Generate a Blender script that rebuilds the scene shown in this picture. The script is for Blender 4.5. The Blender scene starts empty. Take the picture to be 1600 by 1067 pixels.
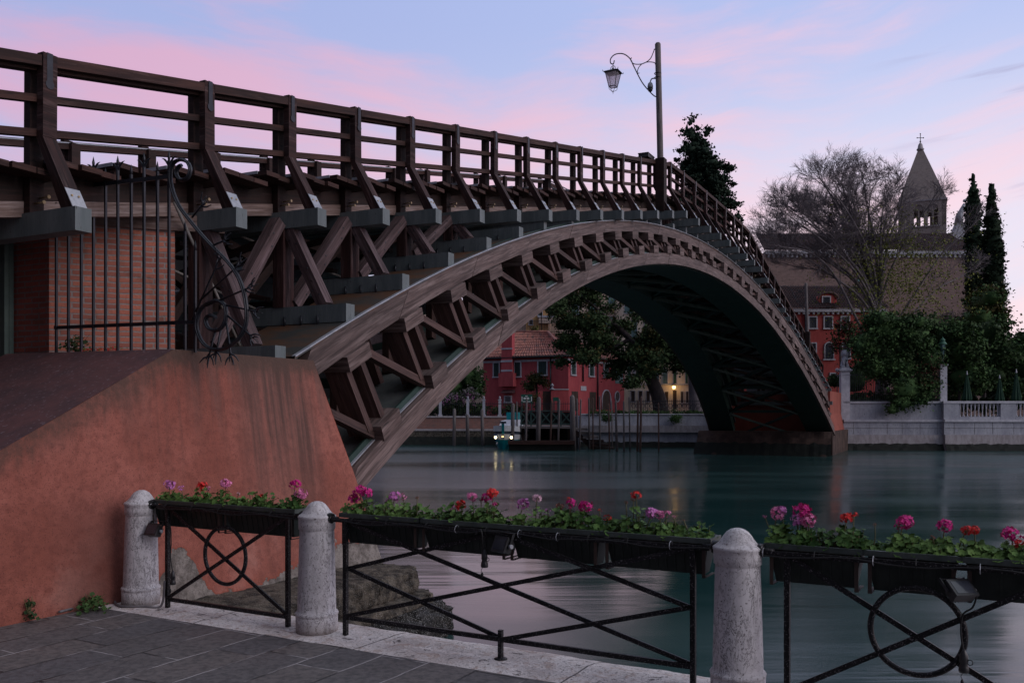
import bpy, math, random
from mathutils import Vector, noise
R = math.radians
random.seed(7)
S = bpy.context.scene
COL = S.collection
# ------------------------------------------------------------------ camera
F = 1400.0; HZ = 643.0           # focal length and horizon in pixels of the 1600 px photograph
cam = bpy.data.objects.new('camera', bpy.data.cameras.new('camera')); COL.objects.link(cam)
cam.location = (0, 0, 0); cam.rotation_euler = (R(90), 0, 0)
cam.data.sensor_width = 36; cam.data.lens = F/1600*36
cam.data.shift_y = (HZ-533.5)/1600
cam.data.clip_start = .05; cam.data.clip_end = 3000
S.camera = cam
# ------------------------------------------------------------------ node helpers
class NT:
    def __init__(s, tree): s.t = tree; s.n = tree.nodes; s.l = tree.links
    def new(s, kind, **kw):
        n = s.n.new(kind)
        for k, v in kw.items(): setattr(n, k, v)
        return n
    def put(s, v, sock):
        if hasattr(v, 'is_output') or isinstance(v, bpy.types.NodeSocket): s.l.new(v, sock)
        elif v is not None: sock.default_value = v
    def math(s, op, a, b=None, c=None, clamp=False):
        n = s.new('ShaderNodeMath', operation=op); n.use_clamp = clamp
        for i, v in enumerate((a, b, c)):
            if v is not None: s.put(v, n.inputs[i])
        return n.outputs[0]
    def vmath(s, op, a, b=None):
        n = s.new('ShaderNodeVectorMath', operation=op)
        s.put(a, n.inputs[0])
        if b is not None: s.put(b, n.inputs[1])
        return n.outputs['Value'] if op in ('DOT_PRODUCT', 'LENGTH') else n.outputs[0]
    def mix(s, f, a, b, mode='MIX'):
        n = s.new('ShaderNodeMix', data_type='RGBA', blend_type=mode)
        for v, i in ((f, 0), (a, 6), (b, 7)):
            if isinstance(v, tuple) and len(v) == 3: v = v+(1,)
            s.put(v, n.inputs[i])
        return n.outputs[2]
    def ramp(s, f, a, b, lo=0., hi=1.):
        n = s.new('ShaderNodeMapRange', interpolation_type='SMOOTHSTEP')
        s.put(f, n.inputs[0]); n.inputs[1].default_value = a; n.inputs[2].default_value = b
        n.inputs[3].default_value = lo; n.inputs[4].default_value = hi
        return n.outputs[0]
    def noise(s, vec, scale, detail=4, rough=.55, dist=0.):
        n = s.new('ShaderNodeTexNoise'); s.put(vec, n.inputs['Vector'])
        n.inputs['Scale'].default_value = scale; n.inputs['Detail'].default_value = detail
        n.inputs['Roughness'].default_value = rough; n.inputs['Distortion'].default_value = dist
        return n.outputs[0]
    def mapping(s, vec, scale=(1,1,1), loc=(0,0,0), rot=(0,0,0)):
        n = s.new('ShaderNodeMapping'); s.put(vec, n.inputs[0])
        n.inputs['Location'].default_value = loc; n.inputs['Rotation'].default_value = rot; n.inputs['Scale'].default_value = scale
        return n.outputs[0]
    def bump(s, h, strength=.4, dist=.02, normal=None):
        n = s.new('ShaderNodeBump'); s.put(h, n.inputs['Height'])
        n.inputs['Strength'].default_value = strength; n.inputs['Distance'].default_value = dist
        if normal is not None: s.put(normal, n.inputs['Normal'])
        return n.outputs[0]
# ------------------------------------------------------------------ world: pink and blue dusk sky
W = bpy.data.worlds.new('World'); S.world = W; W.use_nodes = True
t = NT(W.node_tree); W.node_tree.nodes.clear()
tc = t.new('ShaderNodeTexCoord').outputs['Generated']
sep = t.new('ShaderNodeSeparateXYZ'); t.put(tc, sep.inputs[0])
z = t.math('MAXIMUM', sep.outputs[2], 0.0)
# fallen sun: the sky texture gives the base of the light, clouds are laid over it
sky = t.new('ShaderNodeTexSky', sky_type='NISHITA', sun_disc=False)
sky.sun_elevation = R(1.5); sky.sun_rotation = R(60); sky.air_density = 1.2; sky.dust_density = 1.5; sky.ozone_density = 4
grad = t.mix(t.ramp(z, 0.0, .12), (.86,.64,.70), (.76,.72,.84))
grad = t.mix(t.ramp(z, .16, .42), grad, (.43,.51,.80))
grad = t.mix(t.ramp(z, .42, .8), grad, (.56,.60,.66))
# left of the view is a little deeper and bluer
side = t.ramp(sep.outputs[0], -.55, .45)
grad = t.mix(t.math('MULTIPLY', t.math('SUBTRACT', 1.0, side), .50), grad, (.26,.31,.60))
az = t.math('ARCTAN2', sep.outputs[0], sep.outputs[1])
ae = t.new('ShaderNodeCombineXYZ'); t.put(az, ae.inputs[0]); t.put(t.math('ADD', sep.outputs[2], t.math('MULTIPLY', t.math('MULTIPLY', az, az), -.10)), ae.inputs[1])
wn = t.new('ShaderNodeTexNoise'); t.put(ae.outputs[0], wn.inputs[0]); wn.inputs['Scale'].default_value = 2.6; wn.inputs['Detail'].default_value = 3
wv_ = t.new('ShaderNodeVectorMath', operation='MULTIPLY_ADD'); t.put(wn.outputs[1], wv_.inputs[0]); wv_.inputs[1].default_value = (.16, .10, 0); t.put(ae.outputs[0], wv_.inputs[2])
m1 = t.mapping(wv_.outputs[0], (1.5, 7.5, 1), (.35, .62, 0), (0, 0, R(-17)))
n1 = t.noise(m1, 1.3, 6, .55, .2)
m2 = t.mapping(wv_.outputs[0], (3.2, 21, 1), (4.1, 2.2, 0), (0, 0, R(-22)))
n2 = t.noise(m2, 1.4, 7, .62, .3)
big = t.noise(t.mapping(ae.outputs[0], (1.3, 2.6, 1), (2.3, .4, 0)), 1.2, 2, .5)
cl = t.math('ADD', t.math('ADD', t.math('MULTIPLY', n1, .5), t.math('MULTIPLY', n2, .26)), t.math('MULTIPLY', big, .24))
band = t.math('MULTIPLY', t.ramp(z, .12, .24), t.ramp(z, .40, .30)); band = t.math('MULTIPLY', band, t.ramp(sep.outputs[0], .62, .12, .25, 1.))
cl = t.math('ADD', cl, t.math('MULTIPLY', band, .062))
cl = t.math('SUBTRACT', cl, t.math('MULTIPLY', t.ramp(z, .33, .42), .05))
clm = t.ramp(cl, .44, .625)
clm = t.math('MULTIPLY', clm, t.ramp(z, .75, .42, .10, 1.))
clm = t.math('MULTIPLY', clm, t.ramp(sep.outputs[1], -.2, .3, .25, 1.))
pink = t.mix(t.ramp(z, .05, .40), (.95,.72,.76), (.84,.55,.66))
pink = t.mix(t.math('MULTIPLY', t.math('SUBTRACT', 1.0, side), .6), pink, (.54,.27,.47))
c = t.mix(t.math('MULTIPLY', clm, .92), grad, pink)
m3 = t.mapping(ae.outputs[0], (3.0, 34, 1), (7.7, 1.9, 0), (0, 0, R(-3)))
n3 = t.ramp(t.noise(m3, 1.3, 5, .5, .3), .56, .68)
n3 = t.math('MULTIPLY', t.math('MULTIPLY', n3, t.ramp(sep.outputs[0], .33, .46)), t.math('MULTIPLY', t.ramp(z, .40, .33), t.ramp(z, .12, .18)))
c = t.mix(t.math('MULTIPLY', n3, .5), c, (.34,.30,.46))
c = t.mix(.03, c, sky.outputs[0], 'ADD')
c = t.mix(t.ramp(sep.outputs[2], -.02, -.12), c, (.03,.035,.045))
# the sky behind the viewer, away from the afterglow, is deeper
back = t.ramp(t.vmath('DOT_PRODUCT', tc, (-.80, -.60, 0)), -.06, .42)
c = t.mix(t.math('MULTIPLY', back, .86), c, (.08,.09,.13))
bg = t.new('ShaderNodeBackground'); t.put(c, bg.inputs[0]); bg.inputs[1].default_value = 1.0
out = t.new('ShaderNodeOutputWorld'); t.l.new(bg.outputs[0], out.inputs[0])
# ------------------------------------------------------------------ the afterglow: one wide, weak, rosy sun
sd = bpy.data.lights.new('sun', 'SUN'); sd.energy = 1.05; sd.angle = R(35); sd.color = (1, .90, .88)
so = bpy.data.objects.new('sun', sd); COL.objects.link(so)
sdir = Vector((-.80, .39, -.42))
so.rotation_euler = sdir.to_track_quat('-Z', 'Y').to_euler()
S.view_settings.view_transform = 'Standard'; S.view_settings.look = 'None'
S.view_settings.exposure = .10; S.view_settings.gamma = 1
# ------------------------------------------------------------------ frames of the place
PH = math.atan(695.4/1400); sn, cs = math.sin(PH), math.cos(PH)
AX = Vector((sn, cs, 0)); RX = Vector((cs, -sn, 0)); Q0 = Vector((-3.373, 10.181, 0))
def B(t_, o, h): return Q0 + AX*t_ + RX*o + Vector((0, 0, h))     # bridge frame: along, outward, up
def at(px, py, Y): return Vector(((px-800)/F*Y, Y, (HZ-py)/F*Y))
FE = Vector((.873, -.488, 0)); FN = Vector((.488, .873, 0)); F0 = Vector((-1.427, 6.55, 0))
def FP(w, d, z_): return F0 + FE*w + FN*d + Vector((0, 0, z_))     # quay-fence frame
def fw(px, py, d=0.):
    u = (px-800)/F; b0 = F0+FN*d
    w = (u*b0.y-b0.x)/(FE.x-u*FE.y)
    return w, (HZ-py)/F*(b0.y+FE.y*w)
GZ = -1.6; WZ = -2.45; UZ = Vector((0, 0, 1))
# ------------------------------------------------------------------ mesh builder
class MB:
    def __init__(s): s.v = []; s.f = []; s.uv = []; s.m = []; s.sm = []
    def face(s, pts, uv=None, mi=0, sm=False):
        i = len(s.v); s.v += [tuple(p) for p in pts]; s.f.append(tuple(range(i, i+len(pts))))
        s.uv.append(uv or [(p[0], p[2]) for p in pts]); s.m.append(mi); s.sm.append(sm)
    def hexa(s, c, mi=0):
        # c: 8 corners, 0-3 one end (loop), 4-7 the other end
        def q(i, j, k, l, uv): s.face([c[i], c[j], c[k], c[l]], uv, mi)
        L = (Vector(c[4])-Vector(c[0])).length; a = (Vector(c[1])-Vector(c[0])).length; b = (Vector(c[3])-Vector(c[0])).length
        o = random.random()*7
        q(3, 2, 1, 0, [(0, b+o), (a, b+o), (a, o), (0, o)]); q(4, 5, 6, 7, [(0, o), (a, o), (a, b+o), (0, b+o)])
        for i, d, off in ((0, a, o), (1, b, o+a), (2, a, o+a+b), (3, b, o+2*a+b)):
            j = (i+1) % 4
            q(i, j, j+4, i+4, [(0, off), (0, off+d), (L, off+d), (L, off)])
    def bar(s, p0, p1, w, d, up=(0, 0, 1), mi=0, w2=None, d2=None):
        p0 = Vector(p0); p1 = Vector(p1); x = (p1-p0).normalized(); up = Vector(up)
        y = up.cross(x)
        if y.length < 1e-4: y = Vector((1, 0, 0)).cross(x)
        y.normalize(); zz = x.cross(y)
        w2 = w if w2 is None else w2; d2 = d if d2 is None else d2
        c = [p0-y*w/2-zz*d/2, p0+y*w/2-zz*d/2, p0+y*w/2+zz*d/2, p0-y*w/2+zz*d/2,
             p1-y*w2/2-zz*d2/2, p1+y*w2/2-zz*d2/2, p1+y*w2/2+zz*d2/2, p1-y*w2/2+zz*d2/2]
        s.hexa(c, mi)
    def box(s, o, ex, ey, ez, mi=0):
        o = Vector(o); ex = Vector(ex); ey = Vector(ey); ez = Vector(ez)
        if ex.cross(ey).dot(ez) < 0: o = o+ey; ey = -ey
        s.hexa([o, o+ey, o+ey+ez, o+ez, o+ex, o+ex+ey, o+ex+ey+ez, o+ex+ez], mi)
    def tube(s, pts, r, n=8, mi=0, cap=True, closed=False):
        pts = [Vector(p) for p in pts]; m = len(pts)
        rs = r if isinstance(r, (list, tuple)) else [r]*m
        i0 = len(s.v); up = None; L = 0
        for i, p in enumerate(pts):
            if closed: d = pts[(i+1) % m]-pts[i-1]
            else: d = pts[min(i+1, m-1)]-pts[max(i-1, 0)]
            d.normalize()
            if up is None:
                up = Vector((0, 0, 1)) if abs(d.z) < .9 else Vector((1, 0, 0))
            a = up.cross(d)
            if a.length < 1e-5: a = Vector((0, 1, 0)).cross(d)
            a.normalize(); b = d.cross(a); up = b
            for k in range(n):
                th = 2*math.pi*k/n
                s.v.append(tuple(p+a*math.cos(th)*rs[i]+b*math.sin(th)*rs[i]))
        for i in range(m if closed else m-1):
            i2 = (i+1) % m; dl = (pts[i2]-pts[i]).length
            for k in range(n):
                k2 = (k+1) % n
                s.f.append((i0+i*n+k, i0+i*n+k2, i0+i2*n+k2, i0+i2*n+k))
                c0 = k/n*6.28*rs[i]; c1 = (k+1)/n*6.28*rs[i]
                s.uv.append([(L, c0), (L, c1), (L+dl, c1), (L+dl, c0)]); s.m.append(mi); s.sm.append(n > 4)
            L += dl
        if cap and not closed:
            for i, rev in ((0, True), (m-1, False)):
                idx = [i0+i*n+k for k in range(n)]
                if rev: idx.reverse()
                s.f.append(tuple(idx)); s.uv.append([(0, 0)]*n); s.m.append(mi); s.sm.append(False)
    def lathe(s, c, prof, n=24, mi=0, sm=True, wob=0.):
        c = Vector(c); i0 = len(s.v)
        for r_, h_ in prof:
            for k in range(n):
                th = 2*math.pi*k/n; rr = r_*(1+wob*(noise.noise(Vector((math.cos(th)*3+c.x*9, math.sin(th)*3, h_*5)))))
                s.v.append((c.x+rr*math.cos(th), c.y+rr*math.sin(th), c.z+h_))
        for i in range(len(prof)-1):
            for k in range(n):
                k2 = (k+1) % n
                s.f.append((i0+i*n+k, i0+i*n+k2, i0+(i+1)*n+k2, i0+(i+1)*n+k))
                s.uv.append([(k/n, prof[i][1]), ((k+1)/n, prof[i][1]), ((k+1)/n, prof[i+1][1]), (k/n, prof[i+1][1])])
                s.m.append(mi); s.sm.append(sm)
        for i, rev in ((0, True), (len(prof)-1, False)):
            if prof[i][0] > 1e-4:
                idx = [i0+i*n+k for k in range(n)]
                if rev: idx.reverse()
                s.f.append(tuple(idx)); s.uv.append([(0, 0)]*n); s.m.append(mi); s.sm.append(False)
    def prism(s, poly, ext, mi=0):
        # poly: planar points, ext: extrusion vector
        P = [Vector(p) for p in poly]; e = Vector(ext); nrm = Vector((0, 0, 0))
        for i in range(len(P)): nrm += P[i].cross(P[(i+1) % len(P)])
        if nrm.dot(e) > 0: P.reverse()
        x = (P[1]-P[0]).normalized(); y = nrm.normalized().cross(x)
        uv = [((p-P[0]).dot(x), (p-P[0]).dot(y)) for p in P]
        s.face(P, uv, mi); s.face([p+e for p in reversed(P)], list(reversed(uv)), mi)
        for i in range(len(P)):
            a, b = P[i], P[(i+1) % len(P)]; L = (b-a).length; E_ = e.length
            s.face([b, a, a+e, b+e], [(L, 0), (0, 0), (0, E_), (L, E_)], mi)
    def ball(s, c, r, n=8, mi=0, sq=(1, 1, 1)):
        c = Vector(c); prof = []
        i0 = len(s.v); m = max(4, n//2+1)
        for i in range(m+1):
            ph = -math.pi/2+math.pi*i/m
            for k in range(n):
                th = 2*math.pi*k/n
                s.v.append((c.x+r*sq[0]*math.cos(ph)*math.cos(th), c.y+r*sq[1]*math.cos(ph)*math.sin(th), c.z+r*sq[2]*math.sin(ph)))
        for i in range(m):
            for k in range(n):
                k2 = (k+1) % n
                s.f.append((i0+i*n+k, i0+i*n+k2, i0+(i+1)*n+k2, i0+(i+1)*n+k))
                s.uv.append([(0, 0)]*4); s.m.append(mi); s.sm.append(True)
    def build(s, name, mats, parent=None, bevel=0., loc=None):
        me = bpy.data.meshes.new(name); me.from_pydata(s.v, [], s.f)
        if not isinstance(mats, (list, tuple)): mats = [mats]
        for m_ in mats: me.materials.append(m_)
        uvl = me.uv_layers.new(name='UVMap'); flat = []
        for u in s.uv:
            for p in u: flat += [p[0], p[1]]
        uvl.data.foreach_set('uv', flat)
        me.polygons.foreach_set('material_index', s.m); me.polygons.foreach_set('use_smooth', s.sm)
        me.update()
        o = bpy.data.objects.new(name, me); COL.objects.link(o)
        if parent is not None: o.parent = parent
        if loc is not None: o.location = loc
        if bevel:
            b = o.modifiers.new('bevel', 'BEVEL'); b.width = bevel; b.segments = 1; b.limit_method = 'ANGLE'; b.angle_limit = R(50)
        return o
def tag(o, label=None, cat=None, group=None, kind=None):
    if label: o['label'] = label
    if cat: o['category'] = cat
    if group: o['group'] = group
    if kind: o['kind'] = kind
    return o
def thing(name, label, cat, loc, group=None):
    o = bpy.data.objects.new(name, None); COL.objects.link(o); o.location = Vector(loc); o.empty_display_size = .2
    return tag(o, label, cat, group)
def part(mb, name, mats, root, bevel=0., label=None):
    # geometry is written in world space; shift it to the root's origin so parenting keeps it in place
    L = root.location.copy(); p = root.parent
    while p is not None: L += p.location; p = p.parent
    mb.v = [(v[0]-L.x, v[1]-L.y, v[2]-L.z) for v in mb.v]
    o = mb.build(name, mats, root, bevel)
    if label: o['label'] = label
    return o
def clone_tree(o, loc, parent=None, kids=None):
    c = o.copy(); COL.objects.link(c); c.location = loc
    if parent is not None: c.parent = parent
    for ch in (kids if kids is not None else list(o.children)):
        k = ch.copy(); COL.objects.link(k); k.parent = c
        for g in list(ch.children):
            q = g.copy(); COL.objects.link(q); q.parent = k
    return c
# ------------------------------------------------------------------ materials
def newmat(name):
    m = bpy.data.materials.new(name); m.use_nodes = True; m.node_tree.nodes.clear()
    t = NT(m.node_tree); b = t.new('ShaderNodeBsdfPrincipled'); o = t.new('ShaderNodeOutputMaterial')
    t.l.new(b.outputs[0], o.inputs[0]); b.inputs['Specular IOR Level'].default_value = .35
    return m, t, b
def objv(t): return t.new('ShaderNodeTexCoord').outputs['Object']
def posv(t): return t.new('ShaderNodeNewGeometry').outputs['Position']
def uvv(t): return t.new('ShaderNodeTexCoord').outputs['UV']
def rnd(t): return t.new('ShaderNodeObjectInfo').outputs['Random']
def plain(name, c1, c2, scale=6, rough=.7, bump=.2, bd=.01, stretch=(1,1,1), metal=0., spec=.35, speck=None, lo=.35, hi=.65):
    m, t, b = newmat(name); v = t.mapping(posv(t), stretch)
    n = t.noise(v, scale, 6, .6); n2 = t.noise(v, scale*7, 5, .6)
    c = t.mix(t.ramp(n, lo, hi), c1, c2)
    c = t.mix(t.ramp(n2, .35, .75, 0, .35), c, tuple(x*.55 for x in c1))
    if speck: c = t.mix(t.ramp(t.noise(v, scale*16, 3, .5), speck[1], speck[1]+.05), c, speck[0])
    t.put(c, b.inputs['Base Color']); b.inputs['Roughness'].default_value = rough; b.inputs['Metallic'].default_value = metal
    b.inputs['Specular IOR Level'].default_value = spec
    if bump: t.put(t.bump(t.math('ADD', t.math('MULTIPLY', n2, .5), n), bump, bd), b.inputs['Normal'])
    return m
def wood(name, dark, light, wear=.5, worn=(.36,.29,.30), rough=.75, gs=1.):
    m, t, b = newmat(name)
    r = rnd(t); off = t.new('ShaderNodeCombineXYZ'); t.put(t.math('MULTIPLY', r, 37.), off.inputs[0]); t.put(t.math('MULTIPLY', r, 11.), off.inputs[1])
    v = t.vmath('ADD', uvv(t), off.outputs[0])
    g = t.noise(t.mapping(v, (2.2*gs, 42*gs, 1)), 1.0, 6, .62, .6)
    g2 = t.noise(t.mapping(v, (.9*gs, 9*gs, 1)), 1.0, 4, .55, .3)
    pat = t.noise(t.mapping(v, (.7, 9, 1)), 1.3, 7, .7, .4)
    c = t.mix(t.ramp(t.math('ADD', t.math('MULTIPLY', g, .5), t.math('MULTIPLY', g2, .5)), .36, .66), dark, light)
    c = t.mix(t.math('MULTIPLY', t.ramp(t.math('ADD', t.math('MULTIPLY', pat, .7), t.math('MULTIPLY', g, .3)), .62-.22*wear, .74-.1*wear), .15+.75*wear), c, worn)
    crack = t.ramp(g, .30, .38, .25, 1.)
    c = t.mix(1.0, c, crack, 'MULTIPLY')
    k = t.noise(t.mapping(v, (3., 5.5, 1), (3.3, 1.7, 0)), 2.2, 2, .4)
    c = t.mix(t.ramp(k, .75, .79), c, tuple(x*.3 for x in dark))
    hs = t.new('ShaderNodeHueSaturation'); t.put(c, hs.inputs['Color']); t.put(t.math('ADD', t.math('MULTIPLY', r, .5), .75), hs.inputs['Value'])
    t.put(hs.outputs[0], b.inputs['Base Color']); b.inputs['Roughness'].default_value = rough
    b.inputs['Specular IOR Level'].default_value = .3
    t.put(t.bump(t.math('ADD', g, t.math('MULTIPLY', pat, .4)), .55, .006), b.inputs['Normal'])
    return m
def brickmat(name, c1, c2, mortar, bw=.25, bh=.065, ms=.010, dirt=(.07,.06,.045), dirtamt=.5):
    m, t, b = newmat(name); v = uvv(t)
    wn = t.new('ShaderNodeTexNoise'); t.put(v, wn.inputs[0]); wn.inputs['Scale'].default_value = 6; wn.inputs['Detail'].default_value = 4
    wm = t.new('ShaderNodeVectorMath', operation='MULTIPLY_ADD'); t.put(wn.outputs[1], wm.inputs[0]); wm.inputs[1].default_value = (.03, .022, 0); t.put(v, wm.inputs[2]); wv = wm.outputs[0]
    br = t.new('ShaderNodeTexBrick', offset=.5); t.put(wv, br.inputs['Vector'])
    br.inputs['Color1'].default_value = (*c1, 1); br.inputs['Color2'].default_value = (*c2, 1); br.inputs['Mortar'].default_value = (*mortar, 1)
    br.inputs['Scale'].default_value = 1; br.inputs['Brick Width'].default_value = bw; br.inputs['Row Height'].default_value = bh
    br.inputs['Mortar Size'].default_value = ms; br.inputs['Mortar Smooth'].default_value = .25; br.inputs['Bias'].default_value = -.1
    n = t.noise(v, 3.2, 6, .6); n2 = t.noise(v, 40, 4, .6)
    c = t.mix(t.ramp(n2, .35, .7, 0, .4), br.outputs[0], tuple(x*.5 for x in c1))
    c = t.mix(t.math('MULTIPLY', t.ramp(n, .5, .72), dirtamt), c, dirt)
    t.put(c, b.inputs['Base Color']); b.inputs['Roughness'].default_value = .85
    h = t.math('SUBTRACT', t.math('MULTIPLY', n2, .3), br.outputs[1])
    t.put(t.bump(h, .7, .008), b.inputs['Normal'])
    return m
def tiles(name, c1, c2, c3):
    m, t, b = newmat(name); v = uvv(t)
    vor = t.new('ShaderNodeTexVoronoi'); t.put(t.mapping(v, (1/.2, 1/.38, 1)), vor.inputs[0]); vor.inputs['Scale'].default_value = 1
    sp = t.new('ShaderNodeSeparateColor'); t.put(vor.outputs[1], sp.inputs[0])
    c = t.mix(t.ramp(sp.outputs[0], .2, .8), c1, c2)
    c = t.mix(t.ramp(t.noise(v, 1.3, 6, .65), .5, .64, 0, .8), c, c3)
    t.put(c, b.inputs['Base Color']); b.inputs['Roughness'].default_value = .85
    return m
def leafmat(name, c1, c2, rough=.55, trans=.25):
    m, t, b = newmat(name)
    n = t.noise(posv(t), 1.6, 4, .6); n2 = t.noise(posv(t), 23, 2, .5)
    c = t.mix(t.ramp(t.math('ADD', t.math('MULTIPLY', n, .6), t.math('MULTIPLY', n2, .4)), .38, .62), c1, c2)
    t.put(c, b.inputs['Base Color']); b.inputs['Roughness'].default_value = rough
    b.inputs['Specular IOR Level'].default_value = .12
    return m
M = {}
M['wood_dark'] = wood('wood_dark', (.012,.007,.006), (.036,.016,.013), .25, (.10,.07,.07))
M['wood_rail'] = wood('wood_rail', (.020,.008,.007), (.058,.024,.018), .38, (.17,.12,.11))
M['wood_post'] = wood('wood_post', (.016,.007,.007), (.048,.019,.017), .55, (.19,.13,.125))
M['wood_arch'] = wood('wood_arch', (.046,.029,.026), (.130,.088,.080), .7, (.23,.175,.165))
M['wood_strut'] = wood('wood_strut', (.032,.016,.014), (.085,.045,.038), .45, (.15,.10,.095))
M['wood_brace'] = wood('wood_brace', (.030,.018,.019), (.090,.058,.060), .6, (.20,.145,.155))
M['wood_pale'] = wood('wood_pale', (.10,.065,.055), (.20,.14,.12), .8, (.32,.26,.25))
M['wood_pole'] = wood('wood_pole', (.06,.052,.052), (.15,.13,.13), .6, (.24,.21,.21))
M['grey_paint'] = plain('grey_paint', (.095,.120,.125), (.140,.165,.172), 7, .55, .2, .004, (1,1,.12), 0, .4, ((.035,.03,.028), .66))
M['zinc'] = plain('zinc', (.30,.32,.36), (.42,.43,.47), 5, .45, .1, .003, metal=.3)
M['green_steel'] = plain('green_steel', (.012,.032,.026), (.020,.046,.038), 1.5, .6, .1)
M['flange'] = plain('flange', (.040,.042,.040), (.10,.045,.022), 1.6, .55, .2, .004, (1,1,4))
M['flange_low'] = plain('flange_low', (.10,.115,.115), (.14,.15,.145), 2, .5, .15, .003)
M['iron'] = plain('iron', (.010,.012,.018), (.022,.025,.034), 9, .42, .3, .002, metal=.2, spec=.5)
M['iron_worn'] = plain('iron_worn', (.005,.005,.006), (.012,.012,.014), 8, .45, .35, .002, metal=0., spec=.25, speck=((.16,.15,.16), .60))
M['rod'] = plain('rod', (.14,.13,.12), (.20,.18,.17), 9, .5, .1)
M['brass'] = plain('brass', (.30,.22,.12), (.45,.35,.2), 9, .4, .1, metal=.7)
M['cable'] = plain('cable', (.012,.012,.013), (.02,.02,.022), 9, .5, 0)
M['conduit'] = plain('conduit', (.13,.12,.13), (.2,.19,.2), 9, .6, .1)
M['fixture'] = plain('fixture', (.015,.016,.018), (.03,.03,.034), 20, .38, .1, .002, spec=.5)
M['glass_dark'] = plain('glass_dark', (.03,.035,.045), (.05,.055,.07), 5, .12, 0, spec=.6)
M['lantern_glass'] = plain('lantern_glass', (.42,.36,.40), (.50,.44,.48), 5, .3, 0)
M['pot_rim'] = plain('pot_rim', (.045,.060,.056), (.075,.09,.085), 9, .45, .1, .002)
M['found_far'] = plain('found_far', (.030,.018,.015), (.085,.052,.042), 1.5, .9, .6, .05)
M['pole_brown'] = wood('pole_brown', (.07,.040,.032), (.15,.085,.07), .4, (.2,.14,.12))
def milky():
    m = bpy.data.materials.new('lantern_glass'); m.use_nodes = True; m.node_tree.nodes.clear(); t = NT(m.node_tree)
    a_ = t.new('ShaderNodeBsdfTranslucent'); a_.inputs[0].default_value = (.85,.80,.84,1); p_ = t.new('ShaderNodeBsdfTransparent'); p_.inputs[0].default_value = (.9,.86,.9,1)
    g_ = t.new('ShaderNodeBsdfGlossy'); g_.inputs['Roughness'].default_value = .2; g_.inputs[0].default_value = (.8,.8,.8,1)
    x1 = t.new('ShaderNodeMixShader'); x1.inputs[0].default_value = .45; t.l.new(a_.outputs[0], x1.inputs[1]); t.l.new(p_.outputs[0], x1.inputs[2])
    x2 = t.new('ShaderNodeMixShader'); x2.inputs[0].default_value = .08; t.l.new(x1.outputs[0], x2.inputs[1]); t.l.new(g_.outputs[0], x2.inputs[2])
    o = t.new('ShaderNodeOutputMaterial'); t.l.new(x2.outputs[0], o.inputs[0]); return m
M['milk_glass'] = milky()
M['plastic_pot'] = plain('plastic_pot', (.014,.020,.018), (.024,.032,.028), 9, .5, .1, .002)
M['stone_pillar'] = plain('stone_pillar', (.30,.27,.28), (.42,.39,.41), 5, .8, .3, .006, (1,1,.4), speck=((.06,.05,.05), .66))
M['stone_white'] = plain('stone_white', (.30,.31,.36), (.42,.43,.48), 1.6, .8, .3, .02, (1,1,.35), speck=((.12,.12,.13), .64))
M['stone_trim'] = plain('stone_trim', (.42,.42,.47), (.55,.55,.60), 3, .8, .1)
M['bark'] = plain('bark', (.030,.025,.026), (.065,.052,.052), 5, .9, .6, .03, (1,1,.25))
M['bark_bare'] = plain('bark_bare', (.13,.11,.12), (.22,.19,.20), 4, .9, .4, .02, (1,1,.3))
M['leaf_dark'] = leafmat('leaf_dark', (.022,.044,.020), (.055,.085,.034), .8)
M['leaf_conifer'] = leafmat('leaf_conifer', (.010,.022,.016), (.026,.044,.028), .8)
M['leaf_cypress'] = leafmat('leaf_cypress', (.009,.020,.012), (.022,.038,.020), .8)
M['leaf_mid'] = leafmat('leaf_mid', (.035,.075,.028), (.075,.135,.045), .8)
M['leaf_lime'] = leafmat('leaf_lime', (.10,.12,.02), (.20,.21,.045))
M['leaf_olive'] = leafmat('leaf_olive', (.035,.035,.012), (.085,.070,.022))
M['leaf_red'] = leafmat('leaf_red', (.05,.012,.012), (.10,.02,.02))
M['geranium_leaf'] = leafmat('geranium_leaf', (.035,.085,.020), (.12,.21,.055))
M['stem'] = plain('stem', (.09,.10,.035), (.14,.12,.05), 9, .6, 0)
for nm, a_, b_ in (('magenta', (.50,.008,.17), (.68,.02,.28)), ('lilac', (.50,.13,.42), (.68,.26,.58)), ('red', (.58,.012,.018), (.75,.04,.03)), ('pink', (.62,.12,.32), (.75,.28,.48)), ('pale', (.55,.32,.42), (.70,.45,.55)), ('wilt', (.22,.07,.05), (.30,.12,.08))):
    M['petal_'+nm] = plain('petal_'+nm, a_, b_, 60, .6, 0)
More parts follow.
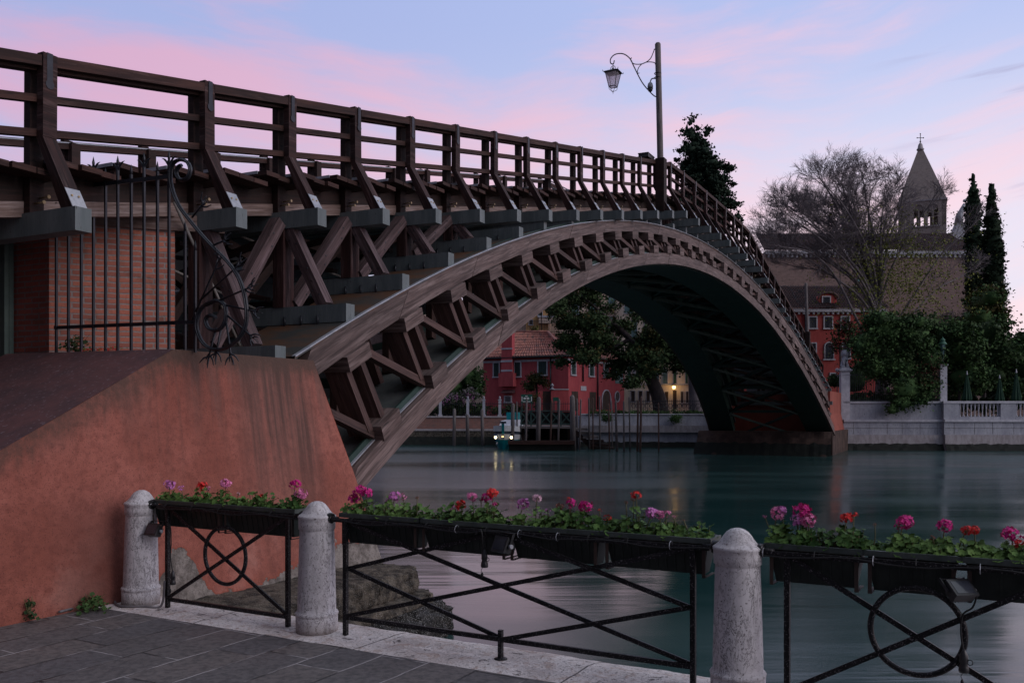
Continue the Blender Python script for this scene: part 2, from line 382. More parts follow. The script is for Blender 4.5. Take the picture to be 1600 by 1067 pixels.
def stucco():
    m, t, b = newmat('red_stucco'); p = posv(t)
    sp = t.new('ShaderNodeSeparateXYZ'); t.put(p, sp.inputs[0]); z = sp.outputs[2]
    al = t.math('SUBTRACT', t.vmath('DOT_PRODUCT', p, tuple(AX)), Q0.dot(AX))   # distance along the bridge
    cx = t.new('ShaderNodeCombineXYZ'); t.put(al, cx.inputs[0]); t.put(t.math('MULTIPLY', z, .14), cx.inputs[1])
    n0 = t.noise(p, 1.1, 6, .6); n1 = t.noise(p, 14, 6, .65); fine = t.noise(p, 90, 4, .6)
    c = t.mix(t.ramp(n0, .35, .68), (.245,.078,.056), (.35,.122,.092))
    c = t.mix(t.ramp(n1, .42, .68, 0, .5), c, (.15,.046,.036))
    c = t.mix(t.ramp(fine, .56, .66, 0, .65), c, (.06,.022,.02))
    st = t.noise(cx.outputs[0], 3.4, 5, .6, .2); top = t.ramp(z, -.55, .62)
    # drip stains from the top edge, wide grey run under the beam ends
    m1 = t.math('MULTIPLY', t.ramp(st, .42, .62), top)
    g = t.math('MULTIPLY', t.ramp(al, -1.05, -.55), t.ramp(al, .48, .12))
    g = t.math('MULTIPLY', t.math('MULTIPLY', g, t.ramp(st, .30, .50, .60, 1.)), t.ramp(z, -1.5, -.1, .25, 1.))
    cf = t.new('ShaderNodeCombineXYZ'); t.put(al, cf.inputs[0]); t.put(t.math('MULTIPLY', z, .05), cf.inputs[1])
    sf = t.noise(cf.outputs[0], 11, 6, .6)
    m1 = t.math('MAXIMUM', t.math('MULTIPLY', m1, .9), t.math('MULTIPLY', g, t.ramp(sf, .30, .62, .35, .9)))
    m1 = t.math('MAXIMUM', m1, t.math('MULTIPLY', t.math('MULTIPLY', t.ramp(sf, .50, .62), t.ramp(z, -1.2, .5)), .35))
    c = t.mix(m1, c, t.mix(t.ramp(sf, .35, .65), (.13,.080,.068), (.075,.045,.038)))
    edge = t.math('MULTIPLY', t.ramp(t.math('ADD', z, t.math('MULTIPLY', n1, .25)), .50, .68), .85)
    c = t.mix(edge, c, (.075,.050,.038))
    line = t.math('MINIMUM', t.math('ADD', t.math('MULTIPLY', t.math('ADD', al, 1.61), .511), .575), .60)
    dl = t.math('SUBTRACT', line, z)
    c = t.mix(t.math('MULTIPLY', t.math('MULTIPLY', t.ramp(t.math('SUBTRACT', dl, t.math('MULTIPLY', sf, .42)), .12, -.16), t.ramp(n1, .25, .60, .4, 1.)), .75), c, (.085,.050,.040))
    # pale salt bloom low on the wall
    c = t.mix(t.math('MULTIPLY', t.math('MULTIPLY', t.ramp(z, -.7, -1.5), t.ramp(n0, .50, .64)), .28), c, (.42,.26,.22))
    # soft darker brown patch low at the left
    dk = t.math('MULTIPLY', t.math('MULTIPLY', t.ramp(al, -3.1, -2.55), t.ramp(al, -2.0, -2.4)), t.ramp(z, -.45, -1.0))
    c = t.mix(t.math('MULTIPLY', dk, .55), c, (.10,.035,.028))
    # lost render at the foot
    ga = t.math('SUBTRACT', 1.0, t.math('MINIMUM', t.math('ABSOLUTE', t.math('DIVIDE', t.math('ADD', al, 1.72), .42)), 1.0))
    thr = t.math('ADD', t.math('MULTIPLY', t.ramp(ga, 0, 1), .46), -1.70)
    thr = t.math('ADD', thr, t.math('MULTIPLY', t.math('SUBTRACT', t.noise(p, 4.5, 7, .7), .5), .42))
    ga2 = t.math('MULTIPLY', t.ramp(al, -1.0, .6), .26)
    d = t.math('SUBTRACT', t.math('ADD', thr, ga2), z)
    bare = t.ramp(d, -.004, .004)
    rim = t.math('MULTIPLY', t.ramp(d, -.05, -.005), t.math('SUBTRACT', 1.0, bare))
    c = t.mix(rim, c, (.25,.075,.05))
    sc = t.mix(t.ramp(t.noise(p, 7, 7, .7), .35, .65), (.11,.095,.085), (.27,.24,.22))
    sc = t.mix(t.ramp(t.noise(p, 40, 4, .6), .5, .7, 0, .6), sc, (.07,.06,.05))
    c = t.mix(bare, c, sc)
    t.put(c, b.inputs['Base Color']); b.inputs['Roughness'].default_value = .88; b.inputs['Specular IOR Level'].default_value = .25
    h = t.math('ADD', t.math('MULTIPLY', fine, .25), t.math('ADD', n1, t.math('MULTIPLY', t.math('MULTIPLY', bare, t.noise(p, 11, 6, .7)), 3.5)))
    h = t.math('SUBTRACT', h, t.math('MULTIPLY', bare, 2.6))
    t.put(t.bump(h, .6, .02), b.inputs['Normal'])
    return m
M['stucco'] = stucco()
M['slope'] = plain('slope', (.080,.045,.052), (.135,.058,.060), 1.7, .85, .5, .012, speck=((.17,.12,.14), .62))
M['stucco_far'] = plain('stucco_far', (.23,.060,.045), (.30,.085,.062), 1, .9, .2)
M['found'] = plain('found', (.022,.018,.014), (.145,.122,.095), 9, .9, 1., .05, speck=((.32,.30,.28), .62))
M['mussel'] = plain('mussel', (.006,.006,.006), (.03,.026,.022), 9, .7, 1., .06, speck=((.55,.55,.55), .60))
M['algae'] = plain('algae', (.004,.006,.005), (.010,.013,.010), 3, .8, .5, .05)
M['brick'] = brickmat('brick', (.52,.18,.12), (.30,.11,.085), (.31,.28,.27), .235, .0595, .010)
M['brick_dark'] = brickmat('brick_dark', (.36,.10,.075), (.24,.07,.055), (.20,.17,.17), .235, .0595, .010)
M['brick_quay'] = brickmat('brick_quay', (.30,.13,.10), (.19,.08,.065), (.26,.21,.19), .24, .07, .012, (.16,.13,.12), .6)
M['brick_church'] = brickmat('brick_church', (.24,.16,.145), (.16,.11,.10), (.21,.17,.16), .5, .14, .02, (.10,.075,.07), .75)
M['tower_brick'] = brickmat('tower_brick', (.36,.30,.275), (.29,.24,.22), (.33,.29,.27), .5, .14, .02, (.18,.15,.14), .6)
M['tile_red'] = tiles('tile_red', (.42,.18,.14), (.30,.13,.11), (.10,.075,.075))
M['tile_old'] = tiles('tile_old', (.12,.070,.065), (.085,.055,.055), (.05,.042,.045))
M['wall_crimson'] = plain('wall_crimson', (.40,.068,.082), (.48,.095,.105), .8, .9, .2, .01, (1,1,.25), lo=.3, hi=.7)
M['wall_red'] = plain('wall_red', (.36,.062,.058), (.42,.082,.072), .8, .9, .2, .01, (1,1,.25))
M['wall_yellow'] = plain('wall_yellow', (.84,.71,.56), (.88,.77,.62), .8, .9, .2, .01, (1,1,.3))
M['wall_ochre'] = plain('wall_ochre', (.50,.28,.12), (.58,.35,.17), .8, .9, .2)
M['wall_pale'] = plain('wall_pale', (.58,.44,.36), (.66,.52,.43), .8, .9, .2)
M['shutter_green'] = plain('shutter_green', (.04,.12,.085), (.06,.16,.11), 3, .7, .1)
M['shutter_teal'] = plain('shutter_teal', (.11,.20,.21), (.15,.26,.27), 3, .7, .1)
M['shutter_dark'] = plain('shutter_dark', (.018,.040,.038), (.030,.058,.054), 3, .7, .1)
M['door_brown'] = plain('door_brown', (.05,.035,.03), (.08,.055,.045), 3, .7, .1)
M['gate_green'] = plain('gate_green', (.055,.085,.080), (.075,.11,.10), 3, .6, .15)
M['jetty'] = plain('jetty', (.012,.035,.034), (.03,.06,.058), 4, .7, .2)
M['teal_paint'] = plain('teal_paint', (.004,.18,.21), (.006,.22,.25), 4, .4, .05)
M['white_paint'] = plain('white_paint', (.55,.57,.60), (.65,.66,.68), 4, .4, .05)
M['navy'] = plain('navy', (.02,.03,.05), (.03,.04,.06), 4, .4, .05)
M['tarp'] = plain('tarp', (.45,.47,.55), (.6,.62,.7), 3, .7, .4, .05)
M['umbrella'] = plain('umbrella', (.015,.050,.030), (.025,.07,.042), 4, .8, .1)
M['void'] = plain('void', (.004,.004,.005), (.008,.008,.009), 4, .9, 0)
M['soil'] = plain('soil', (.03,.022,.016), (.06,.045,.03), 20, .95, .4)
def emis(name, col, k):
    m, t, b = newmat(name); b.inputs['Base Color'].default_value = (*col, 1)
    b.inputs['Emission Color'].default_value = (*col, 1); b.inputs['Emission Strength'].default_value = k; return m
M['bulb'] = emis('bulb', (1,.62,.22), 4.); M['headlamp'] = emis('headlamp', (1,.80,.45), 7.)
M['led'] = emis('led', (1,.7,.35), 2.2)
M['sign_green'] = plain('sign_green', (.008,.06,.045), (.012,.075,.055), 4, .4, 0)
M['sign_white'] = plain('sign_white', (.6,.6,.62), (.7,.7,.72), 4, .5, 0)
def paving():
    m, t, b = newmat('paving'); p = posv(t)
    u = t.vmath('DOT_PRODUCT', p, tuple(FN)); w = t.vmath('DOT_PRODUCT', p, tuple(FE))
    cx = t.new('ShaderNodeCombineXYZ'); t.put(u, cx.inputs[0]); t.put(w, cx.inputs[1])
    wob = t.new('ShaderNodeTexNoise'); t.put(p, wob.inputs[0]); wob.inputs['Scale'].default_value = 5; wob.inputs['Detail'].default_value = 5
    wv = t.new('ShaderNodeVectorMath', operation='MULTIPLY_ADD'); t.put(wob.outputs[1], wv.inputs[0]); wv.inputs[1].default_value = (.035,.035,0); t.put(cx.outputs[0], wv.inputs[2])
    br = t.new('ShaderNodeTexBrick', offset=.42, squash=1.35, squash_frequency=3); t.put(wv.outputs[0], br.inputs['Vector'])
    br.inputs['Color1'].default_value = (.112,.110,.118, 1); br.inputs['Color2'].default_value = (.165,.145,.138, 1); br.inputs['Mortar'].default_value = (.018,.018,.019, 1)
    br.inputs['Scale'].default_value = 1; br.inputs['Brick Width'].default_value = .72; br.inputs['Row Height'].default_value = .36
    br.inputs['Mortar Size'].default_value = .011; br.inputs['Mortar Smooth'].default_value = .5; br.inputs['Bias'].default_value = -.2
    n = t.noise(p, 2.2, 7, .65); n2 = t.noise(p, 22, 6, .65)
    c = t.mix(t.ramp(n, .4, .68, 0, .5), br.outputs[0], (.10,.085,.085))
    c = t.mix(t.ramp(n2, .42, .62, 0, .6), c, (.045,.046,.050))
    c = t.mix(t.math('MULTIPLY', t.math('MULTIPLY', br.outputs[1], t.ramp(t.noise(p, 1.7, 4, .6), .44, .56)), .95), c, (.32,.30,.31))
    c = t.mix(t.ramp(t.noise(p, 60, 3, .5), .68, .74, 0, .5), c, (.2,.19,.2))
    t.put(c, b.inputs['Base Color']); t.put(t.ramp(n, .3, .7, .50, .72), b.inputs['Roughness'])
    h = t.math('ADD', t.math('MULTIPLY', n2, .5), t.math('ADD', n, t.math('MULTIPLY', br.outputs[1], -1.6)))
    t.put(t.bump(h, .7, .012), b.inputs['Normal'])
    return m
M['paving'] = paving()
def kerbmat():
    m, t, b = newmat('kerb_stone'); p = posv(t)
    n = t.noise(p, 1.6, 7, .65, .3); n2 = t.noise(p, 11, 7, .7, .6); n3 = t.noise(p, 50, 4, .6)
    c = t.mix(t.ramp(n, .38, .62), (.55,.49,.48), (.74,.69,.68))
    c = t.mix(t.ramp(n2, .52, .62, 0, .6), c, (.38,.26,.21))
    c = t.mix(t.ramp(n2, .42, .36, 0, .9), c, (.085,.07,.07))
    c = t.mix(t.ramp(n3, .56, .64, 0, .7), c, (.13,.11,.11))
    w = t.vmath('DOT_PRODUCT', p, tuple(FE)); fr = t.math('ABSOLUTE', t.math('SUBTRACT', t.math('FRACT', t.math('ADD', t.math('DIVIDE', w, 1.55), t.math('MULTIPLY', n2, .006))), .5))
    c = t.mix(t.ramp(fr, .006, .002), c, (.10,.09,.09))
    t.put(c, b.inputs['Base Color']); b.inputs['Roughness'].default_value = .8
    t.put(t.bump(t.math('ADD', n2, t.math('MULTIPLY', n3, .4)), .8, .02), b.inputs['Normal'])
    return m
M['kerb'] = kerbmat()
def bollardmat():
    m, t, b = newmat('bollard_stone'); p = posv(t)
    n = t.noise(t.mapping(p, (1,1,.35)), 4, 6, .65); n2 = t.noise(p, 26, 6, .7); ck = t.noise(t.mapping(p, (1,1,.4)), 16, 7, .75, .8)
    c = t.mix(t.ramp(n, .35, .65), (.46,.44,.46), (.62,.60,.62))
    d = t.math('MULTIPLY', t.ramp(ck, .475, .5), t.ramp(ck, .525, .5))
    c = t.mix(t.math('MULTIPLY', d, t.ramp(n, .42, .60, .25, 1.)), c, (.07,.06,.065))
    c = t.mix(t.ramp(t.noise(p, 70, 4, .6), .60, .66, 0, .9), c, (.10,.085,.085))
    c = t.mix(t.ramp(n2, .56, .66, 0, .55), c, (.20,.18,.18))
    sz = t.new('ShaderNodeSeparateXYZ'); t.put(p, sz.inputs[0])
    c = t.mix(t.math('MULTIPLY', t.ramp(t.math('ADD', sz.outputs[2], t.math('MULTIPLY', n2, .12)), -1.42, -1.56), .7), c, (.16,.125,.10))
    t.put(c, b.inputs['Base Color']); b.inputs['Roughness'].default_value = .75
    t.put(t.bump(t.math('SUBTRACT', n2, d), .5, .0025), b.inputs['Normal'])
    return m
M['bollard'] = bollardmat()
def watermat():
    m, t, b = newmat('water'); p = posv(t)
    a = t.noise(t.mapping(p, (.10,.55,1), (0,0,0), (0,0,R(-12))), 1.0, 5, .55, .4)
    a2 = t.noise(t.mapping(p, (.7,2.4,1), (5,0,0), (0,0,R(-8))), 1.0, 2, .5)
    a3 = t.noise(t.mapping(p, (.045,.13,1), (0,4,0)), 1.0, 4, .6)
    c = t.mix(t.ramp(a3, .4, .62), (.013,.042,.042), (.028,.064,.062))
    t.put(c, b.inputs['Base Color']); t.put(t.ramp(a3, .38, .62, .12, .24), b.inputs['Roughness'])
    b.inputs['IOR'].default_value = 1.33; b.inputs['Specular IOR Level'].default_value = .5
    t.put(t.bump(t.math('ADD', t.math('MULTIPLY', a, 1.0), t.math('MULTIPLY', a2, .06)), .20, .12), b.inputs['Normal'])
    return m
M['water'] = watermat()
# ================================================================== THE BRIDGE
def hb(x):                      # top of the cross beams at distance t along the bridge
    n = x/1.4
    if n < 0: return 2.243+.2*x
    if n <= 13: return 5.87-.279*(13-n)
    if n <= 21: return 5.87+.10*(1-((n-17)/4)**2)
    return 5.87-.275*(n-21)
CIR = {'U1': (23.69,-52.26,57.87), 'U2': (23.02,-49.15,54.44), 'L1': (23.36,-43.23,48.11), 'L2': (22.95,-42.47,47.00)}
def arc(k, x):
    t0, h0, r_ = CIR[k]; return h0+math.sqrt(max(0., r_*r_-(x-t0)**2))
def ob(h): return .885-.195*(h-1.32)
def PB(x, h, do=0., side=1):
    o = ob(h)+do
    return B(x, o if side > 0 else -4.3-o, h)
Bv = lambda a, o, h: AX*a+RX*o+Vector((0, 0, h))
bridge = thing('timber_bridge', 'long arched timber footbridge over the canal with brown lattice ribs and grey beam ends', 'bridge', Q0)
# --- arch chords, near side: boards joined with long scarf joints
def chord_piece(mb, ka, kb, ta, tb, sl, o1, o2, side=1, n=5):
    rows = []
    for i in range(n+1):
        x = ta+(tb-ta)*i/n; ha = arc(ka, x+sl); hbm = arc(kb, x)
        rows.append([PB(x+sl, ha, o1, side), PB(x+sl, ha, o2, side), PB(x, hbm, o2, side), PB(x, hbm, o1, side)])
    for i in range(n):
        a, b_ = rows[i], rows[i+1]; L0 = i*(tb-ta)/n; L1 = (i+1)*(tb-ta)/n
        for k in range(4):
            k2 = (k+1) % 4; q = [a[k], a[k2], b_[k2], b_[k]] if side < 0 else [a[k2], a[k], b_[k], b_[k2]]
            v0, v1 = k*.4, k*.4+.33
            uv = [(L0, v0), (L0, v1), (L1, v1), (L1, v0)] if side < 0 else [(L0, v1), (L0, v0), (L1, v0), (L1, v1)]
            mb.face(q, uv)
    e0 = rows[0]; e1 = rows[-1]
    mb.face(e0 if side > 0 else e0[::-1], [(0,0)]*4); mb.face(e1[::-1] if side > 0 else e1, [(0,0)]*4)
TA, TB = -1.4, 45.7
for nm, ka, kb in (('upper_arch_board', 'U1', 'U2'), ('lower_arch_board', 'L1', 'L2')):
    x = .10 if ka == 'U1' else .58
    while x < TB-.5:
        x2 = min(x+2.3, TB); mb = MB(); chord_piece(mb, ka, kb, x+.008, x2-.008, .38, -.13, random.uniform(-.003, .003))
        part(mb, nm, M['wood_arch'], bridge, .006); x = x2
for nm, ka, kb in (('upper_arch_rib', 'U1', 'U2'), ('lower_arch_rib', 'L1', 'L2')):
    mb = MB(); chord_piece(mb, ka, kb, .2, TB, 0, -.13, 0, -1, 48); part(mb, nm, M['wood_arch'], bridge)
# --- steel plates behind the boards
def plate(mb, k, dh, th, o1, o2, side, n=60):
    P = []
    A_ = .12 if k[0] == 'U' else .62
    for i in range(n+1):
        x = A_+(TB-A_)*i/n; h = arc(k, x)+dh
        P.append([PB(x, h, o1, side), PB(x, h, o2, side), PB(x, h-th, o2, side), PB(x, h-th, o1, side)])
    for i in range(n):
        a, b_ = P[i], P[i+1]; L0, L1 = i*.8, i*.8+.8
        for q in range(4):
            q2 = (q+1) % 4; f_ = [a[q2], a[q], b_[q], b_[q2]]
            if side < 0: f_.reverse()
            mb.face(f_, [(L0, q*1.), (L0, q*1.+.9), (L1, q*1.+.9), (L1, q*1.)])
for sd_ in (1, -1):
    mb = MB(); plate(mb, 'U1', .012, .03, -1.25, .02, sd_); part(mb, 'upper_flange', M['flange'], bridge)
    mb = MB(); plate(mb, 'L1', .005, .03, -1.4, -.125, sd_); part(mb, 'lower_flange', M['flange_low'], bridge)
    mb = MB(); plate(mb, 'L2', .02, .04, -1.45, -.135, sd_); plate(mb, 'L2', .36, .36, -.17, -.14, sd_); plate(mb, 'L2', .36, .36, -1.44, -1.41, sd_)
    part(mb, 'soffit_plate', M['green_steel'], bridge)
    mb = MB(); plate(mb, 'U2', .30, .31, -.20, -.15, sd_); plate(mb, 'U2', .02, .03, -1.25, -.15, sd_); plate(mb, 'U2', .30, .31, -1.25, -1.21, sd_)
    part(mb, 'rib_web', M['green_steel'], bridge)
mb = MB(); plate(mb, 'U1', .020, .012, -.02, .035, 1); part(mb, 'zinc_edge', M['zinc'], bridge)
mb = MB(); plate(mb, 'L1', .012, .012, -.15, -.10, 1); part(mb, 'zinc_edge', M['zinc'], bridge)
# --- lattice between the chords
def lattice(tu, mir, side=1, inner=False):
    sg = -1 if mir else 1
    X = (lambda q: 46.6-q) if mir else (lambda q: q)
    d = lambda k, q: arc(k, X(q))
    run = .25*(23.3-tu)/22
    def blk(name, k, c, ln, hh, up):
        mb = MB(); a, b_ = X(c-ln/2), X(c+ln/2); s_ = -hh/2 if up else hh/2
        p0 = PB(a, d(k, c-ln/2)+s_, -.16, side); p1 = PB(b_, d(k, c+ln/2)+s_, -.16, side)
        mb.bar(p0, p1, .42, hh); part(mb, name, M['wood_arch'], bridge, .008)
    if not inner:
      if tu > .5:
        blk('upper_block', 'U2', tu-.22, .50, .19, True)
        blk('lower_block', 'L1', tu+run-.02, .46, .20, False)
      for dx in ((-.38, -.07) if tu > .5 else ()):
            mb = MB(); q = tu+dx; mb.bar(PB(X(q), d('U2', q)-.15, -.20, side), PB(X(q+run+.05), d('L1', q+run+.05)+.15, -.20, side), .30, .105, up=AX)
            part(mb, 'web_post', M['wood_strut'], bridge, .006)
      mb = MB(); q1 = tu+(.02 if tu > .5 or mir else .42); q2 = tu+run+1.4-.27
      mb.bar(PB(X(q1), d('U2', q1)-(.09 if tu > .5 or mir else .38), -.11, side), PB(X(q2), d('L1', q2)+.09, -.11, side), .10, .105, up=AX)
      part(mb, 'web_diagonal', M['wood_strut'], bridge, .006)
    else:
        mb = MB(); mb.bar(PB(X(tu-.9), d('L1', tu-.9)+.02, -1.0, side), PB(X(tu-.55), d('U2', tu-.55)-.02, -1.0, side), .12, .12, up=AX)
        mb.bar(PB(X(tu-.2), d('U2', tu-.2)-.02, -1.0, side), PB(X(tu+.1), d('L1', tu+.1)+.02, -1.0, side), .30, .10, up=AX)
        part(mb, 'inner_strut', M['wood_strut'], bridge)
k = 0
for i in range(17):
    tu = .10+1.4*i
    if tu < 23.3:
        lattice(tu, False)
        if i: lattice(tu, False, inner=True)
        lattice(tu, True); lattice(tu, True, inner=True)
# far rib lattice as one quantity of timber seen only through the near one
mb = MB()
for i in range(34):
    x = .1+1.4*i
    if x > 46.5: break
    mb.bar(PB(x, arc('U2', x)-.02, -.2, -1), PB(x+.2, arc('L1', x+.2)+.02, -.2, -1), .34, .12, up=AX)
    mb.bar(PB(x+.1, arc('U2', x+.1)-.05, -.2, -1), PB(x+1.2, arc('L1', x+1.2)+.05, -.2, -1), .2, .12, up=AX)
part(mb, 'far_lattice', M['wood_strut'], bridge)
# --- grey cross beams (one mesh, copied)
TN = [-4.8, -2.0]+[1.4*n for n in range(0, 38)]
mb = MB(); mb.box(Bv(-.17, -4.775, -.215), Bv(.17, 0, 0), Bv(0, 5.25, 0), Bv(0, 0, .215))
cross0 = None
for x in TN:
    if cross0 is None: cross0 = mb.build('cross_beam', M['grey_paint'], bridge, .022); o = cross0
    else: o = cross0.copy(); COL.objects.link(o)
    o.location = Bv(x, 0, hb(x))
# --- lower cross beams on the ribs, spandrel posts and braces
def bolts(mb, a_, b_, off):
    a_ = Vector(a_); b_ = Vector(b_); d = (b_-a_).normalized(); sd_ = d.cross(off).normalized()*.035
    for f_, k_ in ((.14, 1), (.22, -1), (.48, 1), (.54, -1), (.80, 1), (.88, -1)):
        p = a_.lerp(b_, f_)+sd_*k_+off*.97; mb.tube([p, p+off.normalized()*.012], .014, 6, mi=1)
def lower_beam(x, htop, hh):
    e = ob(htop)+.02; mb = MB()
    mb.box(B(x-.17, -4.3-e, htop-hh), AX*.17, RX*(4.3+2*e), Vector((0, 0, hh)))
    part(mb, 'lower_beam', M['grey_paint'], bridge, .015)
    if x < 8.5:
        for k_ in range(3): mb = MB(); p = B(x-.185, e-.42-k_*.26, htop-hh-.03); mb.tube([p, p+UZ*.13], .014, 6); part(mb, 'anchor_stud', M['iron'], bridge)
for i in range(0, 35):
    x = 1.4*i; xx = x if i <= 17 else x
    u = arc('U1', x); top = hb(x)-.215
    if top-u > .24: ht = u+.17; lower_beam(x, ht, .22)
    elif top-u > .03:
        e = ob(u)+.0; mb = MB(); mb.box(B(x-.15, -4.3-min(e, .36), u-.03), AX*.13, RX*(4.3+2*min(e, .36)), Vector((0, 0, top-u+.03)))
        part(mb, 'spacer_beam', M['grey_paint'], bridge, .01); continue
    else: continue
    for side in (1, -1):
        O = (lambda q: q) if side > 0 else (lambda q: -4.3-q)
        if top-ht > .12:
            mb = MB(); mb.bar(B(x-.085, O(-.14), ht), B(x-.085, O(-.14), top), .20, .17, up=RX); part(mb, 'spandrel_post', M['wood_post'], bridge, .008)
            mb = MB(); mb.bar(B(x-.085, O(-.02), top), B(x-.085, O(ob(ht)-.36), ht), .145, .15, up=AX); bolts(mb, B(x-.085, O(-.02), top), B(x-.085, O(ob(ht)-.36), ht), -AX*.078); part(mb, 'raking_brace', [M['wood_brace'], M['iron']], bridge, .008)
        if top-ht > .3 and side > 0:
            sg = 1 if i < 17 else -1
            x2 = x+1.4*sg; top2 = hb(x2)-.14
            if i < 17: pa, pb = B(x+.04, O(-.10), ht+.05), B(x2-.24, O(-.10), top2)
            else: pa, pb = B(x-.2, O(-.10), ht+.05), B(x2+.04, O(-.10), top2)
            mb = MB(); mb.bar(pa, pb, .15, .155, up=RX); bolts(mb, pa, pb, RX*.080); part(mb, 'spandrel_diagonal', [M['wood_brace'], M['iron']], bridge, .008)
# --- inner bents and bracing under the deck
for i in range(0, 35, 1):
    x = 1.4*i; u = arc('U1', x); top = hb(x)-.215
    if top-u > .6:
        for o in (-1.4, -2.9): mb = MB(); mb.bar(B(x-.085, o, u+.1), B(x-.085, o, top), .16, .16, up=RX); part(mb, 'inner_post_under_deck', M['wood_dark'], bridge)
        mb = MB(); mb.bar(B(x+.05, -1.05, u+.25), B(x+1.15, -1.05, hb(x+1.4)-.3), .12, .12, up=RX); part(mb, 'inner_diagonal', M['wood_dark'], bridge)
        mb = MB(); mb.bar(B(x+.05, -1.25, top-.05), B(x+1.15, -1.25, arc('U1', x+1.4)+.25), .12, .12, up=RX); part(mb, 'inner_diagonal', M['wood_dark'], bridge)
        mb = MB(); mb.bar(B(x-.085, -.4, u+.3), B(x-.085, -3.9, top-.1), .06, .12, up=AX); mb.bar(B(x-.085, -3.9, u+.3), B(x-.085, -.4, top-.1), .06, .12, up=AX); part(mb, 'inner_cross_brace', M['wood_dark'], bridge)
xs = [0.6+2.85*i for i in range(17)]
for a_, b_ in zip(xs[:-1], xs[1:]):
    ha, hb_ = arc('L2', a_)+.14, arc('L2', b_)+.14
    ea, eb = ob(ha)-1.42, ob(hb_)-1.42
    mb = MB(); mb.bar(B(a_, ea, ha), B(a_, -4.3-ea, ha), .14, .16); part(mb, 'soffit_strut', M['green_steel'], bridge)
    mb = MB(); mb.bar(B(a_, ea, ha), B(b_, -4.3-eb, hb_), .11, .12); mb.bar(B(a_, -4.3-ea, ha-.13), B(b_, eb, hb_-.13), .11, .12); part(mb, 'soffit_brace', M['green_steel'], bridge)
    ha, hb_ = arc('U2', a_)+.1, arc('U2', b_)+.1
    ea, eb = ob(ha)-1.22, ob(hb_)-1.22
    mb = MB(); mb.bar(B(a_, ea, ha), B(b_, -4.3-eb, hb_), .12, .12); mb.bar(B(a_, -4.3-ea, ha-.12), B(b_, eb, hb_-.12), .12, .12); mb.bar(B(a_, ea, ha), B(a_, -4.3-ea, ha), .16, .18); part(mb, 'upper_wind_brace', M['wood_dark'], bridge)
# tie rods
for (a_, o1, h1, a2, o2, h2) in ((-.455, -.15, 2.30, .66, -.15, .62), (-.9, -1.0, 2.0, 2.6, -1.0, 1.2), (1.6, -1.2, 2.4, 4.2, -1.2, 2.1), (3.0, -1.0, 2.75, 5.0, -1.1, 2.7), (-.6, -1.8, .9, 3.0, -1.8, 2.5)):
    mb = MB(); mb.tube([B(a_, o1, h1), B(a2, o2, h2)], .018, 8); part(mb, 'tie_rod', M['rod'], bridge)
# --- stringers along both edges
for o1 in (-.40, -1.55, -2.85, -4.06):
    mb = MB(); mb2 = MB()
    for a_, b_ in zip(TN[:-1], TN[1:]):
        for m_, z0, z1, dd in ((mb, 0.002, .15, .0), (mb2, .155, .40, .02)):
            p = [B(a_, o1+dd, hb(a_)+z0), B(a_, o1+.14-dd, hb(a_)+z0), B(a_, o1+.14-dd, hb(a_)+z1), B(a_, o1+dd, hb(a_)+z1),
                 B(b_, o1+dd, hb(b_)+z0), B(b_, o1+.14-dd, hb(b_)+z0), B(b_, o1+.14-dd, hb(b_)+z1), B(b_, o1+dd, hb(b_)+z1)]
            m_.hexa([p[i] for i in (1, 0, 3, 2, 5, 4, 7, 6)])
    part(mb, 'stringer', M['wood_pale'] if o1 == -.40 else M['wood_dark'], bridge); part(mb2, 'stringer', M['wood_dark'], bridge)
# --- steps
k = 0; x = -4.8
while x < 51.6:
    if x < 18: top = hb(x+.35)+.46
    elif x < 29.5: top = 5.96+.44
    else: top = hb(x+.35)+.46
    mb = MB()
    for j in range(3):
        a_ = x+.245*j; e = random.uniform(-.03, .03)
        mb.box(B(a_+.004, -4.28, top-.055), AX*.232, RX*(4.30+e), Vector((0, 0, .055)))
    part(mb, 'step', M['wood_rail'], bridge, .006)
    mb = MB(); dz = hb(x+1.05)-hb(x+.35)
    xr = x+.72 if x < 23 else x+.0
    if abs(dz) > .05:
        mb.box(B(xr, -4.25, top-.055-(0 if x < 23 else -.05)), AX*.025, RX*4.15, Vector((0, 0, abs(dz)+.0))); part(mb, 'riser', M['wood_dark'], bridge)
        mb = MB(); mb.box(B(x-.006 if x < 23 else x+.735, -4.2, top-.030), AX*.02, RX*4.1, Vector((0, 0, .036))); part(mb, 'step_nosing', M['zinc'], bridge)
    x += .70 if x < 13*1.4-.2 or x > 21*1.4-.9 else .735
    k += 1
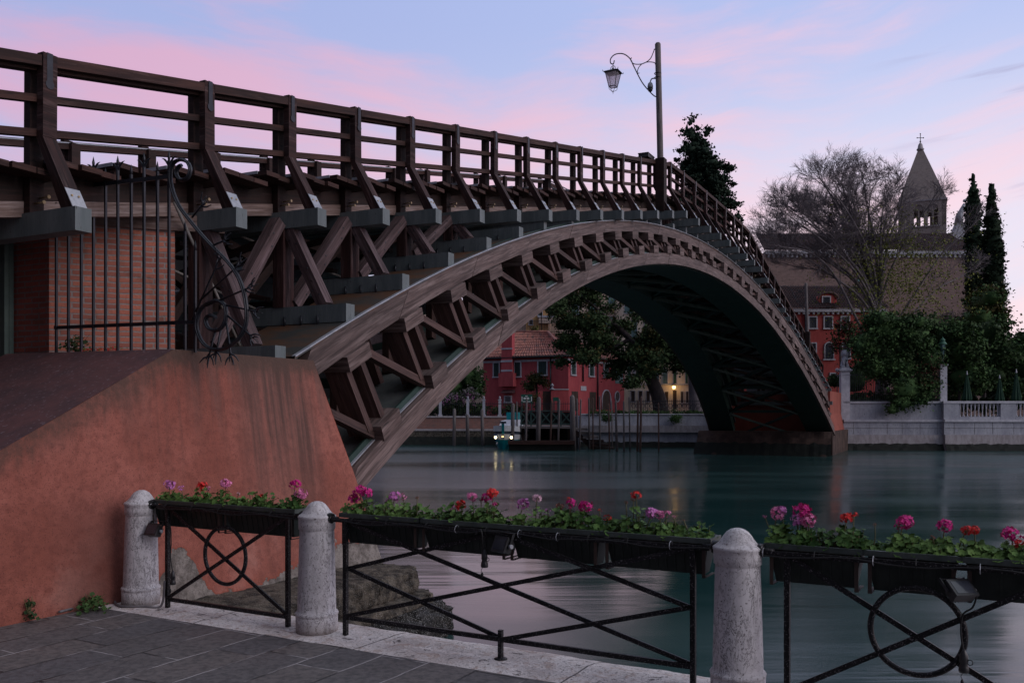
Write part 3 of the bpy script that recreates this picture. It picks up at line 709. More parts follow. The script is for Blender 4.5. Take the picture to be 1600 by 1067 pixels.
# --- railings
def railing(side):
    O = (lambda q: q) if side > 0 else (lambda q: -4.3-q)
    def bx(mb, t0, t1, o0, o1, z0, z1):
        a_, b_ = sorted((O(o0), O(o1))); mb.box(Bv(t0, a_, z0), Bv(t1-t0, 0, 0), Bv(0, b_-a_, 0), Bv(0, 0, z1-z0))
    protos = []
    mb = MB(); bx(mb, -.145, 0, -.085, 0, .70, 1.475); protos.append(mb.build('outer_post', M['wood_post'], bridge, .006))
    mb = MB(); bx(mb, -.15, -.005, -.265, -.175, 0.0, 1.42); protos.append(mb.build('inner_post', M['wood_dark'], bridge, .006))
    mb = MB()
    c = [Bv(-.145, O(-.085), .70), Bv(0, O(-.085), .70), Bv(0, O(0), .70), Bv(-.145, O(0), .70)]
    d = [Bv(-.145, O(.25), .002), Bv(0, O(.25), .002), Bv(0, O(.405), .002), Bv(-.145, O(.405), .002)]
    if side > 0: mb.hexa(d+c)
    else: mb.hexa([d[i] for i in (3, 2, 1, 0)]+[c[i] for i in (3, 2, 1, 0)])
    protos.append(mb.build('post_brace', M['wood_post'], bridge, .006))
    mb = MB()   # grey shoe on the brace, bolts
    f0 = .24; dx = .405*(1-f0)
    def LP(z_, e): return .405*(1-z_/.70)*1.0+e
    z1 = .19
    c0 = [Bv(-.15, O(LP(0, .006)), .004), Bv(.005, O(LP(0, .006)), .004), Bv(.005, O(LP(z1, .006)), z1), Bv(-.15, O(LP(z1, .006)), z1)]
    ex = RX*(.008 if side > 0 else -.008)
    mb.prism(c0, ex)
    for z_, tt in ((.12, -.11), (.12, -.04)):
        p = Bv(tt, O(LP(z_, .014)), z_); mb.tube([p, p+ex*1.6], .010, 8, mi=1)
    for z_, tt in ((.10, -.10), (.16, -.05)):
        p = Bv(tt, O(-.172), z_); q_ = Bv(tt, O(-.05), z_); mb.tube([p, q_], .009, 8, mi=1); mb.tube([q_, q_+ex*1.5], .018, 8, mi=1)
    protos.append(mb.build('brace_shoe', [M['zinc'], M['brass']], bridge, 0))
    mb = MB(); ex2 = RX*(.006 if side > 0 else -.006)
    mb.prism([Bv(-.105, O(.002), 1.20), Bv(-.045, O(.002), 1.20), Bv(-.045, O(.002), 1.48), Bv(-.105, O(.002), 1.48)], ex2)
    mb.prism([Bv(-.075+.045*math.cos(q*.7), O(.003), 1.19+.045*math.sin(q*.7)) for q in range(9)], ex2)
    protos.append(mb.build('iron_strap', M['iron'], bridge, 0))
    for j, x in enumerate(TN):
        for p in protos:
            if side < 0 and p.name.split('.')[0] in ('iron_strap', 'brace_shoe'):
                p.location = Bv(TN[0], 0, hb(TN[0])); continue
            if j == 0: o = p
            else: o = p.copy(); COL.objects.link(o)
            o.location = Bv(x, 0, hb(x)); o.rotation_euler = (random.uniform(-.006, .006), random.uniform(-.006, .006), 0)
    def run(o0, o1, z0, z1, name, mat, gap=0., bev=.008):
        for a_, b_ in zip(TN[:-1], TN[1:]):
            mb = MB(); oa, oc = sorted((O(o0), O(o1))); a2 = a_+gap-(.15 if gap else 0)*0; b2 = b_-gap*0-(.147 if gap else 0)
            ya, yb = hb(a_)+(hb(b_)-hb(a_))*(a2-a_)/(b_-a_), hb(a_)+(hb(b_)-hb(a_))*(b2-a_)/(b_-a_)
            c = [B(a2, oa, ya+z0), B(a2, oc, ya+z0), B(a2, oc, ya+z1), B(a2, oa, ya+z1), B(b2, oa, yb+z0), B(b2, oc, yb+z0), B(b2, oc, yb+z1), B(b2, oa, yb+z1)]
            mb.hexa([c[i] for i in (1, 0, 3, 2, 5, 4, 7, 6)]); part(mb, name, mat, bridge, bev)
    run(-.10, -.005, 1.375, 1.475, 'top_rail', M['wood_rail'], .003)
    run(-.20, -.088, 1.345, 1.425, 'under_rail', M['wood_rail'], 0)
    run(-.170, -.088, 1.055, 1.125, 'middle_rail', M['wood_rail'], 0)
    run(-.170, -.088, .735, .805, 'lower_rail', M['wood_rail'], 0)
    for a_, b_ in zip(TN[:-1], TN[1:]):
        m_ = a_+(b_-a_)*.46; y = (hb(a_)+hb(b_))/2+1.335
        mb = MB(); oa = O(-.16); sl = AX+Vector((0, 0, (hb(b_)-hb(a_))/(b_-a_)))
        p0 = B(m_-.12, oa, y-.012); mb.bar(p0, p0+sl*.26, .05, .028); o = part(mb, 'rail_light', M['fixture'], bridge)
        if side < 0 or a_ < 16:
            mb = MB(); p1 = B(m_+.145, oa, y-.012)+Vector((0, 0, (hb(b_)-hb(a_))/(b_-a_)*.265)); mb.bar(p1, p1+sl*.05, .04, .02); part(mb, 'lamp_lens', M['lantern_glass'], o)
railing(1); railing(-1)
for o_ in [o for o in bridge.children if o.name.split('.')[0] in ('iron_strap', 'brace_shoe') and False]: pass
# zinc hand strip on the far railing
mb = MB()
for a_, b_ in zip(TN[:-1], TN[1:]):
    for zz in (1.50, 1.44): mb.bar(B(a_, -4.12, hb(a_)+zz), B(b_, -4.12, hb(b_)+zz), .05, .016)
part(mb, 'hand_strip', M['zinc'], bridge)
# --- street lamps on the bridge: pole, scrolled bracket, lantern
def arcpts(c, r, a0, a1, n, ex, ez):
    return [c+ex*(r*math.cos(a0+(a1-a0)*i/n))+ez*(r*math.sin(a0+(a1-a0)*i/n)) for i in range(n+1)]

def curve(pts, n=8):
    # catmull-rom through 3-D points
    P = [Vector(p) for p in pts]; P = [P[0]*2-P[1]]+P+[P[-1]*2-P[-2]]; out = []
    for i in range(1, len(P)-2):
        for k in range(n):
            u = k/n; a, b_, c, d = P[i-1], P[i], P[i+1], P[i+2]
            out.append(.5*((2*b_)+(c-a)*u+(2*a-5*b_+4*c-d)*u*u+(3*b_-a-3*c+d)*u**3))
    out.append(P[-2]); return out
def lamp(x, o, base, top, label):
    root = thing('street_lamp', label, 'street lamp', B(x, o, base), 'timber street lamps rising from the bridge railing')
    P = lambda oo, h: B(x, o+oo, h)
    mb = MB(); lean = -.10
    mb.tube([P(0, base), P(lean*.3, base+1.6), P(lean, top-.04), P(lean, top)], [.10, .088, .082, .055], 12); part(mb, 'pole', M['wood_pole'], root)
    mb = MB(); mb.box(P(-.13, base)-AX*.14, RX*.25, AX*.28, UZ*1.5); part(mb, 'pole_base', M['wood_dark'], root, .012)
    mb = MB(); D = top
    c = lambda pts: [P(a, D+b_) for a, b_ in pts]
    mb.tube(curve(c([(-.10, -1.52), (-.24, -1.44), (-.55, -1.05), (-.80, -.55), (-.92, -.30), (-1.12, -.13), (-1.36, -.10), (-1.50, -.20), (-1.50, -.33), (-1.42, -.36), (-1.39, -.27)])), .016, 8)
    mb.tube(curve(c([(-.14, -.20), (-.20, -.16), (-.22, -.22), (-.33, -.42), (-.55, -.51), (-.80, -.47), (-.90, -.34), (-.87, -.28)])), .013, 8)
    mb.tube(curve(c([(-.13, -.66), (-.16, -.62), (-.20, -.54), (-.38, -.49), (-.55, -.51), (-.66, -.60), (-.70, -.74), (-.64, -.76)])), .012, 8)
    for hh in (-.86, -.98):
        mb.tube([P(lean+.095*math.cos(q*.524), D+hh)+AX*(.095*math.sin(q*.524)) for q in range(12)], .012, 6, closed=True)
    part(mb, 'scroll_bracket', M['iron'], root)
    L = thing_child('lantern', P(-1.43, D-.36), root)
    mb = MB(); c0 = P(-1.43, D)
    def ring(hh, r): return [c0+UZ*hh+RX*(a*r)+AX*(b_*r) for a, b_ in ((-1, -1), (1, -1), (1, 1), (-1, 1))]
    rt, rb = .175, .095; T_, Bm = -.62, -1.02
    mb.tube([c0+UZ*-.36, c0+UZ*-.46], .012, 6)
    mb.tube(arcpts(c0+UZ*-.49, .07, -.4, 3.54, 12, RX, UZ), .009, 6)
    a4 = ring(T_+.01, .225); ap = ring(T_+.085, .07)
    for i in range(4):
        j = (i+1) % 4; mb.face([a4[i], a4[j], ap[j], ap[i]]); mb.tube([ring(T_, rt)[i], ring(Bm, rb)[i]], .011, 6)
        mb.bar(ring(T_, rt)[i], ring(T_, rt)[j], .02, .03); mb.bar(ring(Bm, rb)[i], ring(Bm, rb)[j], .018, .02)
        mb.tube([a4[i], a4[i]+UZ*.05+(a4[i]-c0-UZ*(T_+.01))*.05], [.012, .002], 5)
        mb.tube(curve([ring(Bm, rb)[i], ring(Bm-.08, rb*.85)[i], c0+UZ*(Bm-.14)]), .007, 5)
    mb.face(ap); mb.face(list(reversed(a4)))
    mb.tube([c0+UZ*(T_+.085), c0+UZ*(T_+.15)], [.05, .02], 8)
    mb.tube([c0+UZ*(Bm-.12), c0+UZ*(Bm-.22)], [.016, .002], 6)
    part(mb, 'lantern_frame', M['iron'], L)
    mb = MB(); g, h_ = ring(T_-.005, rt-.01), ring(Bm, rb-.008)
    for i in range(4): j = (i+1) % 4; mb.face([h_[i], h_[j], g[j], g[i]])
    mb.face(list(reversed(h_))); part(mb, 'glass', M['milk_glass'], L)
    return root
def thing_child(name, loc, parent):
    o = bpy.data.objects.new(name, None); COL.objects.link(o); o.parent = parent
    o.location = Vector(loc)-parent.location; return o
def part2(mb, name, mats, root):
    return part(mb, name, mats, root)
lamp(16.75, .12, hb(16.75)+.0, 10.35, 'tall wooden street lamp with scrolled bracket and lantern, high above the bridge crown')
lamp(44.3, .12, hb(44.3)+.0, 7.15, 'distant wooden street lamp on the far descent of the bridge before the red house')
# security camera on the pole
sc = thing('security_camera', 'grey dome security camera hanging on the lamp pole under its iron bracket', 'camera', B(16.75, -.20, 9.2))
mb = MB(); p = B(16.75, -.20, 9.27); mb.tube(curve([B(16.75, -.02, 9.36), B(16.75, -.15, 9.37), p+UZ*.02]), .018, 8); part(mb, 'mount_arm', M['zinc'], sc)
mb = MB(); mb.lathe(p-UZ*.16, [(.075, 0), (.08, .06), (.065, .13), (.03, .17)], 16); part(mb, 'housing', M['zinc'], sc)
mb = MB(); mb.ball(p-UZ*.19, .072, 14, sq=(1, 1, 1.1)); part(mb, 'dome', M['glass_dark'], sc)
mb = MB(); mb.lathe(p-UZ*.18, [(.078, 0), (.078, .03)], 16); part(mb, 'ring', M['fixture'], sc)
# bird spike box by the lamp (junction box on the rail)
jb = thing('junction_box', 'flat dark junction box on top of the bridge rail beside the lamp pole', 'box', B(16.35, -.1, hb(16.35)+1.50))
mb = MB(); mb.box(B(16.0, -.30, hb(16.35)+1.485), AX*.55, RX*.28, UZ*.09); part(mb, 'casing', M['fixture'], jb, .01)
mb = MB(); mb.box(B(15.98, -.31, hb(16.35)+1.576), AX*.59, RX*.30, UZ*.02); part(mb, 'lid', M['fixture'], jb)
# ================================================================== ABUTMENTS
def oa(h, x=-2.6):
    bot = 1.25+.074*(x+2.32)
    return 1.07+(bot-1.07)*(.58-h)/2.18
ab = thing('near_abutment', 'terracotta red plastered bridge abutment with a sloping coping, rising beside the pavement', 'abutment', B(-1, -1, GZ))
E1 = B(-1.61, 1.07, .57); E2 = E1+Vector((-.63, -1.68, -.91)); Eg = E1+Vector((-.63, -1.68, -.91))*2.3
mb = MB()
zb = -2.9
front = [(E1.x, E1.y, .57), tuple(Eg)]
def O2(x, z_): return B(x, oa(z_, x), z_)
pts = [O2(-1.61, .575), O2(.41, .575), O2(.84, -.72), O2(1.06, -1.61), O2(1.35, zb), O2(-4.9, zb), O2(-4.9, -1.6)]
# bring the slope line onto the battered face
pts.append(O2(-3.40, -.34)); pts = pts[:6]+[O2(-5.75, -1.55), O2(-3.40, -.34)]
mb.face(list(reversed(pts))) if False else None
def tri_ok(poly, ref):
    n = Vector((0, 0, 0))
    for i in range(len(poly)): n += Vector(poly[i]).cross(Vector(poly[(i+1) % len(poly)]))
    return n.dot(ref) > 0
def addf(mb, poly, ref, mi=0):
    poly = [Vector(p) for p in poly]
    if not tri_ok(poly, ref): poly.reverse()
    mb.face(poly, None, mi)
def lef(h):
    if h > -.34: return -1.61+(-3.40+1.61)*(.575-h)/.915
    if h > -1.55: return -3.40+(-5.75+3.40)*(-.34-h)/1.21
    return -5.75
def rig(h):
    K = [(.58, .41), (-.72, .84), (-1.61, 1.06), (-2.9, 1.35)]
    for (h0, x0), (h1, x1) in zip(K[:-1], K[1:]):
        if h >= h1: return x0+(x1-x0)*(h0-h)/(h0-h1)
    return 1.35
HR_ = [.575-.0915*i for i in range(11)]+[-.34-.121*i for i in range(1, 11)]+[-1.55-.135*i for i in range(1, 11)]
for h0, h1 in zip(HR_[:-1], HR_[1:]):
    for i in range(36):
        f0, f1 = i/36, (i+1)/36; l0, r0, l1, r1 = lef(h0), rig(h0), lef(h1), rig(h1)
        mb.face([O2(l1+(r1-l1)*f0, h1), O2(l1+(r1-l1)*f1, h1), O2(l0+(r0-l0)*f1, h0), O2(l0+(r0-l0)*f0, h0)], None, 0, True)
# end face towards the water (follows the arch), runs back under the deck
ib = -5.6
for a_, c in ((pts[1], pts[2]), (pts[2], pts[3]), (pts[3], pts[4])):
    back = lambda p: Vector(p)-RX*((Vector(p)-Q0).dot(RX)-ib)
    addf(mb, [a_, c, back(c), back(a_)], AX)
part(mb, 'plastered_wall', M['stucco'], ab)
mb = MB()  # level top
q = lambda p, o: Vector(p)-RX*((Vector(p)-Q0).dot(RX)-o)
addf(mb, [O2(-1.61, .575), O2(.41, .575), B(.41, ib, .575), B(-1.0, ib, .575), B(-1.2, -1.6, .575)], UZ)
part(mb, 'top_ledge', M['slope'], ab)
mb = MB()  # sloping coping
bk = Vector((-5.43, 9.62, .62)); dn = O2(-5.75, -1.55)-O2(-1.61, .575)
A0 = O2(-1.61, .577)+RX*.012; A1 = O2(-3.40, -.338)+RX*.012; A2 = O2(-5.75, -1.55)+RX*.012
addf(mb, [A0, A1, bk+(A1-A0), bk], UZ); addf(mb, [A1, A2, bk+(A2-A0), bk+(A1-A0)], UZ)
part(mb, 'sloping_coping', M['slope'], ab)
mb = MB()  # stone foot in the water: shoulder rounded, mussels below
prof = [(1.20, -1.70), (1.80, -1.73), (2.12, -1.75), (2.17, -1.78), (2.19, -1.98), (2.17, -2.01), (2.30, -2.03), (2.34, -2.12)]
prof2 = [(2.34, -2.12), (2.54, -2.20), (2.56, -2.34), (2.50, -2.75)]
def foot(prof, name, mat, e, nn=36):
    mb = MB(); rows = []
    for i in range(nn+1):
        f_ = i/nn; row = []
        for (o, z_) in prof:
            if f_ < .72: x = -3.4+(3.85)*f_/.72; oo = o
            else:
                th = (f_-.72)/.28*math.pi/2; q_ = .45; x = .45+(.45+(o-1.9)*.75)*abs(math.sin(th))**q_; oo = .9+(o-.9)*abs(math.cos(th))**q_
            p = B(x, oo, z_); p += (RX+UZ*.3)*(noise.noise(p*2.6)*.05+noise.noise(p*9)*e+noise.noise(p*23)*.03+abs(noise.noise(p*5))*-.06)
            row.append(p)
        rows.append(row)
    for i in range(nn):
        for j in range(len(prof)-1):
            mb.face([rows[i][j], rows[i][j+1], rows[i+1][j+1], rows[i+1][j]], None, 0, True)
    part(mb, name, mat, ab)
def dense(prof, n):
    out = []
    for a_, b_ in zip(prof[:-1], prof[1:]):
        for k in range(n): out.append((a_[0]+(b_[0]-a_[0])*k/n, a_[1]+(b_[1]-a_[1])*k/n))
    out.append(prof[-1]); return out
foot(dense(prof, 3), 'stone_foot', M['found'], .04, 120)
foot(dense(prof2, 6), 'mussel_skirt', M['mussel'], .12, 150)
# brick wall under the first flight of steps
bwl = thing('brick_stair_wall', 'brick side wall under the first bridge steps, red bricks with pale mortar behind the iron grille', 'wall', (-4.97, 9.7, .5))
C0 = Vector((-4.97, 9.62, .45)); C1 = C0+Vector((1.19, .42, 0)); dm = (C1-C0).normalized()
def wallq(mb, a_, b_, z0, z1, th, mi=0):
    a_ = Vector(a_); b_ = Vector(b_); d = (b_-a_); L = d.length; d.normalize(); nrm = Vector((d.y, -d.x, 0))
    a0 = Vector((a_.x, a_.y, z0)); b0 = Vector((b_.x, b_.y, z0)); H = z1-z0; back = -nrm*th
    mb.face([a0, b0, b0+UZ*H, a0+UZ*H], [(0, z0), (L, z0), (L, z1), (0, z1)], mi)
    mb.face([b0+back, a0+back, a0+back+UZ*H, b0+back+UZ*H], [(0, z0), (L, z0), (L, z1), (0, z1)], mi)
    mb.face([b0, b0+back, b0+back+UZ*H, b0+UZ*H], [(L, z0), (L+th, z0), (L+th, z1), (L, z1)], mi)
    mb.face([a0+back, a0, a0+UZ*H, a0+back+UZ*H], [(-th, z0), (0, z0), (0, z1), (-th, z1)], mi)
    mb.face([a0+UZ*H, b0+UZ*H, b0+back+UZ*H, a0+back+UZ*H], [(0, 0), (L, 0), (L, th), (0, th)], mi)
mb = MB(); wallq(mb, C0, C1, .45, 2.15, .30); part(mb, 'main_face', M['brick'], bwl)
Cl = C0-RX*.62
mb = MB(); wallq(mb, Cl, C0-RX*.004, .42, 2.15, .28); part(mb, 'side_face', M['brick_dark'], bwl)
mb = MB(); wallq(mb, C1-dm*.5+Vector((0, -.012, 0)), C1+Vector((.004, -.012, 0)), .56, .66, .2); part(mb, 'stone_footing', M['stone_pillar'], bwl)
mb = MB(); wallq(mb, C0-dm*.02-Vector((0, .05, 0)), C1+dm*.55-Vector((0, .05, 0)), 2.02, 2.20, .2); part(mb, 'timber_lintel', M['wood_pale'], bwl)
# green panelled door left of the wall
dr = thing('green_door', 'grey-green timber service door with diagonal battens at the left edge under the bridge', 'door', Cl-RX*.5-UZ*.1)
D0 = Cl-RX*1.25+Vector((.12, -.1, 0)); D1 = Cl+Vector((.03, -.1, 0))
mb = MB(); wallq(mb, D0, D1, .30, 2.12, .05); part(mb, 'door_leaf', M['gate_green'], dr)
mb = MB(); dd = (D1-D0).normalized(); nn_ = Vector((dd.y, -dd.x, 0))
for s_ in (D0+dd*.05, D1-dd*.05): mb.box(s_-dd*.045+nn_*.002+UZ*0, dd*.09, nn_*.05, UZ*0.01+UZ*1.66)
for zz in (.33, 1.18, 1.98): mb.box(Vector((D0.x, D0.y, zz))+nn_*.002+dd*.1, dd*((D1-D0).length-.2), nn_*.04, UZ*.09)
part(mb, 'door_frame', M['gate_green'], dr, .006)
for z0 in (.40, 1.25):
    mb = MB(); mb.bar(Vector((D0.x, D0.y, z0))+nn_*.03+dd*.1, Vector((D1.x, D1.y, z0+.72))+nn_*.03-dd*.1, .04, .09, up=nn_); part(mb, 'door_batten', M['gate_green'], dr)
# building that carries on behind (keeps the underside dark)
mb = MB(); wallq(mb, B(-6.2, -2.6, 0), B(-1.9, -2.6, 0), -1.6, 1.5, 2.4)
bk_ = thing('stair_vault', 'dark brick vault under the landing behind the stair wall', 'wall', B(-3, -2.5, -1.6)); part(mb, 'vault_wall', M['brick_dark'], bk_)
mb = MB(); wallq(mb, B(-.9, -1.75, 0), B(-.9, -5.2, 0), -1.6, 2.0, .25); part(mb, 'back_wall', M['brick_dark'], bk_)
# ================================================================== IRON GRILLE WITH SCROLL
FT = -1.37
G = lambda o, z_: B(FT, o, z_)
def gx(px, py):   # image point -> grille plane
    u = (px-800)/F; bx, by = Q0.x+sn*FT, Q0.y+cs*FT
    o = (u*by-bx)/(cs+u*sn); return G(o, (HZ-py)/F*(by-sn*o))
gr = thing('iron_grille', 'dark wrought iron grille with spiked bars and a big thorny scroll, guarding the abutment top', 'grille', gx(250, 545))
tops = [(88, 350, 545), (107, 252, 547), (127, 267, 548), (146, 245, 548), (165, 262, 547), (184, 243, 547), (205, 257, 547), (225, 238, 546), (246, 252, 545), (264, 235, 545), (289, 345, 545), (305, 375, 545)]
for i, (px, y0, y1) in enumerate(tops):
    mb = MB(); a_, b_ = gx(px, y1+6), gx(px, y0)
    L = (b_-a_).length
    mb.bar(a_, b_-UZ*.10, .022, .022, up=AX); mb.tube([b_-UZ*.11, b_-UZ*.06, b_], [.010, .014, .001], 6)
    o = part(mb, 'bar', M['iron'], gr)
    if y0 < 300 and i % 2 == 1:
        mb = MB(); b0 = b_-UZ*.15
        for sg in (-1, 1):
            for vec in (RX*sg, ):
                mb.tube(curve([b0, b0+UZ*.04+vec*.03, b0+UZ*.07+vec*.06, b0+UZ*.085+vec*.10]), [.011]*8+[.010]*8+[.009, .008, .007, .006, .005, .004, .003, .002, .001], 6)
        part(mb, 'thorn', M['iron'], o)
mb = MB(); mb.bar(gx(112, 293), gx(265, 276), .014, .04, up=UZ); part(mb, 'top_bar', M['iron'], gr)
mb = MB(); mb.bar(gx(85, 512), gx(303, 503), .014, .035, up=UZ); part(mb, 'bottom_bar', M['iron'], gr)
def gpath(pts, r, n=10, off=0.):
    m_ = MB(); c = curve([gx(*p)-AX*off for p in pts], n); k = len(c)
    rr = r if not isinstance(r, tuple) else [r[0]+(r[1]-r[0])*i/(k-1) for i in range(k)]
    m_.tube(c, rr, 8); return m_
swirl = [(284, 258), (279, 262), (276, 272), (282, 281), (293, 279), (298, 266), (293, 254), (281, 250), (270, 258), (267, 278), (271, 300), (281, 323), (295, 342), (312, 363), (332, 385), (352, 405), (368, 425), (379, 448), (385, 475), (385, 505), (374, 528), (355, 543), (334, 546), (317, 535), (308, 512), (311, 490), (322, 476), (338, 470), (352, 478), (353, 500), (343, 515), (328, 514), (322, 502), (327, 493), (338, 496)]
m_ = gpath(swirl, .017, 8); m2 = gpath(swirl, .008, 8, .024); part(m_, 'scroll', M['iron'], gr); part(m2, 'scroll_ridge', M['iron'], gr)
spikes = [((300, 340), (318, 318)), ((330, 385), (352, 375)), ((312, 470), (380, 408)), ((322, 478), (398, 446)), ((345, 475), (405, 488)), ((352, 490), (398, 530)), ((345, 515), (337, 556)), ((353, 500), (362, 562)), ((300, 500), (345, 400)), ((338, 512), (325, 562))]
for (x0, y0), (x1, y1) in spikes:
    mb = MB(); a_, b_ = gx(x0, y0), gx(x1, y1); d = (b_-a_).normalized(); sd_ = d.cross(AX)
    b2 = b_
    mb.tube([a_, a_.lerp(b2, .8), b2+d*.05], [.010, .009, .002], 6)
    for k_ in range(4):
        b0 = a_.lerp(b2, .80+.05*k_); dv = (sd_ if k_ % 2 else -sd_)*.055+(AX*-.04 if k_ > 1 else AX*.03)
        mb.tube(curve([b0, b0+d*.03+dv*.6, b0+d*.085+dv]), [.009]*8+[.008-.0005*i for i in range(8)]+[.001], 5)
    part(mb, 'thorn_spray', M['iron'], gr)
# ================================================================== SETTING: water, pavement, far ground
def sheet(name, pts, mat, kind='structure', uvs=1.):
    mb = MB(); addf(mb, pts, UZ); o = mb.build(name, mat); o['kind'] = kind; return o
mb = MB(); nx = 12
addf(mb, [(-320, -30, WZ), (320, -30, WZ), (320, 320, WZ), (-320, 320, WZ)], UZ)
w_ = mb.build('water', M['water']); w_['kind'] = 'structure'
mb = MB(); mb.hexa([F0+FE*a+FN*(d-5.02)+UZ*z_ for a, d, z_ in ((-30, -30, -4), (-30, 4.745, -4), (-30, 4.745, GZ), (-30, -30, GZ), (40, -30, -4), (40, 4.745, -4), (40, 4.745, GZ), (40, -30, GZ))])
pv = mb.build('pavement', M['paving']); pv['kind'] = 'structure'
# kerb of worn pink-white stone along the water
mb = MB(); nw, nd = 260, 14
def kp(w, j):
    d = 4.745+(.70)*j/nd-5.02; p = FP(w, d, GZ-.004)
    e = max(0, (j-nd*.55)/(nd*.45))
    if j == nd: p += FN*(noise.noise(Vector((w*2.2, 0, 3)))*.035+noise.noise(Vector((w*9, 1, 3)))*.02)
    p.z += noise.noise(Vector((w*2.5, d*5, 0)))*.008+noise.noise(Vector((w*9, d*11, 2)))*.006+.004 - (.05*e**3)
    return p
rows = [[kp(-4+w*.06, j) for j in range(nd+1)] for w in range(nw+1)]
for i in range(nw):
    for j in range(nd): mb.face([rows[i][j], rows[i+1][j], rows[i+1][j+1], rows[i][j+1]], None, 0, True)
    a_, b_ = rows[i][nd], rows[i+1][nd]
    a2 = Vector((a_.x, a_.y, -2.0))+FN*.02; b2 = Vector((b_.x, b_.y, -2.0))+FN*.02
    mb.face([a_, b_, b2, a2], None, 0)
    mb.face([a2, b2, b2-UZ*2, a2-UZ*2], None, 0)
kb = mb.build('kerb', M['kerb']); kb['kind'] = 'structure'
# ================================================================== BOLLARDS
prof = [(.150, 0), (.152, .115), (.147, .122), (.154, .128), (.156, .140), (.150, .150), (.139, .156), (.138, .25), (.131, .50), (.1245, .740), (.123, .744), (.132, .752), (.133, .80), (.133, .828), (.137, .834), (.137, .846), (.128, .852), (.120, .857), (.106, .868), (.092, .886), (.078, .908), (.060, .930), (.038, .944), (.018, .950), (.0005, .951)]
def densep(p, n):
    out = []
    for a_, b_ in zip(p[:-1], p[1:]):
        k_ = max(1, int(abs(b_[1]-a_[1])/.03))
        for k in range(k_): out.append((a_[0]+(b_[0]-a_[0])*k/k_, a_[1]+(b_[1]-a_[1])*k/k_))
    return out+[p[-1]]
def px_on_fence(px, d=0.): return fw(px, 700, d)[0]
bw = [px_on_fence(220), px_on_fence(495), px_on_fence(1153), 4.92]
bl_lab = ['short white stone bollard at the red abutment, smallest and leftmost of the three', 'white stone bollard with a chipped collar between the ring panel and the long lattice panel', 'tall nearest white stone bollard between the long lattice panel and the right ring panel']
for i in range(3):
    base = FP(bw[i], 0, GZ-.004)
    mb = MB(); mb.lathe(base, densep(prof, 3), 48)
    o = mb.build('stone_bollard', M['bollard']); L = base
    o.data.transform(__import__('mathutils').Matrix.Translation(-base)); o.location = base
    o.rotation_euler = (random.uniform(-.012, .012), random.uniform(-.012, .012), 0)
    tag(o, bl_lab[i], 'bollard', 'white stone bollards along the quay edge')
# ================================================================== IRON RAILING PANELS
RT = -.78
def flat(mb, a_, b_, w=.011, h=.030): mb.bar(a_, b_, w, h, up=FN.cross((Vector(b_)-Vector(a_)).normalized()))
def panel(w0, w1, zb, label, kind, bl, br, bext=True):
    root = thing('railing_panel', label, 'railing', FP((w0+w1)/2, 0, GZ), 'black iron railing panels between the bollards')
    mb = MB(); flat(mb, FP(w0-.12, 0, RT), FP(w1+.10, 0, RT), .034, .026); part(mb, 'top_rail', M['iron_worn'], root, .003)
    mb = MB(); flat(mb, FP(w0, 0, zb), FP(w1, 0, zb-.0), .02, .030); part(mb, 'bottom_rail', M['iron_worn'], root, .003)
    for w in (w0, w1):
        mb = MB(); mb.bar(FP(w, 0, GZ-.02), FP(w, 0, RT), .030, .030, up=FE); part(mb, 'upright', M['iron_worn'], root, .003)
    def dg(a_, b_, off):
        mb = MB(); flat(mb, FP(a_[0], off, a_[1]), FP(b_[0], off, b_[1]), .012, .028); part(mb, 'diagonal_bar', M['iron_worn'], root, .002)
    wm = (w0+w1)/2; zm = (RT+zb)/2
    if kind == 'ring':
        dg((w0+.01, RT-.01), (w1-.01, zb+.01), .007); dg((w0+.01, zb+.01), (w1-.01, RT-.01), -.007)
        mb = MB(); c = FP(wm, 0, -1.125); r_ = .222
        mb.tube([c+FE*(r_*math.cos(q*math.pi/24))+UZ*(r_*math.sin(q*math.pi/24)) for q in range(48)], .0155, 8, closed=True)
        part(mb, 'ring', M['iron_worn'], root)
    else:
        dg((w0+.01, RT-.01), (w1-.01, zb+.01), .007); dg((w0+.01, zb+.01), (w1-.01, RT-.01), -.007)
        for a_, b_ in (((w0+.01, zm), (wm, RT)), ((w1-.01, zm), (wm, RT)), ((w0+.01, zm), (wm, zb)), ((w1-.01, zm), (wm, zb))): dg(a_, b_, .020 if a_[0] < wm else -.020)
        mb = MB(); mb.bar(FP(wm, 0, GZ-.01), FP(wm, 0, zb+.06), .028, .028, up=FE); mb.lathe(FP(wm, 0, GZ), [(.045, -.01), (.042, .008), (.02, .014)], 10); part(mb, 'middle_foot', M['iron_worn'], root)
    for wb, s_ in ((bl, 1), (br, -1)):
        if wb is None: continue
        mb = MB(); a_ = FP(wb+s_*.115, 0, RT+.01); b_ = FP(wb+s_*.20, 0, RT+.01); mb.tube([a_, b_], .015, 8); mb.tube([a_+FE*.0, a_+FE*s_*.03], .038, 8); part(mb, 'rail_clamp', M['iron_worn'], root)
    return root
P1 = panel(px_on_fence(262), px_on_fence(450), -1.53, 'black iron railing panel with an oval-looking ring, leftmost, in front of the red abutment', 'ring', bw[0], bw[1])
P2 = panel(px_on_fence(540), px_on_fence(1083), -1.47, 'long black iron railing panel of crossed diagonal bars with four planters along it', 'lattice', bw[1], bw[2])
P3 = panel(px_on_fence(1230), 4.66, -1.53, 'black iron railing panel with a big round ring at the right, against open water', 'ring', bw[2], None)
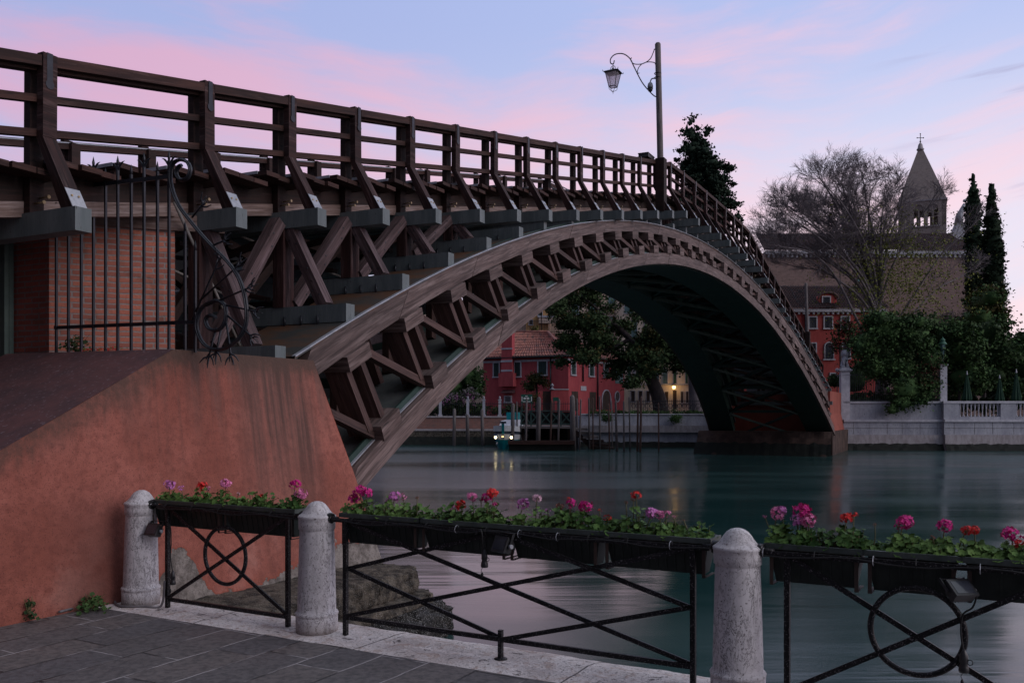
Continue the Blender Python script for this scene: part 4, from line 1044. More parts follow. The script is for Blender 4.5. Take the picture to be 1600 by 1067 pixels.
# ================================================================== PLANTERS AND GERANIUMS
def leaf_disc(mb, c, n_, r, k=7):
    n_ = n_.normalized(); a = n_.orthogonal().normalized(); b_ = n_.cross(a); i0 = len(mb.v)
    rot = random.random()*6.28; mb.v.append(tuple(c-n_*r*.18))
    for q in range(k*2):
        th = rot+math.pi*q/k; rr = r*(1.0 if q % 2 else .82)
        if q == 0: rr = r*.35
        p = c+a*math.cos(th)*rr+b_*math.sin(th)*rr+n_*random.uniform(-.1, .12)*r
        mb.v.append(tuple(p))
    m = k*2
    for q in range(m):
        mb.f.append((i0, i0+1+q, i0+1+(q+1) % m)); mb.uv.append([(0, 0)]*3); mb.m.append(0); mb.sm.append(True)
def head(c, r, n=34):
    mb = MB(); r0 = r
    for _ in range(n):
        d = Vector((random.gauss(0, 1), random.gauss(0, 1), random.gauss(.25, 1))).normalized()
        p = c+Vector((d.x*r, d.y*r, d.z*r*.8))*random.uniform(.72, 1.02)
        nn = (d+Vector((random.uniform(-.5, .5), random.uniform(-.5, .5), random.uniform(-.5, .5)))).normalized()
        a = nn.orthogonal().normalized(); b_ = nn.cross(a); rr = r*random.uniform(.26, .38)
        pts = []
        for q in range(10):
            th = q*.628; k = rr*(1 if q % 2 else .62); pts.append(p+a*math.cos(th)*k+b_*math.sin(th)*k+nn*(rr*.25 if q % 2 else 0))
        i0 = len(mb.v); mb.v.append(tuple(p)); mb.v += [tuple(x_) for x_ in pts]
        for q in range(10): mb.f.append((i0, i0+1+q, i0+1+(q+1) % 10)); mb.uv.append([(0, 0)]*3); mb.m.append(0); mb.sm.append(False)
    return mb
DP = .12
def planter(x0, x1, plab, glab, flowers, nleaf, over=()):
    w0, w1 = fw(x0, 700, DP)[0], fw(x1, 700, DP)[0]; L = w1-w0; wm = (w0+w1)/2
    z1 = RT+.035; z0 = RT-.165
    root = thing('planter_box', plab, 'planter', FP(wm, DP, z0), 'dark plastic planters hung on the railing')
    mb = MB(); c = []
    for z_, e, dd in ((z0, .045, .052), (z1-.03, .012, .088)):
        c += [FP(w0+e, DP-dd, z_), FP(w1-e, DP-dd, z_), FP(w1-e, DP+dd, z_), FP(w0+e, DP+dd, z_)]
    mb.hexa(c)
    for q in range(int(L/.055)):   # vertical ribs on the front
        w = w0+.06+q*.055
        if w < w1-.05: mb.bar(FP(w, DP-.054, z0+.01), FP(w, DP-.089, z1-.035), .012, .006, up=FN)
    part(mb, 'tub', M['plastic_pot'], root, .01)
    mb = MB()
    for a_, b_ in ((FP(w0, DP-.095, z1), FP(w1, DP-.095, z1)), (FP(w0, DP+.095, z1), FP(w1, DP+.095, z1))): mb.bar(a_, b_, .022, .030)
    for w in (w0, w1): mb.bar(FP(w, DP-.105, z1), FP(w, DP+.105, z1), .022, .030)
    part(mb, 'rim', M['pot_rim'], root, .004)
    mb = MB(); mb.face([FP(w0+.01, DP-.08, z1-.02), FP(w1-.01, DP-.08, z1-.02), FP(w1-.01, DP+.08, z1-.02), FP(w0+.01, DP+.08, z1-.02)]); part(mb, 'soil', M['soil'], root)
    for w in (w0+.03, w1-.03):
        mb = MB(); mb.bar(FP(w, DP-.106, RT+.01), FP(w, DP-.106, z0-.008), .020, .004, up=FN); mb.bar(FP(w, DP-.106, z0-.010), FP(w, DP+.09, z0-.010), .020, .004); part(mb, 'hanging_bracket', M['door_brown'], root)
    g = thing('geranium', glab, 'plant', FP(wm, DP, z1), 'geraniums flowering in the planters')
    mb = MB(); tops = []
    nc = max(4, int(L/.065))
    cl = [(w0+(i+.5)/nc*L+random.uniform(-.02, .02), (.03+.13*random.random()**1.4)*(.45+.55*math.sin(math.pi*(i+.5)/nc))) for i in range(nc)]
    for (px, py, col, r) in flowers: 
        w, z_ = fw(px, py, DP); cl.append((min(max(w, w0+.03), w1-.03), min(.17, max(.07, (z_-z1)*.68))))
    for _ in range(int(nleaf*2.9)):
        cw, ch = random.choice(cl)
        u = random.random()**.6; th = random.random()*6.28
        ph = random.random()*math.pi/2
        w = cw+random.gauss(0, .034); d = max(-.10, random.gauss(.005, .05)); hh = ch*(1-min(1, (d/.13)**2))*random.uniform(.15, 1.05)**.8-.005
        if abs(d) > .095: hh -= (abs(d)-.095)*.5
        
        if w < w0-.01 or w > w1+.01: continue
        c_ = FP(w, DP+d, z1+hh); nn = UZ*.75+FN*(d*6)+FE*random.uniform(-.5, .5)-FN*random.uniform(-.1, .7)
        nn += Vector((random.uniform(-.4, .4), random.uniform(-.4, .4), 0))
        leaf_disc(mb, c_, nn, random.choice((random.uniform(.010, .018), random.uniform(.016, .026))))
        if random.random() < .22: mb.tube([FP(w*.8+cw*.2, DP+d*.5, z1-.02), c_], .0022, 4, mi=1)
    part(mb, 'leaves', [M['geranium_leaf'], M['stem']], g)
    for (px, py, col, r) in flowers:
        w, z_ = fw(px, py, DP); c_ = FP(w, DP, z_); r_ = r*1.12/F*c_.y
        hd = head(c_, r_, 40 if r > 6 else 16); h = part(hd, 'flower_head', M['petal_'+col], g)
        if col in ('magenta', 'lilac', 'red') and False: pass
        mb = MB(); b0 = FP(w+random.uniform(-.05, .05), DP+random.uniform(-.03, .03), z1-.01)
        mb.tube(curve([b0, b0.lerp(c_, .5)+FE*random.uniform(-.012, .012), c_], 4), .0032, 5)
        for _ in range(4): 
            e = Vector((random.uniform(-1, 1), random.uniform(-1, 1), random.uniform(-.2, .8)))*r_*.6; mb.tube([c_-UZ*r_*.6, c_+e], .0014, 4)
        part(mb, 'flower_stem', M['stem'], g)
grp = [
 (252, 362, 'dark planter on the left ring panel, next to the leftmost bollard', 'geraniums with lilac, red and pink heads beside the leftmost bollard', [(265,757,'lilac',8),(283,763,'lilac',5),(316,760,'red',8),(326,763,'pink',4),(352,755,'pink',8)], 150),
 (364, 474, 'dark planter on the left ring panel, touching the middle bollard', 'geraniums with one magenta and one pink head touching the middle bollard', [(407,775,'red',4),(372,771,'pale',3),(461,757,'magenta',8),(471,771,'pink',9),(400,772,'wilt',3)], 150),
 (546, 668, 'dark planter nearest the left end of the long lattice panel', 'geraniums with a tall magenta cluster at the left end of the long panel', [(553,779,'magenta',9),(562,767,'magenta',10),(573,770,'magenta',8),(617,776,'lilac',9),(607,780,'lilac',5),(630,776,'pink',6),(624,792,'lilac',4),(652,778,'wilt',3),(590,794,'wilt',3)], 150),
 (670, 806, 'second planter from the left on the long lattice panel', 'geraniums with a high red head above pink ones, second on the long panel', [(720,789,'red',8),(738,776,'pink',8),(769,770,'red',8),(761,777,'magenta',8),(709,794,'pink',5),(773,788,'magenta',4),(752,781,'wilt',3)], 165),
 (806, 948, 'third planter from the left on the long lattice panel', 'geraniums with lilac, crimson and two magenta heads, third on the long panel', [(818,787,'lilac',9),(839,778,'pale',7),(856,797,'lilac',4),(875,790,'wilt',6),(893,786,'magenta',8),(888,779,'red',3),(916,791,'magenta',10),(937,797,'red',3)], 165),
 (952, 1116, 'planter with one bare end at the right end of the long lattice panel', 'geraniums with one red head on a long stalk, right end of the long panel', [(949,809,'red',6),(994,773,'red',7),(990,780,'wilt',4),(1018,802,'lilac',9),(1031,804,'pink',7),(1042,803,'pink',6),(978,785,'wilt',3),(1053,807,'pink',2.5),(1068,812,'wilt',2)], 170),
 (1204, 1352, 'planter nearest the tall bollard on the right ring panel', 'geraniums with big pink and magenta heads beside the nearest bollard', [(1215,802,'pink',11),(1195,807,'pink',3),(1222,797,'lilac',7),(1253,797,'magenta',12),(1262,813,'pink',12),(1247,812,'lilac',10),(1323,809,'red',9),(1334,805,'red',6),(1367,820,'wilt',3)], 190),
 (1354, 1502, 'middle planter on the right ring panel above the round ring', 'geraniums with two separate magenta heads above the round ring', [(1413,816,'magenta',12),(1403,822,'magenta',6),(1457,840,'wilt',4),(1476,821,'magenta',11)], 175),
 (1506, 1660, 'planter cut by the right edge of the picture', 'geraniums with orange-red and magenta heads at the right edge', [(1510,828,'red',8),(1523,828,'red',7),(1530,854,'magenta',5),(1580,834,'magenta',12),(1592,850,'red',8),(1604,840,'magenta',6)], 190)]
for g_ in grp: planter(*g_)
# ================================================================== FLOODLIGHTS, PLUGS, CABLES ON THE RAILING
def floodlight(w, d, z_, yaw, pitch, label, s=1.):
    root = thing('floodlight', label, 'floodlight', FP(w, d, z_), 'small floodlights clamped to the railing')
    from mathutils import Matrix, Euler
    Rm = Euler((pitch, 0, yaw)).to_matrix()
    X, Y, Z = [Rm @ Vector(v)*s for v in ((1, 0, 0), (0, 1, 0), (0, 0, 1))]; c = FP(w, d, z_)
    mb = MB(); mb.box(c-X*.055-Y*.022-Z*.045, X*.11, Y*.045, Z*.09); part(mb, 'housing', M['fixture'], root, .008)
    mb = MB(); mb.box(c-X*.062-Y*.034-Z*.052, X*.124, Y*.011, Z*.104); part(mb, 'front_frame', M['fixture'], root, .004)
    mb = MB(); mb.box(c-X*.048-Y*.0355-Z*.038, X*.096, Y*.002, Z*.076); part(mb, 'glass', M['glass_dark'], root)
    mb = MB()
    for q in range(6): mb.box(c-X*(.045-q*.018)-X*.002+Y*.0235-Z*.035, X*.004, Y*.018, Z*.07)
    part(mb, 'cooling_fin', M['fixture'], root)
    mb = MB()
    for s_ in (-1, 1): mb.bar(c+X*s_*.066+Z*.0, c+X*s_*.066+Z*.085, .004, .018, up=Y)
    mb.bar(c-X*.068+Z*.085, c+X*.068+Z*.085, .018, .004); part(mb, 'yoke', M['fixture'], root)
    mb = MB(); mb.tube([c+X*.066, c+X*.085], .014, 8); part(mb, 'knob', M['zinc'], root)
def plug(px, py0, py1, d, label, back=None):
    w, za = fw(px, py0, d); w2, zb_ = fw(px+3, py1, d)
    root = thing('cable_socket', label, 'socket', FP(w, d, za), 'black rubber sockets hanging from cables')
    mb = MB(); st = back or [FP(w-.06, d, za+.10), FP(w-.01, d, za+.13)]
    zp = zb_+.10
    mb.tube(curve(st+[FP(w+.004, d, za), FP(w-.004, d, (za+zp)/2), FP(w2, d, zp)], 8), .0045, 6); part(mb, 'cable', M['cable'], root)
    mb = MB(); mb.lathe(FP(w2, d, zb_), [(.022, 0), (.025, .01), (.022, .03), (.016, .045), (.021, .055), (.019, .085), (.010, .105), (.006, .115)], 14); part(mb, 'socket_body', M['fixture'], root)
    mb = MB(); c = FP(w2+.028, d-.01, zb_+.055); mb.tube([c+FE*(.013*math.cos(q*.628))+UZ*(.013*math.sin(q*.628)) for q in range(10)], .0025, 5, closed=True); part(mb, 'hanging_loop', M['cable'], root)
    mb = MB(); mb.tube(curve([FP(w2, d-.015, zb_+.01), FP(w2-.012, d-.02, zb_-.015), FP(w2-.006, d-.02, zb_-.03)], 5), .0018, 5); mb.ball(FP(w2-.006, d-.02, zb_-.048), .009, 8, sq=(1, 1, 2.2)); part(mb, 'cap', M['cable'], root)
w, z_ = fw(241, 829, -.05); floodlight(w, -.05, z_, R(-25), R(-28), 'black floodlight tilted down beside the leftmost bollard')
w, z_ = fw(786, 852, -.06); floodlight(w, -.06, z_, R(-48), R(-24), 'black floodlight hanging under the planters of the long lattice panel')
w, z_ = fw(1500, 924, -.05); floodlight(w, -.05, z_, R(10), R(-52), 'black floodlight with a clear cover leaning on the right ring panel', 1.0)
plug(267, 845, 913, -.03, 'black rubber cable socket hanging low beside the left upright')
plug(754, 860, 886, -.04, 'black rubber cable socket hanging under the middle planters of the long panel')
plug(1503, 960, 1050, -.03, 'black rubber cable socket hanging beside the round ring at the right', [FP(fw(1528, 925, -.03)[0], -.03, fw(1528, 925, -.03)[1]), FP(fw(1520, 948, -.03)[0], -.03, fw(1520, 948, -.03)[1])])
# cables tied along the top rail
cb = thing('rail_cable', 'thin black cable tied along the top rails of the railing', 'cable', FP(px_on_fence(540), -.02, RT))
mb = MB(); pts = []
w = px_on_fence(250)
while w < 4.6: pts.append(FP(w, -.022+random.uniform(-.004, .004), RT-.005+.012*math.sin(w*9)+random.uniform(-.004, .004))); w += .12
mb.tube(pts, .0045, 6); part(mb, 'cable_run', M['cable'], cb)
w = px_on_fence(262)
while w < 4.6:
    mb = MB(); c = FP(w, -.006, RT); mb.tube([c+FN*(.028*math.cos(q*.785))+UZ*(.026*math.sin(q*.785)) for q in range(8)], .0022, 4, closed=True); part(mb, 'cable_tie', M['cable'] if random.random() < .6 else M['zinc'], cb); w += random.uniform(.2, .34)
gc = thing('ground_cable', 'grey cable conduit lying on the kerb around the foot of the leftmost bollard', 'cable', FP(bw[0]-.3, 0, GZ))
mb = MB(); b0 = FP(bw[0], 0, GZ)
path = [B(-2.9, oa(-1.6, -2.9)+.03, GZ+.03), b0-FE*.32+UZ*.012-FN*.02, b0-FE*.17-FN*.12+UZ*.012, b0-FN*.185+UZ*.012, b0+FE*.17-FN*.10+UZ*.012, FP(px_on_fence(262)-.03, -.04, GZ+.02), FP(px_on_fence(262)-.01, -.02, GZ+.22)]
mb.tube(curve(path, 8), .0095, 8); part(mb, 'conduit', M['conduit'], gc)
# ================================================================== WEEDS
def weed(c, r, h, n, mat, label, name='weed_clump', bits=None):
    root = thing(name, label, 'plant', c)
    mb = MB()
    for _ in range(n):
        d = Vector((random.gauss(0, .45), random.gauss(0, .45), 0))*r; hh = h*random.random()*(1-min(.8, d.length/r*.5))
        p = Vector(c)+d+UZ*hh; leaf_disc(mb, p, UZ+Vector((random.uniform(-1, 1), random.uniform(-1.4, .6), 0)), random.uniform(.010, .024), 4)
    part(mb, 'leaves', mat, root)
    mb = MB()
    for _ in range(10):
        d = Vector((random.gauss(0, .5), random.gauss(0, .5), 0))*r; mb.tube([Vector(c), Vector(c)+d*.5+UZ*h*.5, Vector(c)+d+UZ*h*random.uniform(.5, 1)], .002, 4)
    part(mb, 'stems', M['stem'], root)
    if bits:
        for mt, nn in bits:
            mb = MB()
            for _ in range(nn):
                p = Vector(c)+RX*random.uniform(.15, .75)-AX*random.uniform(0, .12)+UZ*random.uniform(0, .03); leaf_disc(mb, p, UZ-Vector((0, .6, 0)), random.uniform(.008, .016), 3)
            o_ = part(mb, 'fallen_blossom', mt, root); o_['kind'] = 'stuff'
weed(B(-2.66, oa(-1.6, -2.66)+.09, GZ+.01), .13, .13, 150, M['leaf_mid'], 'green weed growing where the red abutment meets the pavement')
weed(B(-3.14, oa(-1.6, -3.1)+.03, GZ+.02), .05, .18, 40, M['leaf_dark'], 'thin weak weed on the red wall at the left edge')
weed(gx(112, 546)+Vector((0, .12, -.02)), .16, .20, 170, M['leaf_dark'], 'dark bushy weed with fallen red and yellow petals behind the grille', 'weed_clump', [(M['petal_red'], 46), (M['petal_wilt'], 30), (M['leaf_lime'], 24)])
# ================================================================== FAR BANK
class Fac:
    """vertical facade through two ground points; turns image points into places on the wall"""
    def __init__(s, a, b): s.a = Vector((a[0], a[1], 0)); s.b = Vector((b[0], b[1], 0)); s.L = (s.b-s.a).length; s.d = (s.b-s.a)/s.L; s.n = Vector((s.d.y, -s.d.x, 0))
    def st(s, px, py, off=0.):
        u = (px-800)/F; a = s.a+s.n*off; w = (u*a.y-a.x)/(s.d.x-u*s.d.y); return w, (HZ-py)/F*(a.y+s.d.y*w)
    def P(s, w, z_, off=0.): return s.a+s.d*w+s.n*off+UZ*z_
    def rect(s, mb, w0, w1, z0, z1, off, th=.05, mi=0):
        mb.box(s.P(w0, z0, off), s.d*(w1-w0), s.n*th, UZ*(z1-z0), mi)
    def prect(s, x0, y0, x1, y1):
        w0, z1 = s.st(x0, y0); w1, z0 = s.st(x1, y1); z1b = s.st(x1, y0)[1]; return w0, w1, z0, (z1+z1b)/2
def window(fc, root, r, pane='shutter_dark', frame='stone_trim', fw_=.10, sill=True, name='window', bars=True, arch=False):
    w0, w1, z0, z1 = fc.prect(*r)
    o = thing_child2(name, fc.P((w0+w1)/2, (z0+z1)/2), root)
    mb = MB(); fc.rect(mb, w0+fw_, w1-fw_, z0+fw_, z1-fw_, .012, .02); part(mb, 'pane', M[pane], o)
    if frame:
        mb = MB(); fc.rect(mb, w0, w0+fw_, z0, z1, .005, .09); fc.rect(mb, w1-fw_, w1, z0, z1, .005, .09); fc.rect(mb, w0+fw_+.001, w1-fw_-.001, z1-fw_, z1, .005, .09)
        if sill: fc.rect(mb, w0-.04, w1+.04, z0-.03, z0+fw_*.8, .005, .14)
        else: fc.rect(mb, w0+fw_+.001, w1-fw_-.001, z0, z0+fw_, .005, .09)
        part(mb, 'frame', M[frame], o)
    if bars:
        mb = MB(); m_ = (w0+w1)/2; fc.rect(mb, m_-.02, m_+.02, z0+fw_+.01, z1-fw_-.01, .034, .025)
        for k_ in range(1, 4):
            zz = z0+fw_+(z1-z0-2*fw_)*k_/4; fc.rect(mb, w0+fw_+.01, m_-.022, zz, zz+.03, .034, .015); fc.rect(mb, m_+.022, w1-fw_-.01, zz, zz+.03, .034, .015)
        part(mb, 'shutter_slats', M[pane], o)
    return o
def thing_child2(name, loc, parent):
    o = bpy.data.objects.new(name, None); COL.objects.link(o); o.parent = parent; o.location = Vector(loc)-parent.location; return o
def tiled(mb, a, b_, c, d, n=None, rows=None):
    """a-b eave, d-c ridge: barrel tiles as corrugation with stepped courses"""
    a, b_, c, d = [Vector(p) for p in (a, b_, c, d)]
    L = (b_-a).length; H = ((d+c)/2-(a+b_)/2).length; n = n or int(L/.24); rows = rows or max(3, int(H/.42))
    nr = (b_-a).cross(d-a).normalized()
    if nr.z < 0: nr = -nr
    cols = n*4
    def pt(i, j, lift):
        u = i/cols; e = a.lerp(b_, u); t_ = d.lerp(c, u); p = e.lerp(t_, j/rows)
        return p+nr*(.055*math.cos(i*math.pi/2)+lift)
    for j in range(rows):
        for i in range(cols):
            q = [pt(i, j, .05), pt(i+1, j, .05), pt(i+1, j+1, .0), pt(i, j+1, .0)]
            uv = [(L*i/cols, H*j/rows), (L*(i+1)/cols, H*j/rows), (L*(i+1)/cols, H*(j+1)/rows), (L*i/cols, H*(j+1)/rows)]
            mb.face(q, uv, 0, False)
            q2 = [pt(i, j, -.02), pt(i+1, j, -.02), pt(i+1, j, .05), pt(i, j, .05)]; mb.face(q2, [uv[0]]*4)
# ------------------------------------------------------------------ ground of the far bank
LB = [(-160, 74), (-12, 66.6), (4.6, 66.2), (5.3, 62.0), (13.2, 61.4), (15.3, 58), (24.6, 57.2), (60, 55.9), (200, 54)]
mb = MB(); top_ = [Vector((x, y+.25, -.50)) for x, y in LB]
mb.face(list(reversed(top_+[Vector((500, 54, -.5)), Vector((900, 900, -.5)), Vector((-900, 900, -.5)), Vector((-400, 90, -.5))]))) if False else None
addf(mb, top_+[Vector((400, 60, -.5)), Vector((900, 1500, -.5)), Vector((-900, 1500, -.5)), Vector((-400, 90, -.5))], UZ)
g_ = mb.build('far_ground', M['soil']); g_['kind'] = 'structure'
def skirt(fc, w0, w1, z0, z1, off, th, name, mat, root, n=None, amp=.10):
    mb = MB(); n = n or int((w1-w0)/.25)
    rows = []
    for i in range(n+1):
        w = w0+(w1-w0)*i/n; row = []
        for j in range(5):
            z_ = z1+(z0-z1)*j/4; row.append(fc.P(w, z_+(noise.noise(Vector((w*2.3, j, 1)))*amp*(1 if j == 0 else .4)), off+th*(j/4)+noise.noise(Vector((w*3, j*2, 5)))*amp*.7))
        rows.append([fc.P(w, z1, off-.15)]+row)
    for i in range(n):
        for j in range(5): mb.face([rows[i][j], rows[i][j+1], rows[i+1][j+1], rows[i+1][j]], None, 0, True)
    part(mb, name, mat, root)
# left brick quay
q1 = thing('brick_quay_wall', 'old brick quay wall with a pale stone coping on the far left bank, behind the boat', 'quay wall', (-6, 66.6, WZ))
f1 = Fac((-40, 68.2), (4.7, 66.2))
def fband(fc, root, name, mat, w0, w1, z0, z1, off, th=.4, bev=0):
    mb = MB(); mb.box(fc.P(w0, z0, off-th), fc.d*(w1-w0), fc.n*th, UZ*(z1-z0)); return part(mb, name, M[mat], root, bev)
fband(f1, q1, 'brick_face', 'brick_quay', 0, f1.L, -1.28, -.44, 0)
fband(f1, q1, 'stone_coping', 'stone_pillar', 0, f1.L, -.438, -.33, .08, .5)
fband(f1, q1, 'stone_ledge', 'stone_pillar', 0, f1.L, -1.42, -1.285, .45, .85)
fband(f1, q1, 'rubble_base', 'found', 0, f1.L, -2.9, -1.425, .38, .8)
skirt(f1, 5, f1.L, -2.6, -1.85, .40, .35, 'algae_band', M['algae'], q1)
# white stone quay right of it
q2 = thing('white_quay_wall', 'pale stone quay wall in stepped bands under the yellow house, seen through the mooring poles', 'quay wall', (9, 62, WZ))
f2 = Fac((4.75, 62.3), (13.4, 61.3))
fband(f2, q2, 'parapet', 'stone_white', 0, f2.L, -.95, -.22, 0)
fband(f2, q2, 'coping', 'stone_trim', -.05, f2.L+.05, -.215, -.14, .07, .5)
fband(f2, q2, 'projecting_ledge', 'stone_pillar', -.1, f2.L+.2, -1.42, -.955, .40, .8)
fband(f2, q2, 'lower_face', 'stone_white', 0, f2.L+.1, -2.9, -1.425, .12, .5)
skirt(f2, 0, f2.L, -2.6, -2.08, .13, .3, 'algae_band', M['algae'], q2)
f2b = Fac((13.4, 61.3), (15.4, 58.2))
fband(f2b, q2, 'return_face', 'brick_quay', 0, f2b.L, -2.9, -.3, 0)
f2c = Fac((4.7, 66.5), (4.75, 62.3)); fband(f2c, q2, 'return_face', 'stone_white', 0, f2c.L-.02, -2.9, -.3, 0)
# far abutment
fa = thing('far_abutment', 'red plastered bridge abutment on a stone base at the far foot of the bridge', 'abutment', B(49, -2.1, WZ))
mb = MB()
def poly_ex(mb, pts, ext): mb.prism(pts, ext)
sidep = lambda s_: [B(46.7, s_(.95), .95), B(53.6, s_(.95), .95), B(53.6, s_(-1.15), -1.15), B(45.6, s_(-1.15), -1.15)]
for s_, e in ((lambda h: .62-.195*(h-1.32), -RX*.5), (lambda h: -4.3-(.62-.195*(h-1.32)), RX*.5)): 
    mb = MB(); mb.prism(sidep(s_), e); part(mb, 'plastered_pier', M['stucco_far'], fa)
mb = MB(); mb.box(B(47.6, -5.3, -1.2), AX*6, RX*6.2, UZ*2.4); part(mb, 'back_wall', M['stucco_far'], fa)
mb = MB(); rows = []
for i in range(41):
    o = -6.1+7.45*i/40; rows.append([B(46.0, o, -1.12)]+[B(44.6-.25*j+noise.noise(Vector((o*1.5, j, 0)))*.15, o, -1.12-.35*j) for j in range(5)])
for i in range(40):
    for j in range(5): mb.face([rows[i][j], rows[i+1][j], rows[i+1][j+1], rows[i][j+1]], None, 0, True)
part(mb, 'stone_base', M['found_far'], fa)
mb = MB(); mb.box(B(45.2, .9, -2.9), AX*9, RX*.42, UZ*1.77); mb.box(B(45.2, -6.05, -2.9), AX*9, RX*.9, UZ*1.77); part(mb, 'base_return', M['found_far'], fa)
mb = MB()
for i in range(60):
    o0 = -6.15+7.55*i/60; h0 = -2.05+noise.noise(Vector((o0*3, 3, 3)))*.12; h1 = -2.05+noise.noise(Vector(((o0+.126)*3, 3, 3)))*.12
    mb.face([B(43.95, o0, h0+.28), B(43.95, o0+.127, h1+.28), B(43.5, o0+.127, -2.7), B(43.5, o0, -2.7)][::-1], None, 0, True)
part(mb, 'algae_band', M['algae'], fa)
# right garden wall with balustrade
q3 = thing('garden_quay_wall', 'pale stone garden wall rising from the water at the right, with a balustrade along its right half', 'quay wall', (30, 56, WZ))
f3 = Fac(((1318-800)/F*57.3, 57.3), ((1473-800)/F*56.6, 56.6)); f4 = Fac(((1474-800)/F*56.4, 56.4), (62, 54.6))
z_ = lambda py, Y: (HZ-py)/F*Y
for fc, w1 in ((f3, f3.L), (f4, f4.L)):
    Y = fc.a.y
    o_ = 0 if fc is f3 else .12
    if fc is f3:
        fband(fc, q3, 'upper_panel', 'stone_white', 0, w1, z_(655, Y), z_(630, Y), -.1+o_, .5)
        fband(fc, q3, 'coping', 'stone_trim', 0, w1, z_(630, Y)+.003, z_(627, Y), -.02, .6)
    fband(fc, q3, 'ledge', 'stone_trim', 0, w1+.06, z_(659, Y), z_(655, Y)-.003, .10+o_, .6, .03)
    fband(fc, q3, 'middle_band', 'stone_white', 0, w1, z_(679, Y), z_(659, Y)-.003, .0+o_, .6)
    fband(fc, q3, 'foot_band', 'stone_pillar', 0, w1+.03, -2.9, z_(679, Y)-.003, .16+o_, .7, .03)
    skirt(fc, 0, w1, -2.6, -2.02, .17+o_, .3, 'algae_band', M['algae'], q3)
mb = MB()  # block joints on the middle band
for fc in (f3, f4):
    w = .6
    while w < min(fc.L, 16): 
        fc.rect(mb, w, w+.018, z_(678, fc.a.y), z_(660, fc.a.y), .001+(0 if fc is f3 else .12), .004); w += random.uniform(.9, 1.5)
    fc.rect(mb, .05, min(fc.L, 16), z_(669, fc.a.y), z_(669, fc.a.y)+.018, .006+(0 if fc is f3 else .12), .003)
part(mb, 'block_joints', M['found'], q3)
Y = f4.a.y
fband(f4, q3, 'rail_top', 'stone_trim', -.03, f4.L, z_(630, Y), z_(626.5, Y), .10, .45, .02)
wA, wB = f4.st(1498, 640)[0], f4.st(1563, 640)[0]; wC = f4.st(1587, 640)[0]
for a_, b_ in ((0, wA), (wB, wC)): fband(f4, q3, 'balustrade_pier', 'stone_white', a_, b_, z_(655, Y)+.002, z_(630, Y)-.002, .06, .35)
fband(f4, q3, 'balustrade_foot', 'stone_white', wA, f4.L, z_(655, Y)+.002, z_(651, Y), .04, .3)
def balrow(w0, w1):
    k_ = int((w1-w0)/.24)
    for i in range(k_+1):
        w = w0+(w1-w0)*(i+.5)/(k_+1); zb_, zt = z_(651, Y)+.003, z_(630, Y)-.003; H = zt-zb_
        mb = MB(); mb.lathe(f4.P(w, zb_, -.12), [(.055, 0), (.055, H*.08), (.030, H*.14), (.030, H*.5), (.042, H*.62), (.05, H*.7), (.03, H*.76), (.06, H*.84), (.085, H*.95), (.085, H)], 10)
        mb.ball(f4.P(w, zb_+H*.80, -.12), .07, 8, sq=(1, .6, 1)); part(mb, 'baluster', M['stone_trim'], q3)
balrow(wA, wB); balrow(wC, wC+6)
# stone pier with lion, pier with lamp, iron fence
def pier(fc, x0, x1, y0, y1, off, name, label, cat):
    w0, zt = fc.st(x0, y0, off); w1, zb_ = fc.st(x1, y1, off); root = thing(name, label, cat, fc.P((w0+w1)/2, zb_, off))
    W_ = w1-w0; mb = MB(); mb.box(fc.P(w0, zb_, off-W_), fc.d*W_, fc.n*W_, UZ*(zt-zb_)); part(mb, 'shaft', M['stone_trim'], root, .02)
    return root, w0, w1, zb_, zt, W_
r_, w0, w1, zb_, zt, W_ = pier(f3, 1314.5, 1328, 581, 656, -.02, 'stone_gate_pier', 'white square stone pier right of the far bridge foot, carrying a lion', 'pier')
mb = MB()
for z0, z1, e in ((zt-.22, zt-.16, .03), (zt, zt+.07, .06), (zt+.073, zt+.15, .13), (zt+.153, zt+.22, .06)): mb.box(f3.P(w0-e, z0, -.02+e-W_-2*e), f3.d*(W_+2*e), f3.n*(W_+2*e), UZ*(z1-z0))
part(mb, 'cap', M['stone_white'], r_, .01)
# seated lion: haunches, chest, forelegs, mane, head
c0 = f3.P((w0+w1)/2, zt+.22, -.02-W_/2); s_ = 1.0; fwd = f3.n; rt = f3.d
ln = MB(); V3 = lambda x, y, z_: c0+rt*x+fwd*y+UZ*z_
lion = thing('lion_statue', 'weathered grey stone statue of a seated lion on top of the pier', 'statue', c0)
def ell(mb, c, rx, ry, rz, n=14): 
    k0 = len(mb.v); mb.ball((0, 0, 0), 1, n)
    for i in range(k0, len(mb.v)):
        v = mb.v[i]; p = V3(*c)+rt*v[0]*rx+fwd*v[1]*ry+UZ*v[2]*rz; mb.v[i] = tuple(p+Vector((noise.noise(p*9), noise.noise(p*9+Vector((5, 0, 0))), noise.noise(p*9+Vector((0, 7, 0)))))*.018)
mb = MB(); mb.box(V3(-.24, -.32, 0), rt*.48, fwd*.62, UZ*.08)
ell(mb, (0, -.12, .33), .21, .24, .27); ell(mb, (0, .02, .58), .19, .19, .33); ell(mb, (.17, .0, .20), .09, .20, .14); ell(mb, (-.17, .0, .20), .09, .20, .14)
for sx in (-.10, .10):
    mb.tube([V3(sx, .15, .66), V3(sx, .20, .38), V3(sx, .19, .12)], [.085, .062, .055], 10); ell(mb, (sx, .23, .12), .065, .10, .05)
    ell(mb, (sx*1.9, .18, .12), .06, .11, .05)
mb.tube([V3(0, -.3, .12), V3(.2, -.28, .1), V3(.27, -.1, .11)], [.04, .035, .03], 8); part(mb, 'body', M['stone_white'], lion)
mb = MB(); ell(mb, (0, .03, .93), .23, .19, .27)
